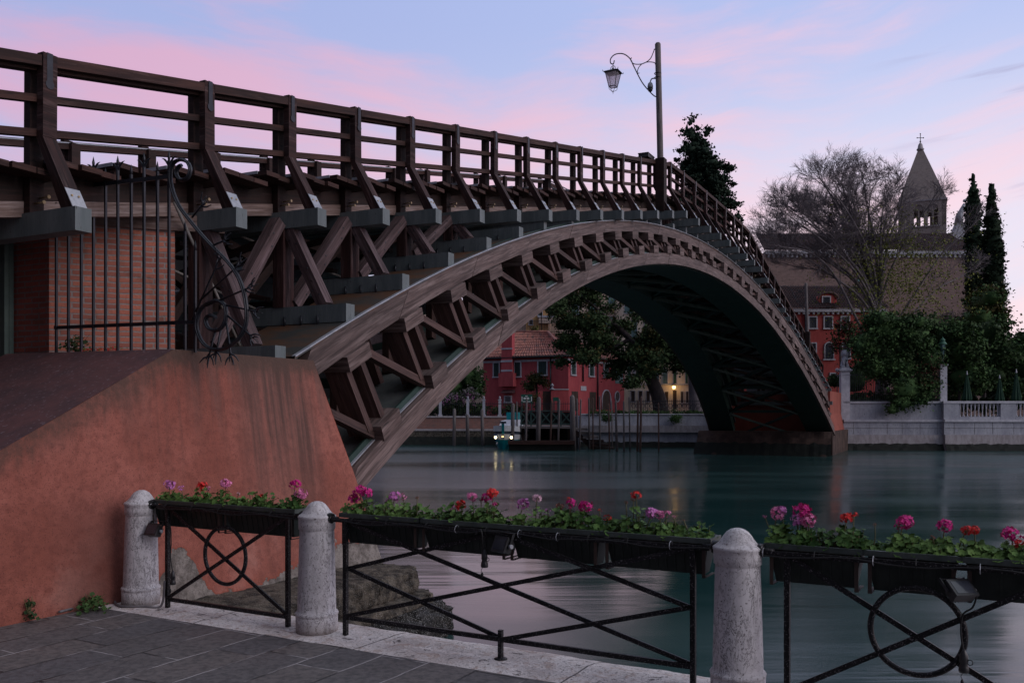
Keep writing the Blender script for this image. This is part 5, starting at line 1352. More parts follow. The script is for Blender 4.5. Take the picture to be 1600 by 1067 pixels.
for k_ in range(16):
    a_ = k_*.3927; ell(mb, (.20*math.cos(a_), .07, .93+.23*math.sin(a_)), .06, .07, .06, 8)
part(mb, 'mane', M['stone_white'], lion)
mb = MB(); ell(mb, (0, .17, .96), .13, .12, .15); ell(mb, (0, .28, .90), .075, .08, .06); ell(mb, (0, .345, .925), .03, .02, .02, 8)
for sx in (-.055, .055): ell(mb, (sx, .27, 1.0), .022, .02, .018, 8); ell(mb, (sx*2.4, .12, 1.12), .045, .03, .045, 8)
part(mb, 'head', M['stone_white'], lion)
r_, w0, w1, zb_, zt, W_ = pier(f3, 1469.5, 1480, 571, 627, -.1, 'lamp_pier', 'slim white stone pier half hidden by the green climber, carrying a green lantern', 'pier')
mb = MB(); mb.box(f3.P(w0-.05, zt, -.1+.05-W_-.1), f3.d*(W_+.1), f3.n*(W_+.1), UZ*.10); part(mb, 'cap', M['stone_white'], r_, .01)
c0 = f3.P((w0+w1)/2, zt+.10, -.1-W_/2)
gl = thing('garden_lantern', 'green copper garden lantern standing on the slim pier in front of the trees', 'lantern', c0)
mb = MB(); mb.lathe(c0, [(.12, 0), (.12, .05), (.04, .12), (.03, .5), (.06, .56), (.11, .62)], 10)
for i in range(6):
    a_ = i*1.047; mb.tube([c0+Vector((.10*math.cos(a_), .10*math.sin(a_), .62)), c0+Vector((.20*math.cos(a_), .20*math.sin(a_), 1.25))], .014, 5)
part(mb, 'lantern_frame', M['jetty'], gl)
mb = MB(); mb.lathe(c0+UZ*1.25, [(.26, 0), (.24, .04), (.12, .22), (.16, .25), (.14, .30), (.02, .42), (.001, .5)], 12); part(mb, 'lantern_roof', M['shutter_green'], gl)
mb = MB(); mb.lathe(c0+UZ*.63, [(.09, 0), (.185, .61)], 6, sm=False); part(mb, 'glass', M['shutter_teal'], gl)
def ironfence(fc, x0, x1, y0, y1, off, label, step=.14):
    w0, zt = fc.st(x0, y0, off); w1, zb_ = fc.st(x1, y1, off); root = thing('iron_fence', label, 'fence', fc.P(w0, zb_, off))
    mb = MB(); w = w0
    while w < w1: mb.box(fc.P(w, zb_, off), fc.d*.025, fc.n*.025, UZ*(zt-zb_)); w += step
    part(mb, 'pickets', M['iron'], root)
    mb = MB(); mb.box(fc.P(w0, zt-.15, off+.03), fc.d*(w1-w0), fc.n*.02, UZ*.04); mb.box(fc.P(w0, zb_+.08, off+.03), fc.d*(w1-w0), fc.n*.02, UZ*.04); part(mb, 'rails', M['iron'], root)
ironfence(f3, 1329, 1469, 583, 627, -.4, 'dark tall iron fence between the two white piers, mostly behind the shrub')
# ------------------------------------------------------------------ crimson house
HP, HL, HR = (5.03, 80.0), (-2.7, 84.4), (11.2, 89.4)
fl, fr = Fac(HL, HP), Fac(HP, HR)
ho = thing('crimson_house', 'low crimson house with hipped tile roof and white window frames, seen under the arch', 'house', (5, 84, -.5))
ze = 4.98
mb = MB(); fl.rect(mb, 0, fl.L, -.5, ze, -.3, .3); fr.rect(mb, 0, fr.L, -.5, ze-.003, -.3, .3)
mb.box(fl.P(0, -.5, -8), fl.n*7.7, fl.d*.3, UZ*(ze+.5)); part(mb, 'wall', M['wall_crimson'], ho)
# hipped roof
def wp(px, py, Y): return at(px, py, Y)
eL, eC, eR = fl.P(-.5, ze+.08, .45), fl.P(fl.L+.25, ze+.08, .45), fr.P(fr.L+.3, ze+.08, .45)
rL, rR = wp(806, 519, 88.5), wp(856, 519, 86.5)
bL = fl.P(-.5, ze+.08, -9)
rf = thing_child2('roof', (rL+rR)/2, ho)
mb = MB(); tiled(mb, eL, eC, rR, rL, 34, 9); part(mb, 'front_slope', M['tile_red'], rf)
mb = MB(); tiled(mb, eC, eR, rR+Vector((1.2, 3.8, 0)), rR, 36, 8); part(mb, 'side_slope', M['tile_red'], rf)
mb = MB(); tiled(mb, bL, eL, rL, rL+Vector((.2, 2.5, 0)), 30, 8); part(mb, 'side_slope', M['tile_red'], rf)
mb = MB(); mb.tube([eC+UZ*.06, rR+UZ*.06], .12, 6); mb.tube([rL+UZ*.06, rR+UZ*.06], .12, 6); part(mb, 'ridge_tiles', M['tile_red'], rf)
mb = MB(); mb.tube([eL-UZ*.1, eC-UZ*.1, eR-UZ*.1], .09, 6); part(mb, 'gutter', M['iron'], ho)
mb = MB(); fl.rect(mb, 0, fl.L+.03, ze-.42, ze-.24, .0, .06); fr.rect(mb, .03, fr.L, ze-.42, ze-.24, .0, .06); part(mb, 'cornice_band', M['stone_trim'], ho)
w0, z1 = fl.st(783.5, 519, .5); w1, z0 = fl.st(800, 583, .5)
ch = thing_child2('chimney', fl.P(w0, z0), ho)
mb = MB(); fl.rect(mb, w0, w1, z0, wp(790, 505, 83)[2], .005, .5); part(mb, 'flue', M['wall_crimson'], ch)
for q0, q1 in ((z_(546, 82.5), z_(543.5, 82.5)), (z_(580.5, 82.5), z_(577.5, 82.5)), (ze-.42, ze-.24)): mb = MB(); fl.rect(mb, w0-.04, w1+.04, q0, q1, .51, .03); part(mb, 'chimney_band', M['stone_trim'], ch)
mb = MB(); w0b, zt_ = fl.st(779, 583, .6); w1b, zb2 = fl.st(802, 603.5, .6); fl.rect(mb, w0b, w1b, zb2, zt_, .006, .62); part(mb, 'bay_panel', M['wall_crimson'], ch)
for r in ((770.5, 565.5, 781.5, 589.5), (803, 564.5, 815, 589.3), (840, 563, 856, 586.5)): window(fl, ho, r)
for r in ((891.3, 561, 899.3, 586.7), (919.4, 564, 927.8, 589), (942.3, 567, 950.3, 590.5)): window(fr, ho, r)
window(fl, ho, (788, 618, 800, 629), 'glass_dark'); 
for r in ((893, 611, 903, 642), (921, 612, 931, 642)): window(fr, ho, r, 'door_brown', None, .02, False, 'door')
w0, z1 = fl.st(782, 609, .6); w1, z0 = fl.st(800, 613.5, .6); mb = MB(); mb.prism([fl.P(w0, z0, .7), fl.P(w0, z1, .05), fl.P(w0, z0-.02, .05)], fl.d*(w1-w0)); part(mb, 'awning', M['slope'], ho)
def drain(fc, px, y0, y1):
    w, z1 = fc.st(px, y0); z0 = fc.st(px, y1)[1]; mb = MB(); mb.tube([fc.P(w, z0, .12), fc.P(w, z1, .12)], .075, 6); part(mb, 'drainpipe', M['iron'], ho)
drain(fl, 861, 553, 628); drain(fr, 932.5, 558, 640); drain(fr, 909.5, 560, 596)
# arched doorway, oval window, plaque, painted ribbon band
w0, z1 = fr.st(940, 609); w1, z0 = fr.st(953.5, 640); wm = (w0+w1)/2; rr = (w1-w0)/2
ad = thing_child2('arched_door', fr.P(wm, z0), ho)
mb = MB(); arch_ = [fr.P(wm+rr*.8*math.cos(a_), z1-rr+rr*.9*math.sin(a_)+.0, .02) for a_ in [math.pi*i/10 for i in range(11)]]; mb.prism([fr.P(wm+rr*.8, z0, .02)]+arch_+[fr.P(wm-rr*.8, z0, .02)], fr.n*.02); part(mb, 'door_leaf', M['door_brown'], ad)
mb = MB(); mb.tube([fr.P(wm+rr, z0, .05)]+[fr.P(wm+rr*math.cos(a_), z1-rr+rr*math.sin(a_), .05) for a_ in [math.pi*i/10 for i in range(11)]]+[fr.P(wm-rr, z0, .05)], .07, 6); part(mb, 'stone_arch', M['stone_trim'], ad)
w0, z1 = fr.st(960.3, 611.5); w1, z0 = fr.st(967.5, 628); ov = thing_child2('oval_window', fr.P(w0, z0), ho)
E_ = lambda k_, off: [fr.P((w0+w1)/2+(w1-w0)/2*k_*math.cos(q*.393), (z0+z1)/2+(z1-z0)/2*k_*math.sin(q*.393), off) for q in range(16)]
mb = MB(); mb.prism(E_(.9, .02), fr.n*.02); part(mb, 'pane', M['glass_dark'], ov); mb = MB(); mb.tube(E_(1, .04), .06, 6, closed=True); part(mb, 'frame', M['stone_trim'], ov)
w0, z1 = fr.st(907, 603); w1, z0 = fr.st(915.5, 610.5); mb = MB(); fr.rect(mb, w0, w1, z0, z1, .005, .05); part(mb, 'plaque', M['stone_trim'], ho)
window(fr, ho, (961, 575, 973.5, 600), 'shutter_teal', None, .02, False, 'balcony_window')
# crimson garden wall with pinnacle and dark gateway in front of the corner
gw = thing('crimson_garden_wall', 'crimson garden wall with white coping and dark gateway in front of the crimson house', 'wall', (2.5, 76, -.5))
fg = Fac(((838-800)/F*76, 76), ((889-800)/F*76, 76))
for a_, b_, c_, mt, nm in ((838, 848, 611, 'wall_crimson', 'wall'), (861, 889, 609, 'wall_crimson', 'wall')):
    w0, z1 = fg.st(a_, c_); w1, _z = fg.st(b_, c_); mb = MB(); fg.rect(mb, w0, w1, -.5, z1, -.2, .2); part(mb, nm, M[mt], gw)
w0, z1 = fg.st(863, 607.5); w1, z0 = fg.st(889, 609); mb = MB(); fg.rect(mb, w0, w1, z0, z1, -.25, .3); part(mb, 'coping', M['stone_trim'], gw)
w0, z1 = fg.st(848, 611); w1, z0 = fg.st(861, 609); mb = MB(); fg.rect(mb, w0, w1, -.5, z1, -.35, .05); part(mb, 'gate_leaf', M['door_brown'], gw)
c = fg.P(fg.st(863, 607)[0], fg.st(863, 609)[1], -.05); mb = MB(); mb.lathe(c, [(.22, 0), (.24, .05), (.08, .15), (.06, .3), (.16, .36), (.10, .45), (.02, .55)], 10); part(mb, 'pinnacle', M['stone_white'], gw)
# ------------------------------------------------------------------ houses behind
def block(name, label, x0, x1, Y, ytop, wall, wins, tilt=0., zb_=-.5, roof=None, depth=8):
    fc = Fac(((x0-800)/F*Y, Y), ((x1-800)/F*(Y+tilt), Y+tilt)); root = thing(name, label, 'house', fc.P(fc.L/2, zb_, -depth/2))
    zt = (HZ-ytop)/F*Y; mb = MB(); fc.rect(mb, 0, fc.L, zb_, zt, -depth, depth); part(mb, 'wall', M[wall], root)
    for w in wins: window(fc, root, *w)
    if roof:
        mb = MB(); a_, b_ = fc.P(-.4, zt+.05, .5), fc.P(fc.L+.4, zt+.05, .5); tiled(mb, a_, b_, fc.P(fc.L+.4, zt+roof, -depth/2), fc.P(-.4, zt+roof, -depth/2)); part(mb, 'roof', M['tile_old'], root)
        mb = MB(); fc.rect(mb, 0, fc.L, zt-.3, zt, .0, .25); part(mb, 'cornice', M['stone_trim'], root)
    return root, fc
W2 = lambda x0, y0, x1, y1, p='shutter_green', fr_='stone_trim', n='window': ((x0, y0, x1, y1), p, fr_, .06, True, n)
yl, fy = block('yellow_house', 'pale yellow house with green shutters and a lit lamp behind the leaning dark tree', 972, 1101, 93, 455, 'wall_yellow',
   [W2(980, 570, 986, 597), W2(988, 571, 993, 597, 'white_paint'), W2(994, 571, 999, 597), W2(1012, 570, 1030, 597, 'shutter_teal'), W2(1034, 575, 1043.5, 600, 'shutter_teal'), W2(1051, 570, 1057.5, 600), W2(1070, 570, 1075.5, 600), W2(1084, 570, 1092, 600, 'shutter_teal'),
    W2(985, 610, 992.5, 628, 'door_brown'), W2(997, 610, 1004, 628, 'door_brown'), W2(1009, 610, 1016, 628, 'door_brown'), W2(1038, 611, 1045, 640, 'door_brown', None, 'door'), W2(1050.5, 609, 1058, 640, 'door_brown', None, 'door'), W2(1063, 611, 1068, 630, 'door_brown'), W2(1071, 611, 1076, 630, 'door_brown'),
    W2(985, 500, 996, 535, 'shutter_teal'), W2(1006, 500, 1016, 535, 'shutter_teal'), W2(975, 470, 990, 490, 'shutter_teal'), W2(1024, 500, 1034, 535, 'shutter_teal')])
mb = MB(); w0, z1 = fy.st(972, 600); fy.rect(mb, 0, fy.L, z1-.12, z1, .0, .08); part(mb, 'string_course', M['stone_trim'], yl)
w0, z1 = fy.st(979.5, 600.5); w1, z0 = fy.st(986, 606); mb = MB(); fy.rect(mb, w0, w1, z0, z1, .003, .04); part(mb, 'name_plate', M['stone_trim'], yl)
w_, zz = fy.st(1053, 605, .5); lp = thing('wall_lamp', 'small lit yellow lamp over the door of the yellow house', 'lamp', fy.P(w_, zz, .5))
mb = MB(); mb.lathe(fy.P(w_, zz+.16, .5), [(.22, 0), (.2, .04), (.03, .16)], 8); mb.tube([fy.P(w_, zz+.3, .5), fy.P(w_, zz+.35, .2), fy.P(w_, zz+.3, .02)], .02, 5); part(mb, 'lamp_cap', M['iron'], lp)
mb = MB(); mb.ball(fy.P(w_, zz, .5), .19, 10); part(mb, 'bulb', M['bulb'], lp)
pl = bpy.data.lights.new('lamp_glow', 'POINT'); pl.energy = 12; pl.color = (1, .55, .2); pl.shadow_soft_size = .2; po = bpy.data.objects.new('lamp_light', pl); COL.objects.link(po); po.parent = lp; po.location = fy.n*.45
block('pale_palazzo', 'tall pale house with teal shutters behind the dark tree under the arch', 857, 975, 99, 420, 'wall_pale',
   [W2(868, 470, 880, 490, 'shutter_teal'), W2(893, 470, 905, 492, 'shutter_teal'), W2(920, 470, 932, 492, 'shutter_teal'), W2(946, 494, 962, 512, 'shutter_teal'), W2(920, 500, 932, 520, 'shutter_teal'), W2(950, 455, 962, 475, 'shutter_teal')])
tb, ft = block('ochre_house', 'ochre house with a roof terrace behind the crimson house', 822, 856, 97, 470, 'wall_ochre', [W2(826, 499, 833, 508, 'door_brown'), W2(840, 480, 848, 494, 'shutter_dark')])
w0, z1 = ft.st(842, 489, .8); w1, z0 = ft.st(872, 505, .8); mb = MB(); ft.rect(mb, w0, w1, z0, z1-.5, .0, 1.0); part(mb, 'terrace_box', M['wall_pale'], tb)
mb = MB(); ft.rect(mb, w0-.1, w1+.1, z1-.495, z1-.3, .0, 1.1); part(mb, 'terrace_cornice', M['stone_trim'], tb)
block('grey_back_house', 'narrow blue-grey house between the arch leg and the yellow house', 1101, 1135, 96, 520, 'wall_pale', [W2(1104, 560, 1112, 590, 'shutter_teal')])
bh = block('canal_palazzo', 'tall dark brown palazzo far left, glimpsed through the bridge lattice', 455, 700, 104, 462, 'brick_church', [W2(560, 500, 568, 520, 'shutter_dark'), W2(590, 500, 598, 520, 'shutter_dark'), W2(620, 500, 628, 520, 'shutter_dark'), W2(650, 500, 658, 520, 'shutter_dark'), W2(575, 550, 583, 575, 'shutter_dark'), W2(610, 550, 618, 575, 'shutter_dark'), W2(645, 550, 653, 575, 'shutter_dark')], roof=1.5)
block('shaded_back_house', 'brown house in shade far left, glimpsed through the timbers under the deck', 600, 824, 98, 488, 'wall_pale', [W2(744, 590, 752, 610), W2(720, 590, 728, 610), W2(690, 590, 698, 610)])
# roof terrace rail
fT = Fac(((803-800)/F*90, 90), ((905-800)/F*90, 90))
ironfence(fT, 803, 905, 500, 520, 0, 'dark wooden balustrade of the roof terrace above the crimson house roof', .17)
tr = thing('roof_terrace', 'timber roof terrace deck above the crimson house roof', 'terrace', fT.P(3, fT.st(803, 521)[1], 0))
mb = MB(); z0 = fT.st(803, 521)[1]; fT.rect(mb, 0, fT.L, z0-.18, z0, -3, 3.05)
for w in (.2, 2.2, 4.2, 6.2): fT.rect(mb, w, w+.14, -.5, z0-.185, -.2, .14)
part(mb, 'deck', M['wood_dark'], tr)
mb = MB(); w0 = fT.st(845, 500)[0]
for a_, b_ in (((835, 485), (870, 485)),): pass
fT.rect(mb, w0, w0+.1, z0+.01, fT.st(845, 484)[1], -.1, .1); fT.rect(mb, w0-.6, w0+1.8, fT.st(845, 484)[1]+.005, fT.st(845, 483)[1]+.03, -.1, .1); part(mb, 'pergola_post', M['wood_dark'], tr)
# near-bank house behind the bridge, its shade painted in as near-black wall colour
nb = thing('shaded_waterside_house', 'near-bank house painted near-black for shade behind the bridge timbers with an orange strip of wall', 'house', (-8, 29, -1.6))
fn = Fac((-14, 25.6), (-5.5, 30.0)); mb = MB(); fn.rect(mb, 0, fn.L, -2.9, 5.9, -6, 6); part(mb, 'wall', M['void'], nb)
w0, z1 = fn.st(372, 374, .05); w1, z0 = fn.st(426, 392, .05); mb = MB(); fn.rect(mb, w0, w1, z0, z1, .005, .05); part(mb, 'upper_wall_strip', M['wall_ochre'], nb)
# ------------------------------------------------------------------ red house and church on the right
fR = Fac(((1215-800)/F*80, 80), ((1345-800)/F*80, 80))
rh = thing('red_house', 'red three-storey house with tiled roof and dormer, right of the descending bridge', 'house', (26, 84, -.5))
zt = z_(484, 80); mb = MB(); fR.rect(mb, -4, fR.L+2, -.5, zt, -9, 9); part(mb, 'wall', M['wall_red'], rh)
mb = MB(); a_, b_ = fR.P(-4.3, zt+.12, .45), fR.P(fR.L+2.3, zt+.12, .45); tiled(mb, a_, b_, fR.P(fR.L+2.3, z_(448, 84)+.1, -4.2), fR.P(-4.3, z_(448, 84)+.1, -4.2)); part(mb, 'roof', M['tile_old'], rh)
mb = MB(); fR.rect(mb, -4.2, fR.L+2.2, zt-.22, zt+.06, .0, .35); part(mb, 'cornice', M['stone_trim'], rh)
for i in range(12):
    w = fR.st(1246+i*7.6, 486)[0]; mb = MB(); fR.rect(mb, w, w+.16, zt-.42, zt-.225, .0, .24); part(mb, 'cornice_bracket', M['stone_trim'], rh)
for r in ((1262.5, 494, 1277, 514), (1286.5, 493.5, 1301.5, 514), (1313, 493.5, 1328, 514)): window(fR, rh, r, 'glass_dark')
for r in ((1296, 582, 1306, 600), (1262, 535, 1276, 561), (1315, 535, 1329, 561)): window(fR, rh, r, 'glass_dark')
w0, z1 = fR.st(1288, 535); w1, z0 = fR.st(1302, 561); wm = (w0+w1)/2; rr = (w1-w0)/2; aw = thing_child2('arched_window', fR.P(wm, z0), rh)
A_ = lambda k_, off: [fR.P(wm+rr*k_, z0, off)]+[fR.P(wm+rr*k_*math.cos(q*math.pi/10), z1-rr+rr*k_*math.sin(q*math.pi/10), off) for q in range(11)]+[fR.P(wm-rr*k_, z0, off)]
mb = MB(); mb.prism(A_(.85, .02), fR.n*.02); part(mb, 'pane', M['glass_dark'], aw); mb = MB(); mb.tube(A_(1, .05), .06, 6); fR.rect(mb, w0-.15, w1+.15, z0-.1, z0, .01, .15); part(mb, 'frame', M['stone_trim'], aw)
# dormer
w0, z1 = fR.st(1277, 459, -1.0); w1, z0 = fR.st(1304, 484, -1.0); dm_ = thing_child2('dormer', fR.P((w0+w1)/2, z0, -1), rh)
wm = (w0+w1)/2; rr = (w1-w0)/2
mb = MB(); mb.prism([fR.P(w1, z0-.2, -.5), fR.P(w1, z1-.45, -.5)]+[fR.P(wm+rr*math.cos(a_), z1-.45+.42*math.sin(a_), -.5) for a_ in [math.pi*i/8 for i in range(1, 8)]]+[fR.P(w0, z1-.45, -.5), fR.P(w0, z0-.2, -.5)], -fR.n*3.4); part(mb, 'dormer_wall', M['wall_red'], dm_)
mb = MB(); mb.tube([fR.P(w1+.1, z1-.5, -.4)]+[fR.P(wm+(rr+.08)*math.cos(a_), z1-.42+.45*math.sin(a_), -.4) for a_ in [math.pi*i/8 for i in range(9)]]+[fR.P(w0-.1, z1-.5, -.4)], .09, 6); part(mb, 'dormer_rim', M['tile_old'], dm_)
fD = Fac((fR.P(0, 0, -.49).x, fR.P(0, 0, -.49).y), (fR.P(fR.L, 0, -.49).x, fR.P(fR.L, 0, -.49).y)); window(fD, dm_, (1284, 462.5, 1298, 478.5), 'glass_dark') if False else None
a0, a1, zz0, zz1 = fD.prect(1284, 462.5, 1298, 478.5)
mb = MB(); fD.rect(mb, a0+.08, a1-.08, zz0+.08, zz1-.08, .01, .02); part(mb, 'dormer_pane', M['glass_dark'], dm_)
mb = MB(); fD.rect(mb, a0, a0+.09, zz0, zz1, .01, .07); fD.rect(mb, a1-.09, a1, zz0, zz1, .01, .07); fD.rect(mb, a0+.091, a1-.091, zz1-.09, zz1, .01, .07); fD.rect(mb, a0+.091, a1-.091, zz0, zz0+.09, .01, .07); part(mb, 'dormer_frame', M['stone_trim'], dm_)
mb = MB(); w = fR.st(1258, 490)[0]; mb.tube([fR.P(w, -.5, .12), fR.P(w, zt-.2, .12)], .09, 6); part(mb, 'drainpipe', M['iron'], rh)
# church nave
fN_ = Fac(((1196-800)/F*108, 108), ((1520-800)/F*108, 108)); cn = thing('church_nave', 'long brick church nave with white dentil cornice and tiled roof behind the bare tree', 'church', (42, 114, -.5))
zt = z_(393, 108); mb = MB(); fN_.rect(mb, 0, fN_.L, -.5, zt, -14, 14); part(mb, 'wall', M['brick_church'], cn)
mb = MB(); tiled(mb, fN_.P(-.3, zt+.1, .4), fN_.P(fN_.L, zt+.1, .4), fN_.P(fN_.L, z_(365, 114), -6), fN_.P(.4, z_(365, 114), -6)); part(mb, 'roof', M['tile_old'], cn)
mb = MB(); fN_.rect(mb, -.1, fN_.L, zt-.35, zt+.05, 0, .3); part(mb, 'cornice', M['stone_white'], cn)
for i in range(44):
    mb = MB(); fN_.rect(mb, .25+i*.56, .50+i*.56, zt-.75, zt-.355, 0, .25); part(mb, 'dentil', M['stone_white'], cn)
mb = MB(); w0, z1 = fN_.st(1340, 424); w1, z0 = fN_.st(1349, 440); fN_.rect(mb, w0, w1, z0, z1, .01, .05); part(mb, 'window', M['shutter_teal'], cn)
# bell tower with pyramid spire
Yt = 118.; tw = thing('bell_tower', 'square brick bell tower with twin arched openings and a tall pyramid spire with a cross', 'tower', ((1441-800)/F*Yt, Yt, -.5))
fW = Fac(((1403.5-800)/F*(Yt+1.8), Yt+1.8), ((1479-800)/F*(Yt-.6), Yt-.6)); zc = z_(313, Yt); TH = fW.L
b0, b1 = z_(352, Yt), z_(321, Yt)
mb = MB(); fW.rect(mb, 0, fW.L, -.5, b0, -TH, TH); part(mb, 'shaft', M['tower_brick'], tw)
# belfry stage: real openings on all four sides
ops = [(.33, .53), (.62, .83)]
def belf(fc):
    L = fc.L; T_ = .55
    segs = [(0, ops[0][0])]+[(ops[0][1], ops[1][0])]+[(ops[1][1], 1)]
    mb = MB()
    for a_, c_ in segs: fc.rect(mb, a_*L+(.0), c_*L, b0+.01, b1+.6, -T_, T_)
    for a_, c_ in ops:
        wm = (a_+c_)/2*L; rr = (c_-a_)/2*L; zs = b1-rr+.25
        pts = [fc.P(wm+rr*math.cos(q*math.pi/8), zs+rr*math.sin(q*math.pi/8), -T_+.02) for q in range(9)]
        for q in range(8): 
            p, p2 = pts[q], pts[q+1]; mb.prism([p, p2, Vector((p2.x, p2.y, b1+.6)), Vector((p.x, p.y, b1+.6))], fc.n*(T_-.04))
        mb.box(fc.P(wm-.11, b0+.01, -T_*.5), fc.d*.2, fc.n*.2, UZ*(zs-b0)*1.0)
        mb.prism([fc.P(wm-rr, zs, -.4), fc.P(wm, zs-.25, -.4), fc.P(wm+rr, zs, -.4), fc.P(wm+rr, zs+.5, -.4), fc.P(wm-rr, zs+.5, -.4)], fc.n*.2)
    return mb
part(belf(fW), 'belfry_wall', M['tower_brick'], tw)
P4 = [fW.P(0, 0), fW.P(TH, 0), fW.P(TH, 0, -TH), fW.P(0, 0, -TH)]
for i in (1, 2, 3):
    f_ = Fac(tuple(P4[i][:2]), tuple(P4[(i+1) % 4][:2])); part(belf(f_), 'belfry_wall', M['tower_brick'], tw)
mb = MB(); fW.rect(mb, 0, TH, b1+.61, zc, -TH, TH); part(mb, 'belfry_top', M['tower_brick'], tw)
mb = MB(); fW.rect(mb, -.12, TH+.12, zc+.002, zc+.22, -TH-.12, TH+.24); fW.rect(mb, .28*TH, .88*TH, b0-.14, b0+.008, -.02, .16); part(mb, 'cornice', M['stone_pillar'], tw)
ap = at(1438, 225, Yt+TH/2-.3)
mb = MB(); base = [fW.P(a_*TH, zc+.225, -b_*TH) for a_, b_ in ((0, 0), (1, 0), (1, 1), (0, 1))]
for i in range(4):
    a_, b_ = base[i], base[(i+1) % 4]; L = (b_-a_).length; mb.face([a_, b_, ap], [(0, 0), (L, 0), (L/2, 8)])
part(mb, 'spire', M['tower_brick'], tw)
mb = MB(); mb.lathe(ap-UZ*.9, [(.42, 0), (.5, .15), (.36, .3), (.28, .75), (.05, 1.1)], 10); part(mb, 'spire_cap', M['stone_pillar'], tw)
mb = MB(); mb.tube([ap, ap+UZ*1.35], .05, 5); mb.tube([ap+UZ*.8-Vector((.42, 0, 0)), ap+UZ*.8+Vector((.42, 0, 0))], .045, 5)
for d in (Vector((.42, 0, .8)), Vector((-.42, 0, .8)), Vector((0, 0, 1.35))): mb.ball(ap+d, .09, 6)
mb.ball(ap+UZ*.3, .12, 8); part(mb, 'cross', M['iron'], tw)
# white statue group on the church front
sc0 = at(1503, 372, 122); cs_ = thing('white_church_gable', 'white baroque stone gable with a leaning statue, between the bell tower and the cypresses', 'gable', sc0)
mb = MB(); mb.box(sc0+Vector((-1.2, 0, -.2)), (3.6, 0, 0), (0, 1.2, 0), (0, 0, 1.1)); mb.prism([sc0+Vector((-1.0, 0, .9)), sc0+Vector((1.2, 0, .9)), sc0+Vector((.9, 0, 2.3)), sc0+Vector((-.6, 0, 2.0))], (0, 1, 0)); part(mb, 'pedestal', M['stone_white'], cs_)
mb = MB(); mb.tube([sc0+Vector((-.2, .5, 2.0)), sc0+Vector((-.1, .5, 3.2)), sc0+Vector((.35, .5, 4.2)), sc0+Vector((.55, .5, 4.8))], [.55, .42, .30, .12], 10)
mb.ball(sc0+Vector((.62, .5, 5.15)), .22, 10); mb.tube([sc0+Vector((.35, .5, 4.3)), sc0+Vector((.9, .5, 3.9)), sc0+Vector((.95, .5, 3.2))], [.18, .15, .1], 8); mb.tube([sc0+Vector((.6, .5, 5.2)), sc0+Vector((.95, .5, 5.6))], [.1, .03], 6)
for i in range(len(mb.v)):
    p = Vector(mb.v[i]); mb.v[i] = tuple(p+Vector((noise.noise(p*1.7), noise.noise(p*1.7+Vector((9, 0, 0))), noise.noise(p*1.9)))*.12)
part(mb, 'statue', M['stone_white'], cs_)
mb = MB(); mb.box(sc0+Vector((-1.2, .2, -14)), (7, 0, 0), (0, 3, 0), (0, 0, 13.75)); part(mb, 'church_front', M['brick_church'], cs_)
# ------------------------------------------------------------------ garden pieces on the left bank
for i, (px, sh) in enumerate(((688, 0), (731, 0), (756, 0), (781, 0))):
    c = at(px, 652, 67.2); c.z = -.33
    r_ = tag(thing('fence_pillar', ['small white stone fence pillar, leftmost on the brick quay', 'small white fence pillar standing under the wisteria', 'small white fence pillar between the wisteria and the crimson house', 'small white fence pillar just left of the boat on the brick quay'][i], 'pillar', c, 'small white pillars on the brick quay'))
    mb = MB(); mb.box(c+Vector((-.15, -.15, 0)), (.30, 0, 0), (0, .3, 0), (0, 0, .12)); mb.box(c+Vector((-.10, -.10, .121)), (.20, 0, 0), (0, .2, 0), (0, 0, 1.05)); part(mb, 'shaft', M['stone_white'], r_, .01)
    mb = MB(); mb.box(c+Vector((-.14, -.14, 1.175)), (.28, 0, 0), (0, .28, 0), (0, 0, .07)); mb.lathe(c+UZ*1.25, [(.1, 0), (.05, .07), (.09, .15), (.02, .24)], 8); part(mb, 'cap', M['stone_white'], r_)
fF = Fac(((640-800)/F*67.3, 67.3), ((905-800)/F*67.0, 67.0))
ironfence(fF, 640, 905, 628, 650, 0, 'low dark iron fence on the brick quay among the small white pillars', .16)
fG = Fac(((900-800)/F*63.5, 63.5), ((1105-800)/F*62.6, 62.6))
ironfence(fG, 985, 1103, 624, 645, 0, 'ornate dark iron fence on the white quay beside the leaning tree', .13)
mb = MB(); rt2 = None
for i in range(16):
    w, zz = fG.st(990+i*7.2, 634, .05); mb.tube([fG.P(w+.15*math.cos(q*.7), zz+.15*math.sin(q*.7), .05) for q in range(9)], .02, 4, closed=True)
sf = thing('fence_scrolls', 'row of round iron scrolls on the ornate fence of the white quay', 'scrollwork', fG.P(3, -.3, 0)); part(mb, 'scroll', M['iron'], sf)
def pole(px, y0, y1, wpx, Y, lab, mat='wood_pole', lean=0.):
    zt_, b_ = (HZ-y0)/F*Y, -3.1; x = (px-800)/F*Y; r_ = wpx/F*Y/2
    mb = MB(); lx = lean
    mb.tube([(x+lx, Y, b_), (x+lx*.5, Y, (zt_+b_)/2), (x, Y, zt_-.12), (x, Y, zt_)], [r_, r_*.95, r_*.86, r_*.35], 8)
    i0 = 0; base = Vector((x+lx, Y, b_)); mb.v = [(v[0]-base.x, v[1]-base.y, v[2]-base.z) for v in mb.v]
    o = mb.build('mooring_pole', M[mat], None, 0, base); tag(o, lab, 'mooring pole', 'timber mooring poles on the far bank')
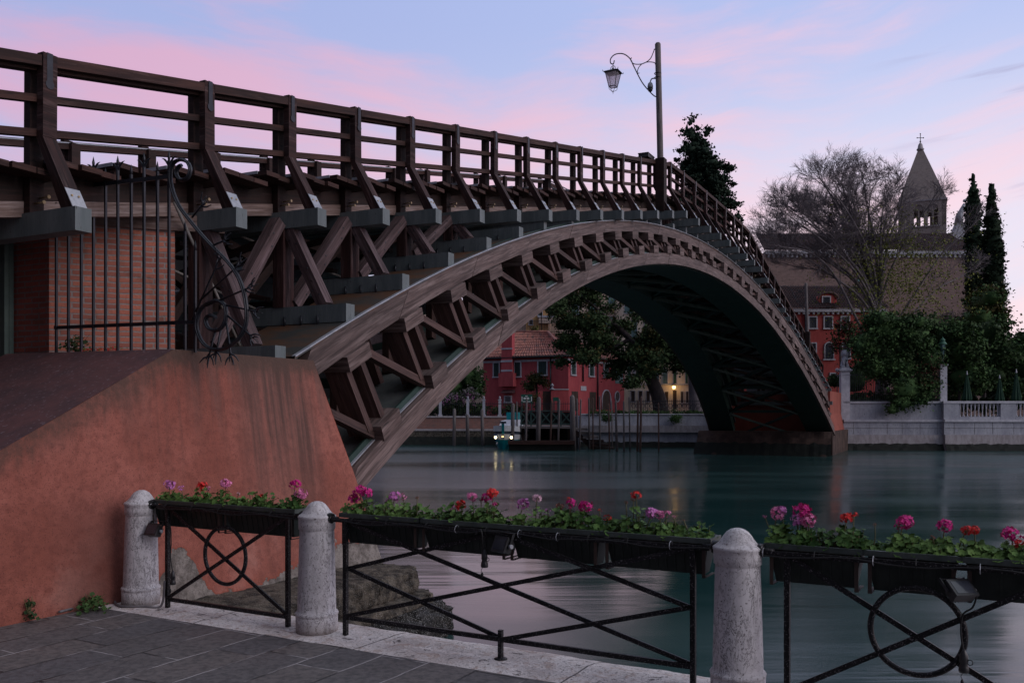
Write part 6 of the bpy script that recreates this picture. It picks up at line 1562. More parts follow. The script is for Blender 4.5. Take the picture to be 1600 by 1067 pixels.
PL = [(710, 638, 678, 5.5, 65.2, 'thick mooring pole before the brick quay, leftmost of all'), (730, 647, 682, 6, 64.8, 'short thick mooring pole with a rounded head before the brick quay'), (753, 639, 682, 5.5, 65.0, 'thick mooring pole before the brick quay, just left of the boat'),
 (801.5, 630, 690, 6.5, 58.5, 'thick grey mooring pole right beside the boat bow'), (807.5, 627, 687, 2.6, 60, 'thin mooring pole close behind the boat bow pole'), (823, 621, 690, 3.4, 57.5, 'slim mooring pole in front of the green notice board'), (842, 620, 692, 7.5, 57.5, 'thickest mooring pole in front of the jetty trellis'),
 (862, 625, 690, 3.2, 57.6, 'slim brown mooring pole in front of the jetty trellis'), (874, 623, 690, 3.4, 57.4, 'slim grey mooring pole at the right of the jetty trellis'), (894, 617, 694, 9, 57.5, 'massive double mooring pole at the right end of the jetty'), (901.5, 622, 668, 3, 60, 'slim mooring pole behind the massive double pole'),
 (907.5, 623, 700, 3, 57, 'slim mooring pole at the head of the water steps'), (920, 621, 682, 3, 58.5, 'slim mooring pole behind the water steps'), (926.5, 621, 700, 2.4, 57, 'thin reddish mooring pole among the water steps'), (937, 618, 690, 3, 58.5, 'slim grey mooring pole right of the arched door'), (951, 630, 706, 2.8, 55.5, 'red-brown mooring pole left of the oval window'),
 (955.6, 626, 640, 2, 60.5, 'very thin mooring pole left of the oval window'), (962, 626, 705, 4, 55.6, 'grey mooring pole in front of the oval window'), (974.5, 626, 712, 3, 55, 'grey mooring pole at the corner of the crimson house'), (983, 619, 708, 2.6, 55.3, 'dark mooring pole in front of the small white sign'), (997, 624, 712, 3.4, 54.8, 'mooring pole paired on the left in front of the yellow house'), (1002, 619, 714, 3.8, 54.6, 'taller mooring pole paired on the right in front of the yellow house'), (1029, 629, 714, 2.6, 54.8, 'lone thin rust-brown mooring pole, rightmost of all')]
for p in PL: pole(*p[:5], p[5], 'pole_brown' if 'red' in p[5] or 'rust' in p[5] or 'brown' in p[5] else 'wood_pole', random.uniform(-.12, .12))
# ------------------------------------------------------------------ jetty, steps, pontoon, boards
jt = thing('jetty_platform', 'dark green timber jetty with a crossed-slat parapet among the mooring poles', 'jetty', at(852, 668, 60))
fJ = Fac(((813-800)/F*60, 60), ((893-800)/F*60, 60))
w1 = fJ.L; z0, z1 = fJ.st(815, 666)[1], fJ.st(815, 641)[1]
mb = MB(); fJ.rect(mb, 0, w1, z0-.14, z0, -4.5, 4.7); part(mb, 'deck', M['wood_pole'], jt)
mb = MB(); fJ.rect(mb, 0, w1, z1-.07, z1, 0, .08); fJ.rect(mb, 0, w1, z0+.1, z0+.2, 0, .08); part(mb, 'parapet_rail', M['jetty'], jt)
k_ = 5
for i in range(k_+1):
    mb = MB(); w = (w1-.09)*i/k_; fJ.rect(mb, w, w+.09, z0+.002, z1-.072, -.0, .09); part(mb, 'parapet_post', M['jetty'], jt)
for i in range(k_):
    a_ = w1*i/k_; b_ = w1*(i+1)/k_; mb = MB(); mb.bar(fJ.P(a_, z0+.2, .03), fJ.P(b_, z1-.08, .03), .03, .09, up=UZ); mb.bar(fJ.P(a_, z1-.08, .065), fJ.P(b_, z0+.2, .065), .03, .09, up=UZ); part(mb, 'cross_slat', M['jetty'], jt)
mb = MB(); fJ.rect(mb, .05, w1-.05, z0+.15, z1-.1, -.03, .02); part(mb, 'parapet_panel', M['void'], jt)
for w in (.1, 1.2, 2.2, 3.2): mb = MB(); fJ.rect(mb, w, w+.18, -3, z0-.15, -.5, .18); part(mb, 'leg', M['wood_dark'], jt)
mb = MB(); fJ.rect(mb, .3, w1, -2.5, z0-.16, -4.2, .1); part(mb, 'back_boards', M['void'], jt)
st = thing('water_steps', 'worn wooden steps going down into the water right of the jetty', 'steps', at(915, 690, 58.5))
for i in range(6):
    px0 = 898+i*6.5; py = 668.5+i*6.2; a_, b_ = at(px0, py, 58.6), at(px0+20+i*2, py, 58.6); mb = MB(); mb.box(a_, b_-a_, (0, 1.4, 0), (0, 0, -.07)); mb.box(a_+Vector((0, 0, -.07)), b_-a_, (0, .08, 0), (0, 0, -.10)); part(mb, 'step', M['wood_pole'] if i < 3 else M['wood_dark'], st)
mb = MB(); mb.bar(at(896, 672, 58.7), at(940, 712, 58.7), .1, .3); part(mb, 'stringer', M['wood_dark'], st)
pn = thing('floating_pontoon', 'long low pontoon with a red-brown timber fender floating right of the boat', 'pontoon', at(846, 698, 56.2))
a_, b_ = at(795, 690, 56.2), at(898, 690, 56.2)
mb = MB(); mb.box(Vector((a_.x, 56.2, -2.75)), (b_.x-a_.x, 0, 0), (0, 1.6, 0), (0, 0, .70)); part(mb, 'hull', M['algae'], pn)
mb = MB(); mb.bar(Vector((a_.x-.05, 56.15, -1.93)), Vector((b_.x, 56.15, -1.93)), .30, .24); part(mb, 'fender_beam', M['wood_rail'], pn, .03)
def board(px0, py0, px1, py1, Y, label, marks=True):
    a_, b_ = at(px0, py1, Y), at(px1, py0, Y); root = thing('notice_board', label, 'notice board', Vector(((a_.x+b_.x)/2, Y, -.4))); w_, h_ = b_.x-a_.x, b_.z-a_.z
    mb = MB(); mb.box(a_, (w_, 0, 0), (0, .06, 0), (0, 0, h_)); part(mb, 'panel', M['sign_green'], root)
    mb = MB(); mb.box(a_+Vector((.03, .01, 0))-UZ*(a_.z+.4), (.06, 0, 0), (0, .06, 0), (0, 0, a_.z+.4)); mb.box(Vector((b_.x-.09, Y+.01, -.4)), (.06, 0, 0), (0, .06, 0), (0, 0, a_.z+.4)); part(mb, 'support', M['jetty'], root)
    if marks:
        mb = MB(); g = lambda u0, v0, u1, v1: mb.box(a_+Vector((w_*u0, -.012, h_*v0)), (w_*(u1-u0), 0, 0), (0, .01, 0), (0, 0, h_*(v1-v0)))
        x = .38
        for q in (.05, .04, .05, .05): g(x, .74, x+q-.008, .84); x += q+.004
        x = .24
        for q in (.09, .06, .07, .04, .06, .08, .06): g(x, .42, x+q-.012, .42+(.24 if q > .065 else .17)); x += q+.004
        g(.18, .14, .84, .20)
        for u0 in (.06, .88): g(u0, .18, u0+.06, .74)
        part(mb, 'lettering', M['sign_white'], root)
board(814, 616, 832, 629.5, 60.5, 'dark green notice board with white lettering and side ornaments behind the jetty')
board(864, 620.5, 873, 626.5, 60.5, 'tiny dark green notice board at the right of the jetty', False)
# small white flag-like wall statue next to sign
# ------------------------------------------------------------------ the boat
bt = thing('work_boat', 'teal and white work boat with its two headlights lit, moored bow first beside the pontoon', 'boat', at(784, 690, 58.5))
bc = at(786, 643, 58.2); bx0, by0 = bc.x, bc.y; bd = Vector((.14, .99, 0)).normalized(); bs = Vector((.99, -.14, 0)).normalized()
def BP(u, v, z_): return Vector((bx0, by0, 0))+bd*u+bs*v+UZ*z_
half = [(0, .03), (.12, .30), (.35, .56), (.75, .74), (1.5, .84), (3.2, .92), (5.5, .95), (8.5, .85)]
lv = [(-2.75, .45, 'teal_paint'), (-1.92, .86, None)]
def hullband(z0, z1, k0, k1, mat, name, rake0=0., rake1=0., sheer=.0):
    mb = MB(); rows = []
    for u, h in half:
        s0 = sheer*max(0, 1-u/4); rows.append([(u+rake0*(1-u/9), h*k0, z0+s0*.6), (u+rake1*(1-u/9), h*k1, z1+s0)])
    for sg in (-1, 1):
        for i in range(len(rows)-1):
            q = [BP(rows[i][0][0], sg*rows[i][0][1], rows[i][0][2]), BP(rows[i+1][0][0], sg*rows[i+1][0][1], rows[i+1][0][2]), BP(rows[i+1][1][0], sg*rows[i+1][1][1], rows[i+1][1][2]), BP(rows[i][1][0], sg*rows[i][1][1], rows[i][1][2])]
            mb.face(q if sg < 0 else q[::-1])
    u = rows[-1]; mb.face([BP(u[0][0], -u[0][1], u[0][2]), BP(u[0][0], u[0][1], u[0][2]), BP(u[1][0], u[1][1], u[1][2]), BP(u[1][0], -u[1][1], u[1][2])][::-1])
    part(mb, name, M[mat], bt)
hullband(-2.8, -1.92, .55, .90, 'teal_paint', 'lower_hull', .5, .12, .10)
hullband(-1.92, -1.62, .92, 1.0, 'white_paint', 'light_strake', .12, .02, .16)
hullband(-1.62, -1.42, .97, .97, 'navy', 'dark_strake', .05, .05, .20)
hullband(-1.42, -1.16, 1.02, 1.02, 'white_paint', 'gunwale', 0, 0, .26)
mb = MB(); mb.bar(BP(.42, 0, -2.6), BP(-.08, 0, -.74), .16, .14, up=bd); part(mb, 'stem_post', M['teal_paint'], bt, .01)
mb = MB(); mb.box(BP(-.18, -.20, -.76), bd*.3, bs*.40, UZ*.12); part(mb, 'stem_cap', M['navy'], bt)
mb = MB(); P_ = [BP(u, h*.98, -1.2+.26*max(0, 1-u/4)) for u, h in half]+[BP(u, -h*.98, -1.2+.26*max(0, 1-u/4)) for u, h in reversed(half)]; addf(mb, P_, UZ); part(mb, 'deck', M['white_paint'], bt)
mb = MB(); cb0 = [BP(1.6, -.55, -1.1), BP(1.6, .55, -1.1), BP(6, .6, -1.15), BP(6, -.6, -1.15)]
addf(mb, cb0, -UZ)
T4 = [BP(2.0, -.45, -.62), BP(2.0, .45, -.62), BP(5.6, .5, -.55), BP(5.6, -.5, -.55)]
for i in range(4): addf(mb, [cb0[i], cb0[(i+1) % 4], T4[(i+1) % 4], T4[i]], [-bd, bs, bd, -bs][i])
addf(mb, T4, UZ); part(mb, 'cargo_cover', M['tarp'], bt)
mb = MB(); mb.box(BP(4.2, -.4, -.545), bd*1.2, bs*.8, UZ*.5); part(mb, 'wheelhouse', M['teal_paint'], bt)
for sg in (-1, 1):
    c = BP(.20, sg*.52, -1.68); 
    L_ = thing_child2('headlight', c, bt); mb = MB(); mb.tube([c+bd*.1, c-bd*.02], .09, 12); part(mb, 'lamp_shell', M['zinc'], L_)
    mb = MB(); mb.tube([c-bd*.02, c-bd*.055], [.085, .06], 12); part(mb, 'lamp_lens', M['headlamp'], L_)
c = BP(-.10, 0, -1.62); mb = MB(); mb.ball(c-bd*.08, .045, 8, sq=(1.6, 1, .7)); part(mb, 'bow_light', M['bulb'], bt)
mb = MB(); mb.tube([BP(.3, -.42, -2.02), BP(.14, -.46, -2.14)], .05, 8); part(mb, 'hawse_pipe', M['zinc'], bt)
# ------------------------------------------------------------------ parasols in the garden
def parasol(px, ytop, ybot, Y, label):
    zt_ = (HZ-ytop)/F*Y; zb_ = (HZ-ybot)/F*Y; x = (px-800)/F*Y; root = thing('closed_parasol', label, 'parasol', (x, Y, -.5), 'closed green parasols behind the balustrade')
    mb = MB(); n = 20; prof_ = [(.04, 0), (.10, -.25), (.20, -.95), (.32, -1.6), (.30, -1.78)]
    for i in range(len(prof_)-1):
        for k_ in range(n):
            def pp(i_, k2):
                r_, h_ = prof_[i_]; a_ = 2*math.pi*k2/n; r2 = r_*(1 if k2 % 2 else .72); return Vector((x+r2*math.cos(a_), Y+r2*math.sin(a_), zt_-.22+h_*(zt_-zb_)/2.05))
            mb.face([pp(i+1, k_), pp(i+1, k_+1), pp(i, k_+1), pp(i, k_)])
    part(mb, 'canopy', M['umbrella'], root)
    mb = MB(); mb.lathe((x, Y, zt_-.24), [(.05, 0), (.06, .06), (.03, .12), (.015, .26)], 8); part(mb, 'finial', M['stone_trim'], root)
    mb = MB(); mb.tube([(x, Y, -.5), (x, Y, zt_-.3)], .035, 6); part(mb, 'mast', M['zinc'], root)
parasol(1511, 580, 626, 60, 'closed green parasol behind the left part of the balustrade'); parasol(1562, 586, 628, 62, 'closed green parasol, the lower one in the middle of the three'); parasol(1588, 577, 627, 60, 'tallest closed green parasol, near the right edge')
# ================================================================== TREES
def quadleaf(mb, p, s, mi=0, flat_=0.):
    d = Vector((random.gauss(0, 1), random.gauss(0, 1), random.gauss(0, 1)+flat_)).normalized(); a = d.orthogonal().normalized(); b_ = d.cross(a)
    th = random.random()*6.28; a, b_ = a*math.cos(th)+b_*math.sin(th), b_*math.cos(th)-a*math.sin(th); s2 = s*random.uniform(.45, .8)
    i0 = len(mb.v); mb.v += [tuple(p+a*s), tuple(p+b_*s2), tuple(p-a*s), tuple(p-b_*s2)]
    mb.f.append((i0, i0+1, i0+2, i0+3)); mb.uv.append([(0, 0)]*4); mb.m.append(mi); mb.sm.append(False)
def clumpcloud(mb, blobs, n, leaf, csize=.55, per=26, mi=0, mi2=None, p2=0., hole=.0):
    tot = sum(b[3]*b[4]*b[5] for b in blobs)
    for b in blobs:
        k_ = max(1, int(n*b[3]*b[4]*b[5]/tot/per))
        for _ in range(k_):
            d = Vector((random.gauss(0, 1), random.gauss(0, 1), random.gauss(0, 1))).normalized(); r_ = random.random()**.45
            c = Vector((b[0]+d.x*b[3]*r_, b[1]+d.y*b[4]*r_, b[2]+d.z*b[5]*r_))
            if noise.noise(c*.45) < -.18+hole: continue
            cs_ = csize*random.uniform(.6, 1.4); m_ = mi2 if (mi2 is not None and random.random() < p2) else mi
            for _ in range(per):
                q = Vector((random.gauss(0, .5), random.gauss(0, .5), random.gauss(0, .36)))*cs_
                quadleaf(mb, c+q, leaf*random.uniform(.6, 1.35), m_, .6)
def core(mb, blobs, k=.62, mi=0):
    for b in blobs:
        i0 = len(mb.v); mb.ball((b[0], b[1], b[2]), 1, 10, mi, (b[3]*k, b[4]*k, b[5]*k))
        for i in range(i0, len(mb.v)):
            p = Vector(mb.v[i]); q = p-Vector(b[:3]); mb.v[i] = tuple(p+q*noise.noise(p*2.1)*.7+Vector((noise.noise(p*4), noise.noise(p*4+Vector((3, 0, 0))), noise.noise(p*4+Vector((0, 3, 0)))))*.12)
def pb(px, py, Y, rxp, rzp, ry=None, dy=0.):
    c = at(px, py, Y); k_ = Y/F; return (c.x, c.y+dy, c.z, rxp*k_, (ry if ry else rxp*k_), rzp*k_)
def trunkmb(paths):
    mb = MB()
    for pts, r0, r1 in paths:
        c = curve(pts, 6); m_ = len(c); mb.tube(c, [r0+(r1-r0)*i/(m_-1) for i in range(m_)], 8)
    return mb
# conifer behind the crown of the bridge
Y = 88; cf = thing('tall_conifer', 'tall dark conifer with a side lobe, rising behind the crown of the bridge', 'tree', at(1095, 640, Y))
blobs = []
for i in range(26):
    f_ = i/25; py = 192+f_*300; w_ = 4+38*min(1, (py-190)/115)**.8; cx = 1078+22*min(1, (py-190)/120)
    blobs += [pb(cx-w_*.45, py+random.uniform(-4, 4), Y, w_*.55, 10, dy=random.uniform(-1.5, 1.5)), pb(cx+w_*.45, py+random.uniform(-4, 4), Y, w_*.55, 10, dy=random.uniform(-1.5, 1.5)), pb(cx, py, Y, w_*.4+3, 8)]
for x_, y_, a_, b_ in ((1104, 208, 7, 10), (1100, 226, 10, 10), (1130, 262, 13, 6), (1142, 262, 9, 4), (1128, 280, 14, 9), (1146, 288, 10, 4), (1136, 300, 12, 8), (1144, 318, 13, 10), (1152, 340, 9, 10), (1058, 250, 8, 4), (1062, 236, 8, 5), (1068, 262, 10, 5), (1090, 200, 5, 6), (1066, 205, 6, 5)): blobs.append(pb(x_, y_, Y, a_, b_))
mb = MB(); core(mb, blobs, .6); clumpcloud(mb, blobs, 52000, .15, .42, 24, hole=-.12); part(mb, 'crown', M['leaf_conifer'], cf)
mb = trunkmb([([at(1096, 640, Y), at(1092, 450, Y), at(1080, 200, Y)], .35, .05), ([at(1098, 330, Y), at(1125, 295, Y), at(1140, 262, Y)], .15, .03)]); part(mb, 'trunk', M['bark'], cf)
# leaning tree under the arch
Y = 68; ut = thing('leaning_dark_tree', 'big dark tree leaning left from the white quay, its crown filling the arch opening', 'tree', at(1030, 640, Y))
blobs = [pb(x_, y_, Y+random.uniform(-2, 2), a_, b_, 3) for x_, y_, a_, b_ in ((930, 528, 20, 10), (970, 570, 18, 10), (1025, 560, 18, 12), (905, 462, 30, 22), (890, 500, 22, 16), (885, 535, 22, 14), (915, 555, 24, 12), (945, 540, 24, 14), (950, 475, 26, 14), (925, 505, 26, 14), (975, 512, 22, 12), (985, 555, 26, 15), (1010, 575, 26, 14), (1030, 520, 22, 18), (1045, 548, 24, 16), (1050, 575, 18, 10), (1010, 490, 22, 14), (992, 596, 16, 8), (880, 565, 12, 8), (1008, 535, 20, 14), (960, 585, 12, 6), (870, 480, 14, 14), (1000, 460, 18, 16), (930, 440, 30, 12))]
mb = MB(); clumpcloud(mb, blobs, 42000, .125, .50, 24, 0, 1, .12, .02); part(mb, 'crown', [M['leaf_dark'], M['leaf_olive']], ut)
mb = trunkmb([([at(1034, 648, Y), at(1028, 618, Y), at(1016, 590, Y), at(1000, 560, Y)], .62, .38), ([at(1003, 566, Y), at(985, 530, Y), at(950, 500, Y), at(915, 492, Y)], .30, .08), ([at(1003, 566, Y), at(1008, 520, Y), at(1018, 480, Y), at(1012, 455, Y)], .28, .06), ([at(1010, 575, Y), at(1035, 545, Y), at(1050, 520, Y)], .2, .05), ([at(985, 530, Y), at(950, 545, Y), at(905, 550, Y)], .18, .05), ([at(960, 506, Y), at(930, 480, Y), at(905, 460, Y)], .14, .04)]); part(mb, 'trunk', M['bark'], ut)
Y = 66; tk = thing('grey_trunk_tree', 'thick grey tree trunk standing left of the far arch leg', 'tree', at(1087, 640, Y))
mb = trunkmb([([at(1089, 646, Y), at(1087, 620, Y), at(1084, 570, Y), at(1080, 520, Y)], .58, .38)]); part(mb, 'trunk', M['bark_bare'], tk)
mb = MB(); clumpcloud(mb, [pb(1082, 530, Y, 24, 22, 3), pb(1070, 560, Y, 14, 14, 2), pb(1100, 560, Y, 14, 12, 2)], 3600, .13, .5, 24); part(mb, 'crown', M['leaf_dark'], tk)
# cypresses
for (px, y0, w_, lab) in ((1521, 272, 11, 'left and taller of the two dark cypresses beside the church'), (1549, 287, 17, 'right and broader of the two dark cypresses beside the church')):
    Y = 86; cy = thing('cypress', lab, 'tree', at(px, 640, Y), 'cypresses beside the church'); blobs = []
    n_ = 64
    for i in range(n_):
        f_ = i/(n_-1); py = y0+7+f_*(330); ww = (13.5*min(1, .30+f_*5)) if w_ < 15 else 20*min(1, .26+f_*2.6)
        blobs.append(pb(px+(f_*6 if w_ > 15 else -f_*2)+random.uniform(-1, 1), py, Y, ww, 12))
    mb = MB(); core(mb, blobs, .74); clumpcloud(mb, blobs, 24000, .12, .24, 16, hole=-.4); part(mb, 'crown', M['leaf_cypress'], cy)
    mb = MB(); mb.tube([at(px, 640, Y), at(px, y0+20, Y)], [.25, .05], 6); part(mb, 'trunk', M['bark'], cy)
# the big bare tree
class Bare:
    def __init__(s, seed): s.mb = MB(); s.r = random.Random(seed); s.tips = []
    def grow(s, p, d, L, r_, lev, up=.12, spread=.55):
        R_ = s.r; n = 5 if lev > 1 else 4; pts = [p]; q = p.copy(); dd = d.copy(); wob = Vector((R_.uniform(-1, 1), R_.uniform(-1, 1), R_.uniform(-.6, .9)))
        for i in range(n):
            dd = (dd+wob*.17+Vector((R_.uniform(-1, 1), R_.uniform(-1, 1), R_.uniform(-1, 1)))*.09+UZ*up*.35).normalized(); q = q+dd*L/n; pts.append(q.copy())
        r1 = r_*.55 if lev > 0 else r_*.4
        s.mb.tube(pts, [r_+(r1-r_)*i/n for i in range(n+1)], 6 if r_ > .07 else (4 if r_ > .025 else 3), cap=False)
        if lev <= 0: s.tips.append(q); return
        kids = {5: 4, 4: 4, 3: 5, 2: 5, 1: 4}.get(lev, 3)
        for k_ in range(kids):
            f_ = .35+.65*(k_+R_.uniform(.2, .8))/kids; f_ = min(f_, 1)
            i = min(int(f_*n), n-1); b0 = pts[i].lerp(pts[i+1], f_*n-i); bd_ = (pts[i+1]-pts[i]).normalized()
            ax = bd_.orthogonal().normalized(); ax = (ax*math.cos(R_.random()*6.28)+bd_.cross(ax)*math.sin(R_.random()*6.28)); a_ = spread*R_.uniform(.6, 1.3)
            nd = (bd_*math.cos(a_)+ax.normalized()*math.sin(a_)).normalized(); s.grow(b0, nd, L*R_.uniform(.48, .70), max(.012, r_*(1-.45*f_)*.50), lev-1, up, spread)
        s.grow(pts[-1], dd, L*R_.uniform(.5, .68), r1, lev-1, up, spread)
Y = 74; bt_ = thing('bare_tree', 'huge spreading leafless tree before the church, with a few yellow-green leaves', 'tree', at(1372, 645, Y))
T = Bare(3); root_ = at(1380, 645, Y)
hub = [(1378, 560), (1372, 500), (1368, 450)]
limbs = [[(1378, 540), (1425, 460), (1458, 405), (1482, 378)], [(1382, 550), (1430, 490), (1472, 450), (1512, 430)], [(1366, 560), (1328, 490), (1290, 430), (1250, 402), (1212, 398)], [(1366, 530), (1335, 460), (1295, 425), (1250, 415)]]
for i in range(13):
    for rr_, jit in ((.86, 0), (.60, .5)):
        an = R(178-(i+jit)*11.6); tx, ty = 1332+142*rr_*math.cos(an), 400-118*rr_*math.sin(an)
        hx, hy = 1371+T.r.uniform(-4, 4), 500-T.r.uniform(0, 50)*(math.sin(an))
        mx_, my_ = hx+(tx-hx)*.45+T.r.uniform(-9, 9), hy+(ty-hy)*.62+T.r.uniform(-9, 9)
        limbs.append([(hx, hy), (hx+(mx_-hx)*.45, hy+(my_-hy)*.58), (mx_, my_), (tx-(tx-mx_)*.4+T.r.uniform(-6, 6), my_+(ty-my_)*.7), (tx, ty)])
T.mb.tube(curve([root_, at(1378, 600, Y), at(1372, 520, Y)], 5), [.60]*5+[.50]*5+[.42], 10)
for tx, ty in ((1272, 318), (1296, 296), (1250, 340), (1322, 284), (1232, 360), (1285, 338), (1310, 318), (1352, 280)):
    limbs.append([(1370, 500), (1362-(1362-tx)*.12, 440), (1362-(1362-tx)*.42, 440+(ty-440)*.42), (1362-(1362-tx)*.78, 440+(ty-440)*.78), (tx, ty)])
for li, path in enumerate(limbs):
    dz = T.r.uniform(-4.5, 4.5); P_ = [at(x_, y_, Y)+Vector((0, dz*i/len(path), 0)) for i, (x_, y_) in enumerate(path)]
    c = curve(P_, 5); m_ = len(c); rad = [.125*(1-.66*i/(m_-1)) for i in range(m_)]
    T.mb.tube(c, rad, 8, cap=False)
    for i in range(8, m_, 3):
        dr = (c[i]-c[i-1]).normalized()
        for s_ in range(1):
            ax = Vector((T.r.uniform(-1, 1), T.r.uniform(-1, 1), T.r.uniform(-.3, 1))).normalized(); nd = (dr*.75+ax*.65).normalized()
            T.grow(c[i], nd, T.r.uniform(1.2, 2.3), rad[i]*.45, 3, .05, .75)
    T.grow(c[-1], (c[-1]-c[-2]).normalized(), 1.8, rad[-1], 3, .06, .60)
part(T.mb, 'branches', M['bark_bare'], bt_)
mb = MB()
for _ in range(1900):
    x_ = random.gauss(1390, 50); y_ = random.gauss(440, 55)
    if y_ < 335 or y_ > 560: continue
    c = at(x_, y_, Y)+Vector((0, random.uniform(-4, 1), 0))
    for _k in range(4): quadleaf(mb, c+Vector((random.gauss(0, .16), random.gauss(0, .16), random.gauss(0, .12))), .085)
part(mb, 'young_leaves', M['leaf_lime'], bt_)
# far row of houses and a hedge that close the view at eye level
block('far_house_row', 'low dull house far behind the garden trees at the right edge', 1480, 1680, 120, 600, 'brick_church', [], roof=1.5)
block('far_house_row', 'low dull houses far left behind the quay', 430, 640, 118, 612, 'brick_church', [], roof=1.5)
# thinner twiggy tree at the right edge, and one at left of nave
for (px, py, Y, h_, seed, lab) in ((1600, 640, 90, 7.0, 11, 'thin twiggy tree at the right edge behind the garden trees'), (1196, 640, 100, 9.0, 5, 'small bare tree top showing behind the bridge rail at the left end of the church'), (1505, 600, 78, 6.5, 8, 'fine bare tree between the big bare tree and the cypresses')):
    T = Bare(seed); tr_ = thing('twiggy_tree', lab, 'tree', at(px, py, Y), 'small leafless trees'); b0 = at(px, py, Y)
    T.mb.tube([b0, b0+UZ*h_*.45], [.18, .12], 6); T.grow(b0+UZ*h_*.45, UZ, h_*.34, .11, 4, .12, .7); T.grow(b0+UZ*h_*.4, Vector((-.5, 0, .8)).normalized(), h_*.34, .10, 4, .12, .7); T.grow(b0+UZ*h_*.42, Vector((.5, .2, .8)).normalized(), h_*.34, .10, 4, .12, .7)
    part(T.mb, 'branches', M['bark_bare'], tr_)
# shrubs and garden masses, each its own plant
def shrub(name, label, cat, blobs, n, leaf, mats, cs_=.5, p2=.15, trunk=True, hole=-.12, grp_=None):
    xs_ = [b[0] for b in blobs]; c = Vector((sum(xs_)/len(xs_), blobs[0][1], -.5)); root = thing(name, label, cat, c, grp_)
    mb = MB()
    if n > 5000: core(mb, blobs, .66)
    clumpcloud(mb, blobs, n, leaf, cs_, 22, 0, 1 if len(mats) > 1 else None, p2, hole); part(mb, 'crown', [M[m_] for m_ in mats], root)
    if trunk: mb = trunkmb([([c, c+UZ*1.2, Vector((blobs[0][0], blobs[0][1], blobs[0][2]))], .18, .06)]); part(mb, 'trunk', M['bark'], root)
shrub('climbing_shrub', 'huge dark green climber hanging over the white garden wall, with red blossom at its right', 'shrub', [pb(x_, y_, 57.4 if y_ < 600 else 56.5, a_, b_, 1.1 if y_ < 600 else .5) for x_, y_, a_, b_ in ((1385, 520, 36, 26), (1350, 540, 24, 26), (1425, 530, 34, 26), (1450, 560, 26, 26), (1400, 570, 36, 30), (1420, 605, 30, 24), (1410, 628, 22, 12), (1395, 640, 12, 8), (1440, 622, 18, 10), (1362, 575, 20, 20), (1445, 598, 20, 22), (1372, 500, 22, 14), (1430, 505, 24, 12))], 21000, .10, ['leaf_mid', 'leaf_dark'], .42, .5)
mb = MB(); rb = thing('red_blossom', 'spray of red blossom on the right side of the huge dark climber', 'flowers', at(1452, 580, 56.3))
for _ in range(260):
    c = at(random.gauss(1455, 13), random.gauss(582, 13), 56.3)+Vector((0, random.uniform(-.3, .4), 0)); quadleaf(mb, c, .055)
part(mb, 'petals', M['leaf_red'], rb)['kind'] = 'stuff'
shrub('garden_tree', 'dark leafy tree behind the green lantern', 'tree', [pb(x_, y_, 66, a_, b_, 3) for x_, y_, a_, b_ in ((1500, 550, 32, 28), (1488, 520, 24, 20), (1510, 590, 30, 28))], 13000, .13, ['leaf_mid', 'leaf_dark'], .5, .5, hole=-.05)
shrub('garden_tree', 'dark broad tree behind the closed parasols at the right edge', 'tree', [pb(x_, y_, 68, a_, b_, 3) for x_, y_, a_, b_ in ((1560, 560, 36, 36), (1590, 570, 34, 40), (1540, 590, 30, 26), (1600, 535, 26, 18), (1575, 600, 36, 22), (1540, 520, 20, 22), (1620, 580, 30, 40))], 15000, .13, ['leaf_dark', 'leaf_mid'], .5, .35, hole=-.12)
shrub('garden_tree', 'loose tree with yellow-green leaves below the cypresses', 'tree', [pb(x_, y_, 76, a_, b_, 3) for x_, y_, a_, b_ in ((1540, 470, 22, 22), (1520, 500, 26, 22), (1555, 500, 20, 20))], 6500, .13, ['leaf_mid', 'leaf_olive'], .5, .5, hole=.0)
shrub('garden_tree', 'dark evergreen mass at the foot of the bare tree', 'tree', [pb(x_, y_, 70, a_, b_, 3) for x_, y_, a_, b_ in ((1350, 535, 18, 24), (1400, 505, 40, 16), (1440, 510, 34, 20), (1335, 590, 14, 30), (1400, 560, 60, 44), (1460, 530, 26, 26))], 13000, .12, ['leaf_dark', 'leaf_olive'], .55, .25, hole=.02)
shrub('red_leaved_shrub', 'thin dark red-leaved shrub in front of the red house, behind the lion', 'shrub', [pb(x_, y_, 64, a_, b_, 1) for x_, y_, a_, b_ in ((1312, 540, 9, 30), (1318, 510, 9, 16), (1330, 525, 8, 20), (1306, 570, 6, 14))], 2600, .09, ['leaf_dark', 'leaf_red'], .4, .5, hole=.08)
shrub('quay_bush', 'rounded green bush at the left end of the crimson house', 'bush', [pb(x_, y_, 71, a_, b_, 1.6) for x_, y_, a_, b_ in ((735, 592, 22, 22), (712, 605, 22, 22), (745, 610, 10, 12), (690, 615, 22, 20))], 9000, .10, ['leaf_mid', 'leaf_dark'], .36, .45)
shrub('wisteria', 'wisteria with pale violet blossom hanging behind the small white pillars', 'climber', [pb(x_, y_, 68.6, a_, b_, .6) for x_, y_, a_, b_ in ((712, 622, 20, 9), (735, 617, 14, 9), (690, 630, 16, 9))], 2600, .075, ['bark_bare', 'leaf_dark'], .3, .4, False)
mb = MB(); wf = thing('violet_blossom', 'pale violet wisteria blossom clusters above the small white pillars', 'flowers', at(735, 622, 67.8))
for px, py in ((738, 621), (741, 630), (732, 617), (725, 628), (690, 628), (700, 622), (713, 620)):
    for _ in range(22): quadleaf(mb, at(px, py, 67.8)+Vector((random.gauss(0, .10), random.gauss(0, .1), random.gauss(-.05, .17))), .04)
part(mb, 'petals', M['petal_lilac'], wf)['kind'] = 'stuff'
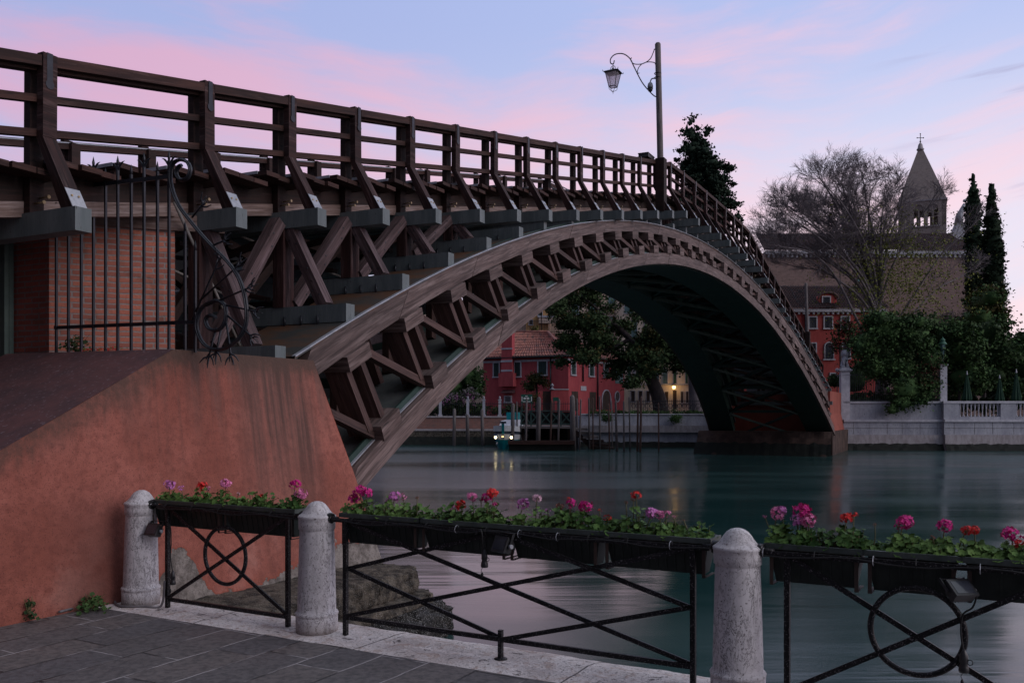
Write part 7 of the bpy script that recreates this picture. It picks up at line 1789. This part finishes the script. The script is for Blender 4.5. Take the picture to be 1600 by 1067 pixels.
shrub('small_autumn_tree', 'small round olive-brown tree in front of the crimson house windows', 'tree', [pb(x_, y_, 70, a_, b_, 1) for x_, y_, a_, b_ in ((838, 592, 14, 9), (828, 603, 10, 8), (850, 600, 8, 9), (840, 608, 12, 6))], 4200, .08, ['leaf_olive', 'leaf_dark'], .3, .3)
shrub('hedge_bush', 'olive hedge bush behind the boat below the crimson house', 'bush', [pb(x_, y_, 68.2, a_, b_, .6) for x_, y_, a_, b_ in ((800, 640, 14, 9), (822, 642, 14, 8), (780, 643, 10, 6), (835, 625, 8, 12))], 3000, .075, ['leaf_olive', 'leaf_dark'], .3, .5, False)
shrub('quay_plants', 'low green plants along the top of the white quay', 'plants', [pb(x_, 645, 62.4, 12, 3, .4) for x_ in range(925, 1100, 14)], 3600, .06, ['leaf_mid', 'leaf_dark'], .2, .4, False)
for px, py, lab in ((1056, 653, 'green tuft growing out of the white quay wall under the leaning tree'), (948, 653, 'small green tuft on the white quay wall behind the mooring poles')):
    shrub('wall_tuft', lab, 'plant', [pb(px, py, 61.2, 8, 6, .25)], 700, .055, ['leaf_mid'], .18, 0, False)
shrub('terrace_plants', 'yellow-green potted plants on the roof terrace', 'plants', [pb(858, 478, 90, 14, 7, .6), pb(836, 514, 89.7, 4, 3, .4)], 1500, .10, ['leaf_olive', 'leaf_lime'], .3, .3, False)
shrub('globe_bush', 'small clipped bush with a round white lamp beside the stone lion pier', 'bush', [pb(1305, 594, 60, 7, 9, .5)], 1400, .07, ['leaf_dark'], .25, 0, False)
gl2 = thing('globe_lamp', 'small round white globe lamp left of the stone lion pier', 'lamp', at(1308, 578, 59.6)); mb = MB(); mb.ball(at(1308, 578, 59.6), .13, 12); part(mb, 'globe', M['lantern_glass'], gl2); mb = MB(); mb.tube([at(1308, 581, 59.6), at(1308, 650, 59.6)], .03, 6); part(mb, 'stem', M['iron'], gl2)

shrub('garden_hedge', 'dark clipped hedge behind the closed parasols and balustrade', 'hedge', [pb(x_, 628, 70, 16, 17, .8) for x_ in range(1335, 1640, 17)], 12000, .10, ['leaf_dark', 'leaf_mid'], .35, .3, False)
shrub('garden_hedge', 'dark hedge behind the low iron fence left of the boat', 'hedge', [pb(x_, 640, 70, 14, 14, .6) for x_ in range(600, 760, 15)], 6000, .09, ['leaf_dark', 'leaf_olive'], .35, .3, False)

# ------------------------------------------------------------------ unseen gallery building added behind the viewpoint to block sky light
gb = thing('unseen_gallery_blocker', 'large plain unseen building added behind the viewpoint to keep left-facing timbers dark', 'building', (-12, -9, GZ))
fB = Fac((6.5, -9.5), (-22, 2.5)); mb = MB(); fB.rect(mb, 0, fB.L, GZ-.2, 15.5, -10, 10); part(mb, 'wall', M['stone_pillar'], gb)
for i in range(6):
    for zz in (.2, 5.2, 10.0):
        mb = MB(); fB.rect(mb, 2+i*4.8, 3.6+i*4.8, zz, zz+2.6, .01, .06); part(mb, 'window', M['glass_dark'], gb)
mb = MB(); fB.rect(mb, -.3, fB.L+.3, 15.5, 16, -10.3, 10.9); part(mb, 'cornice', M['stone_trim'], gb)
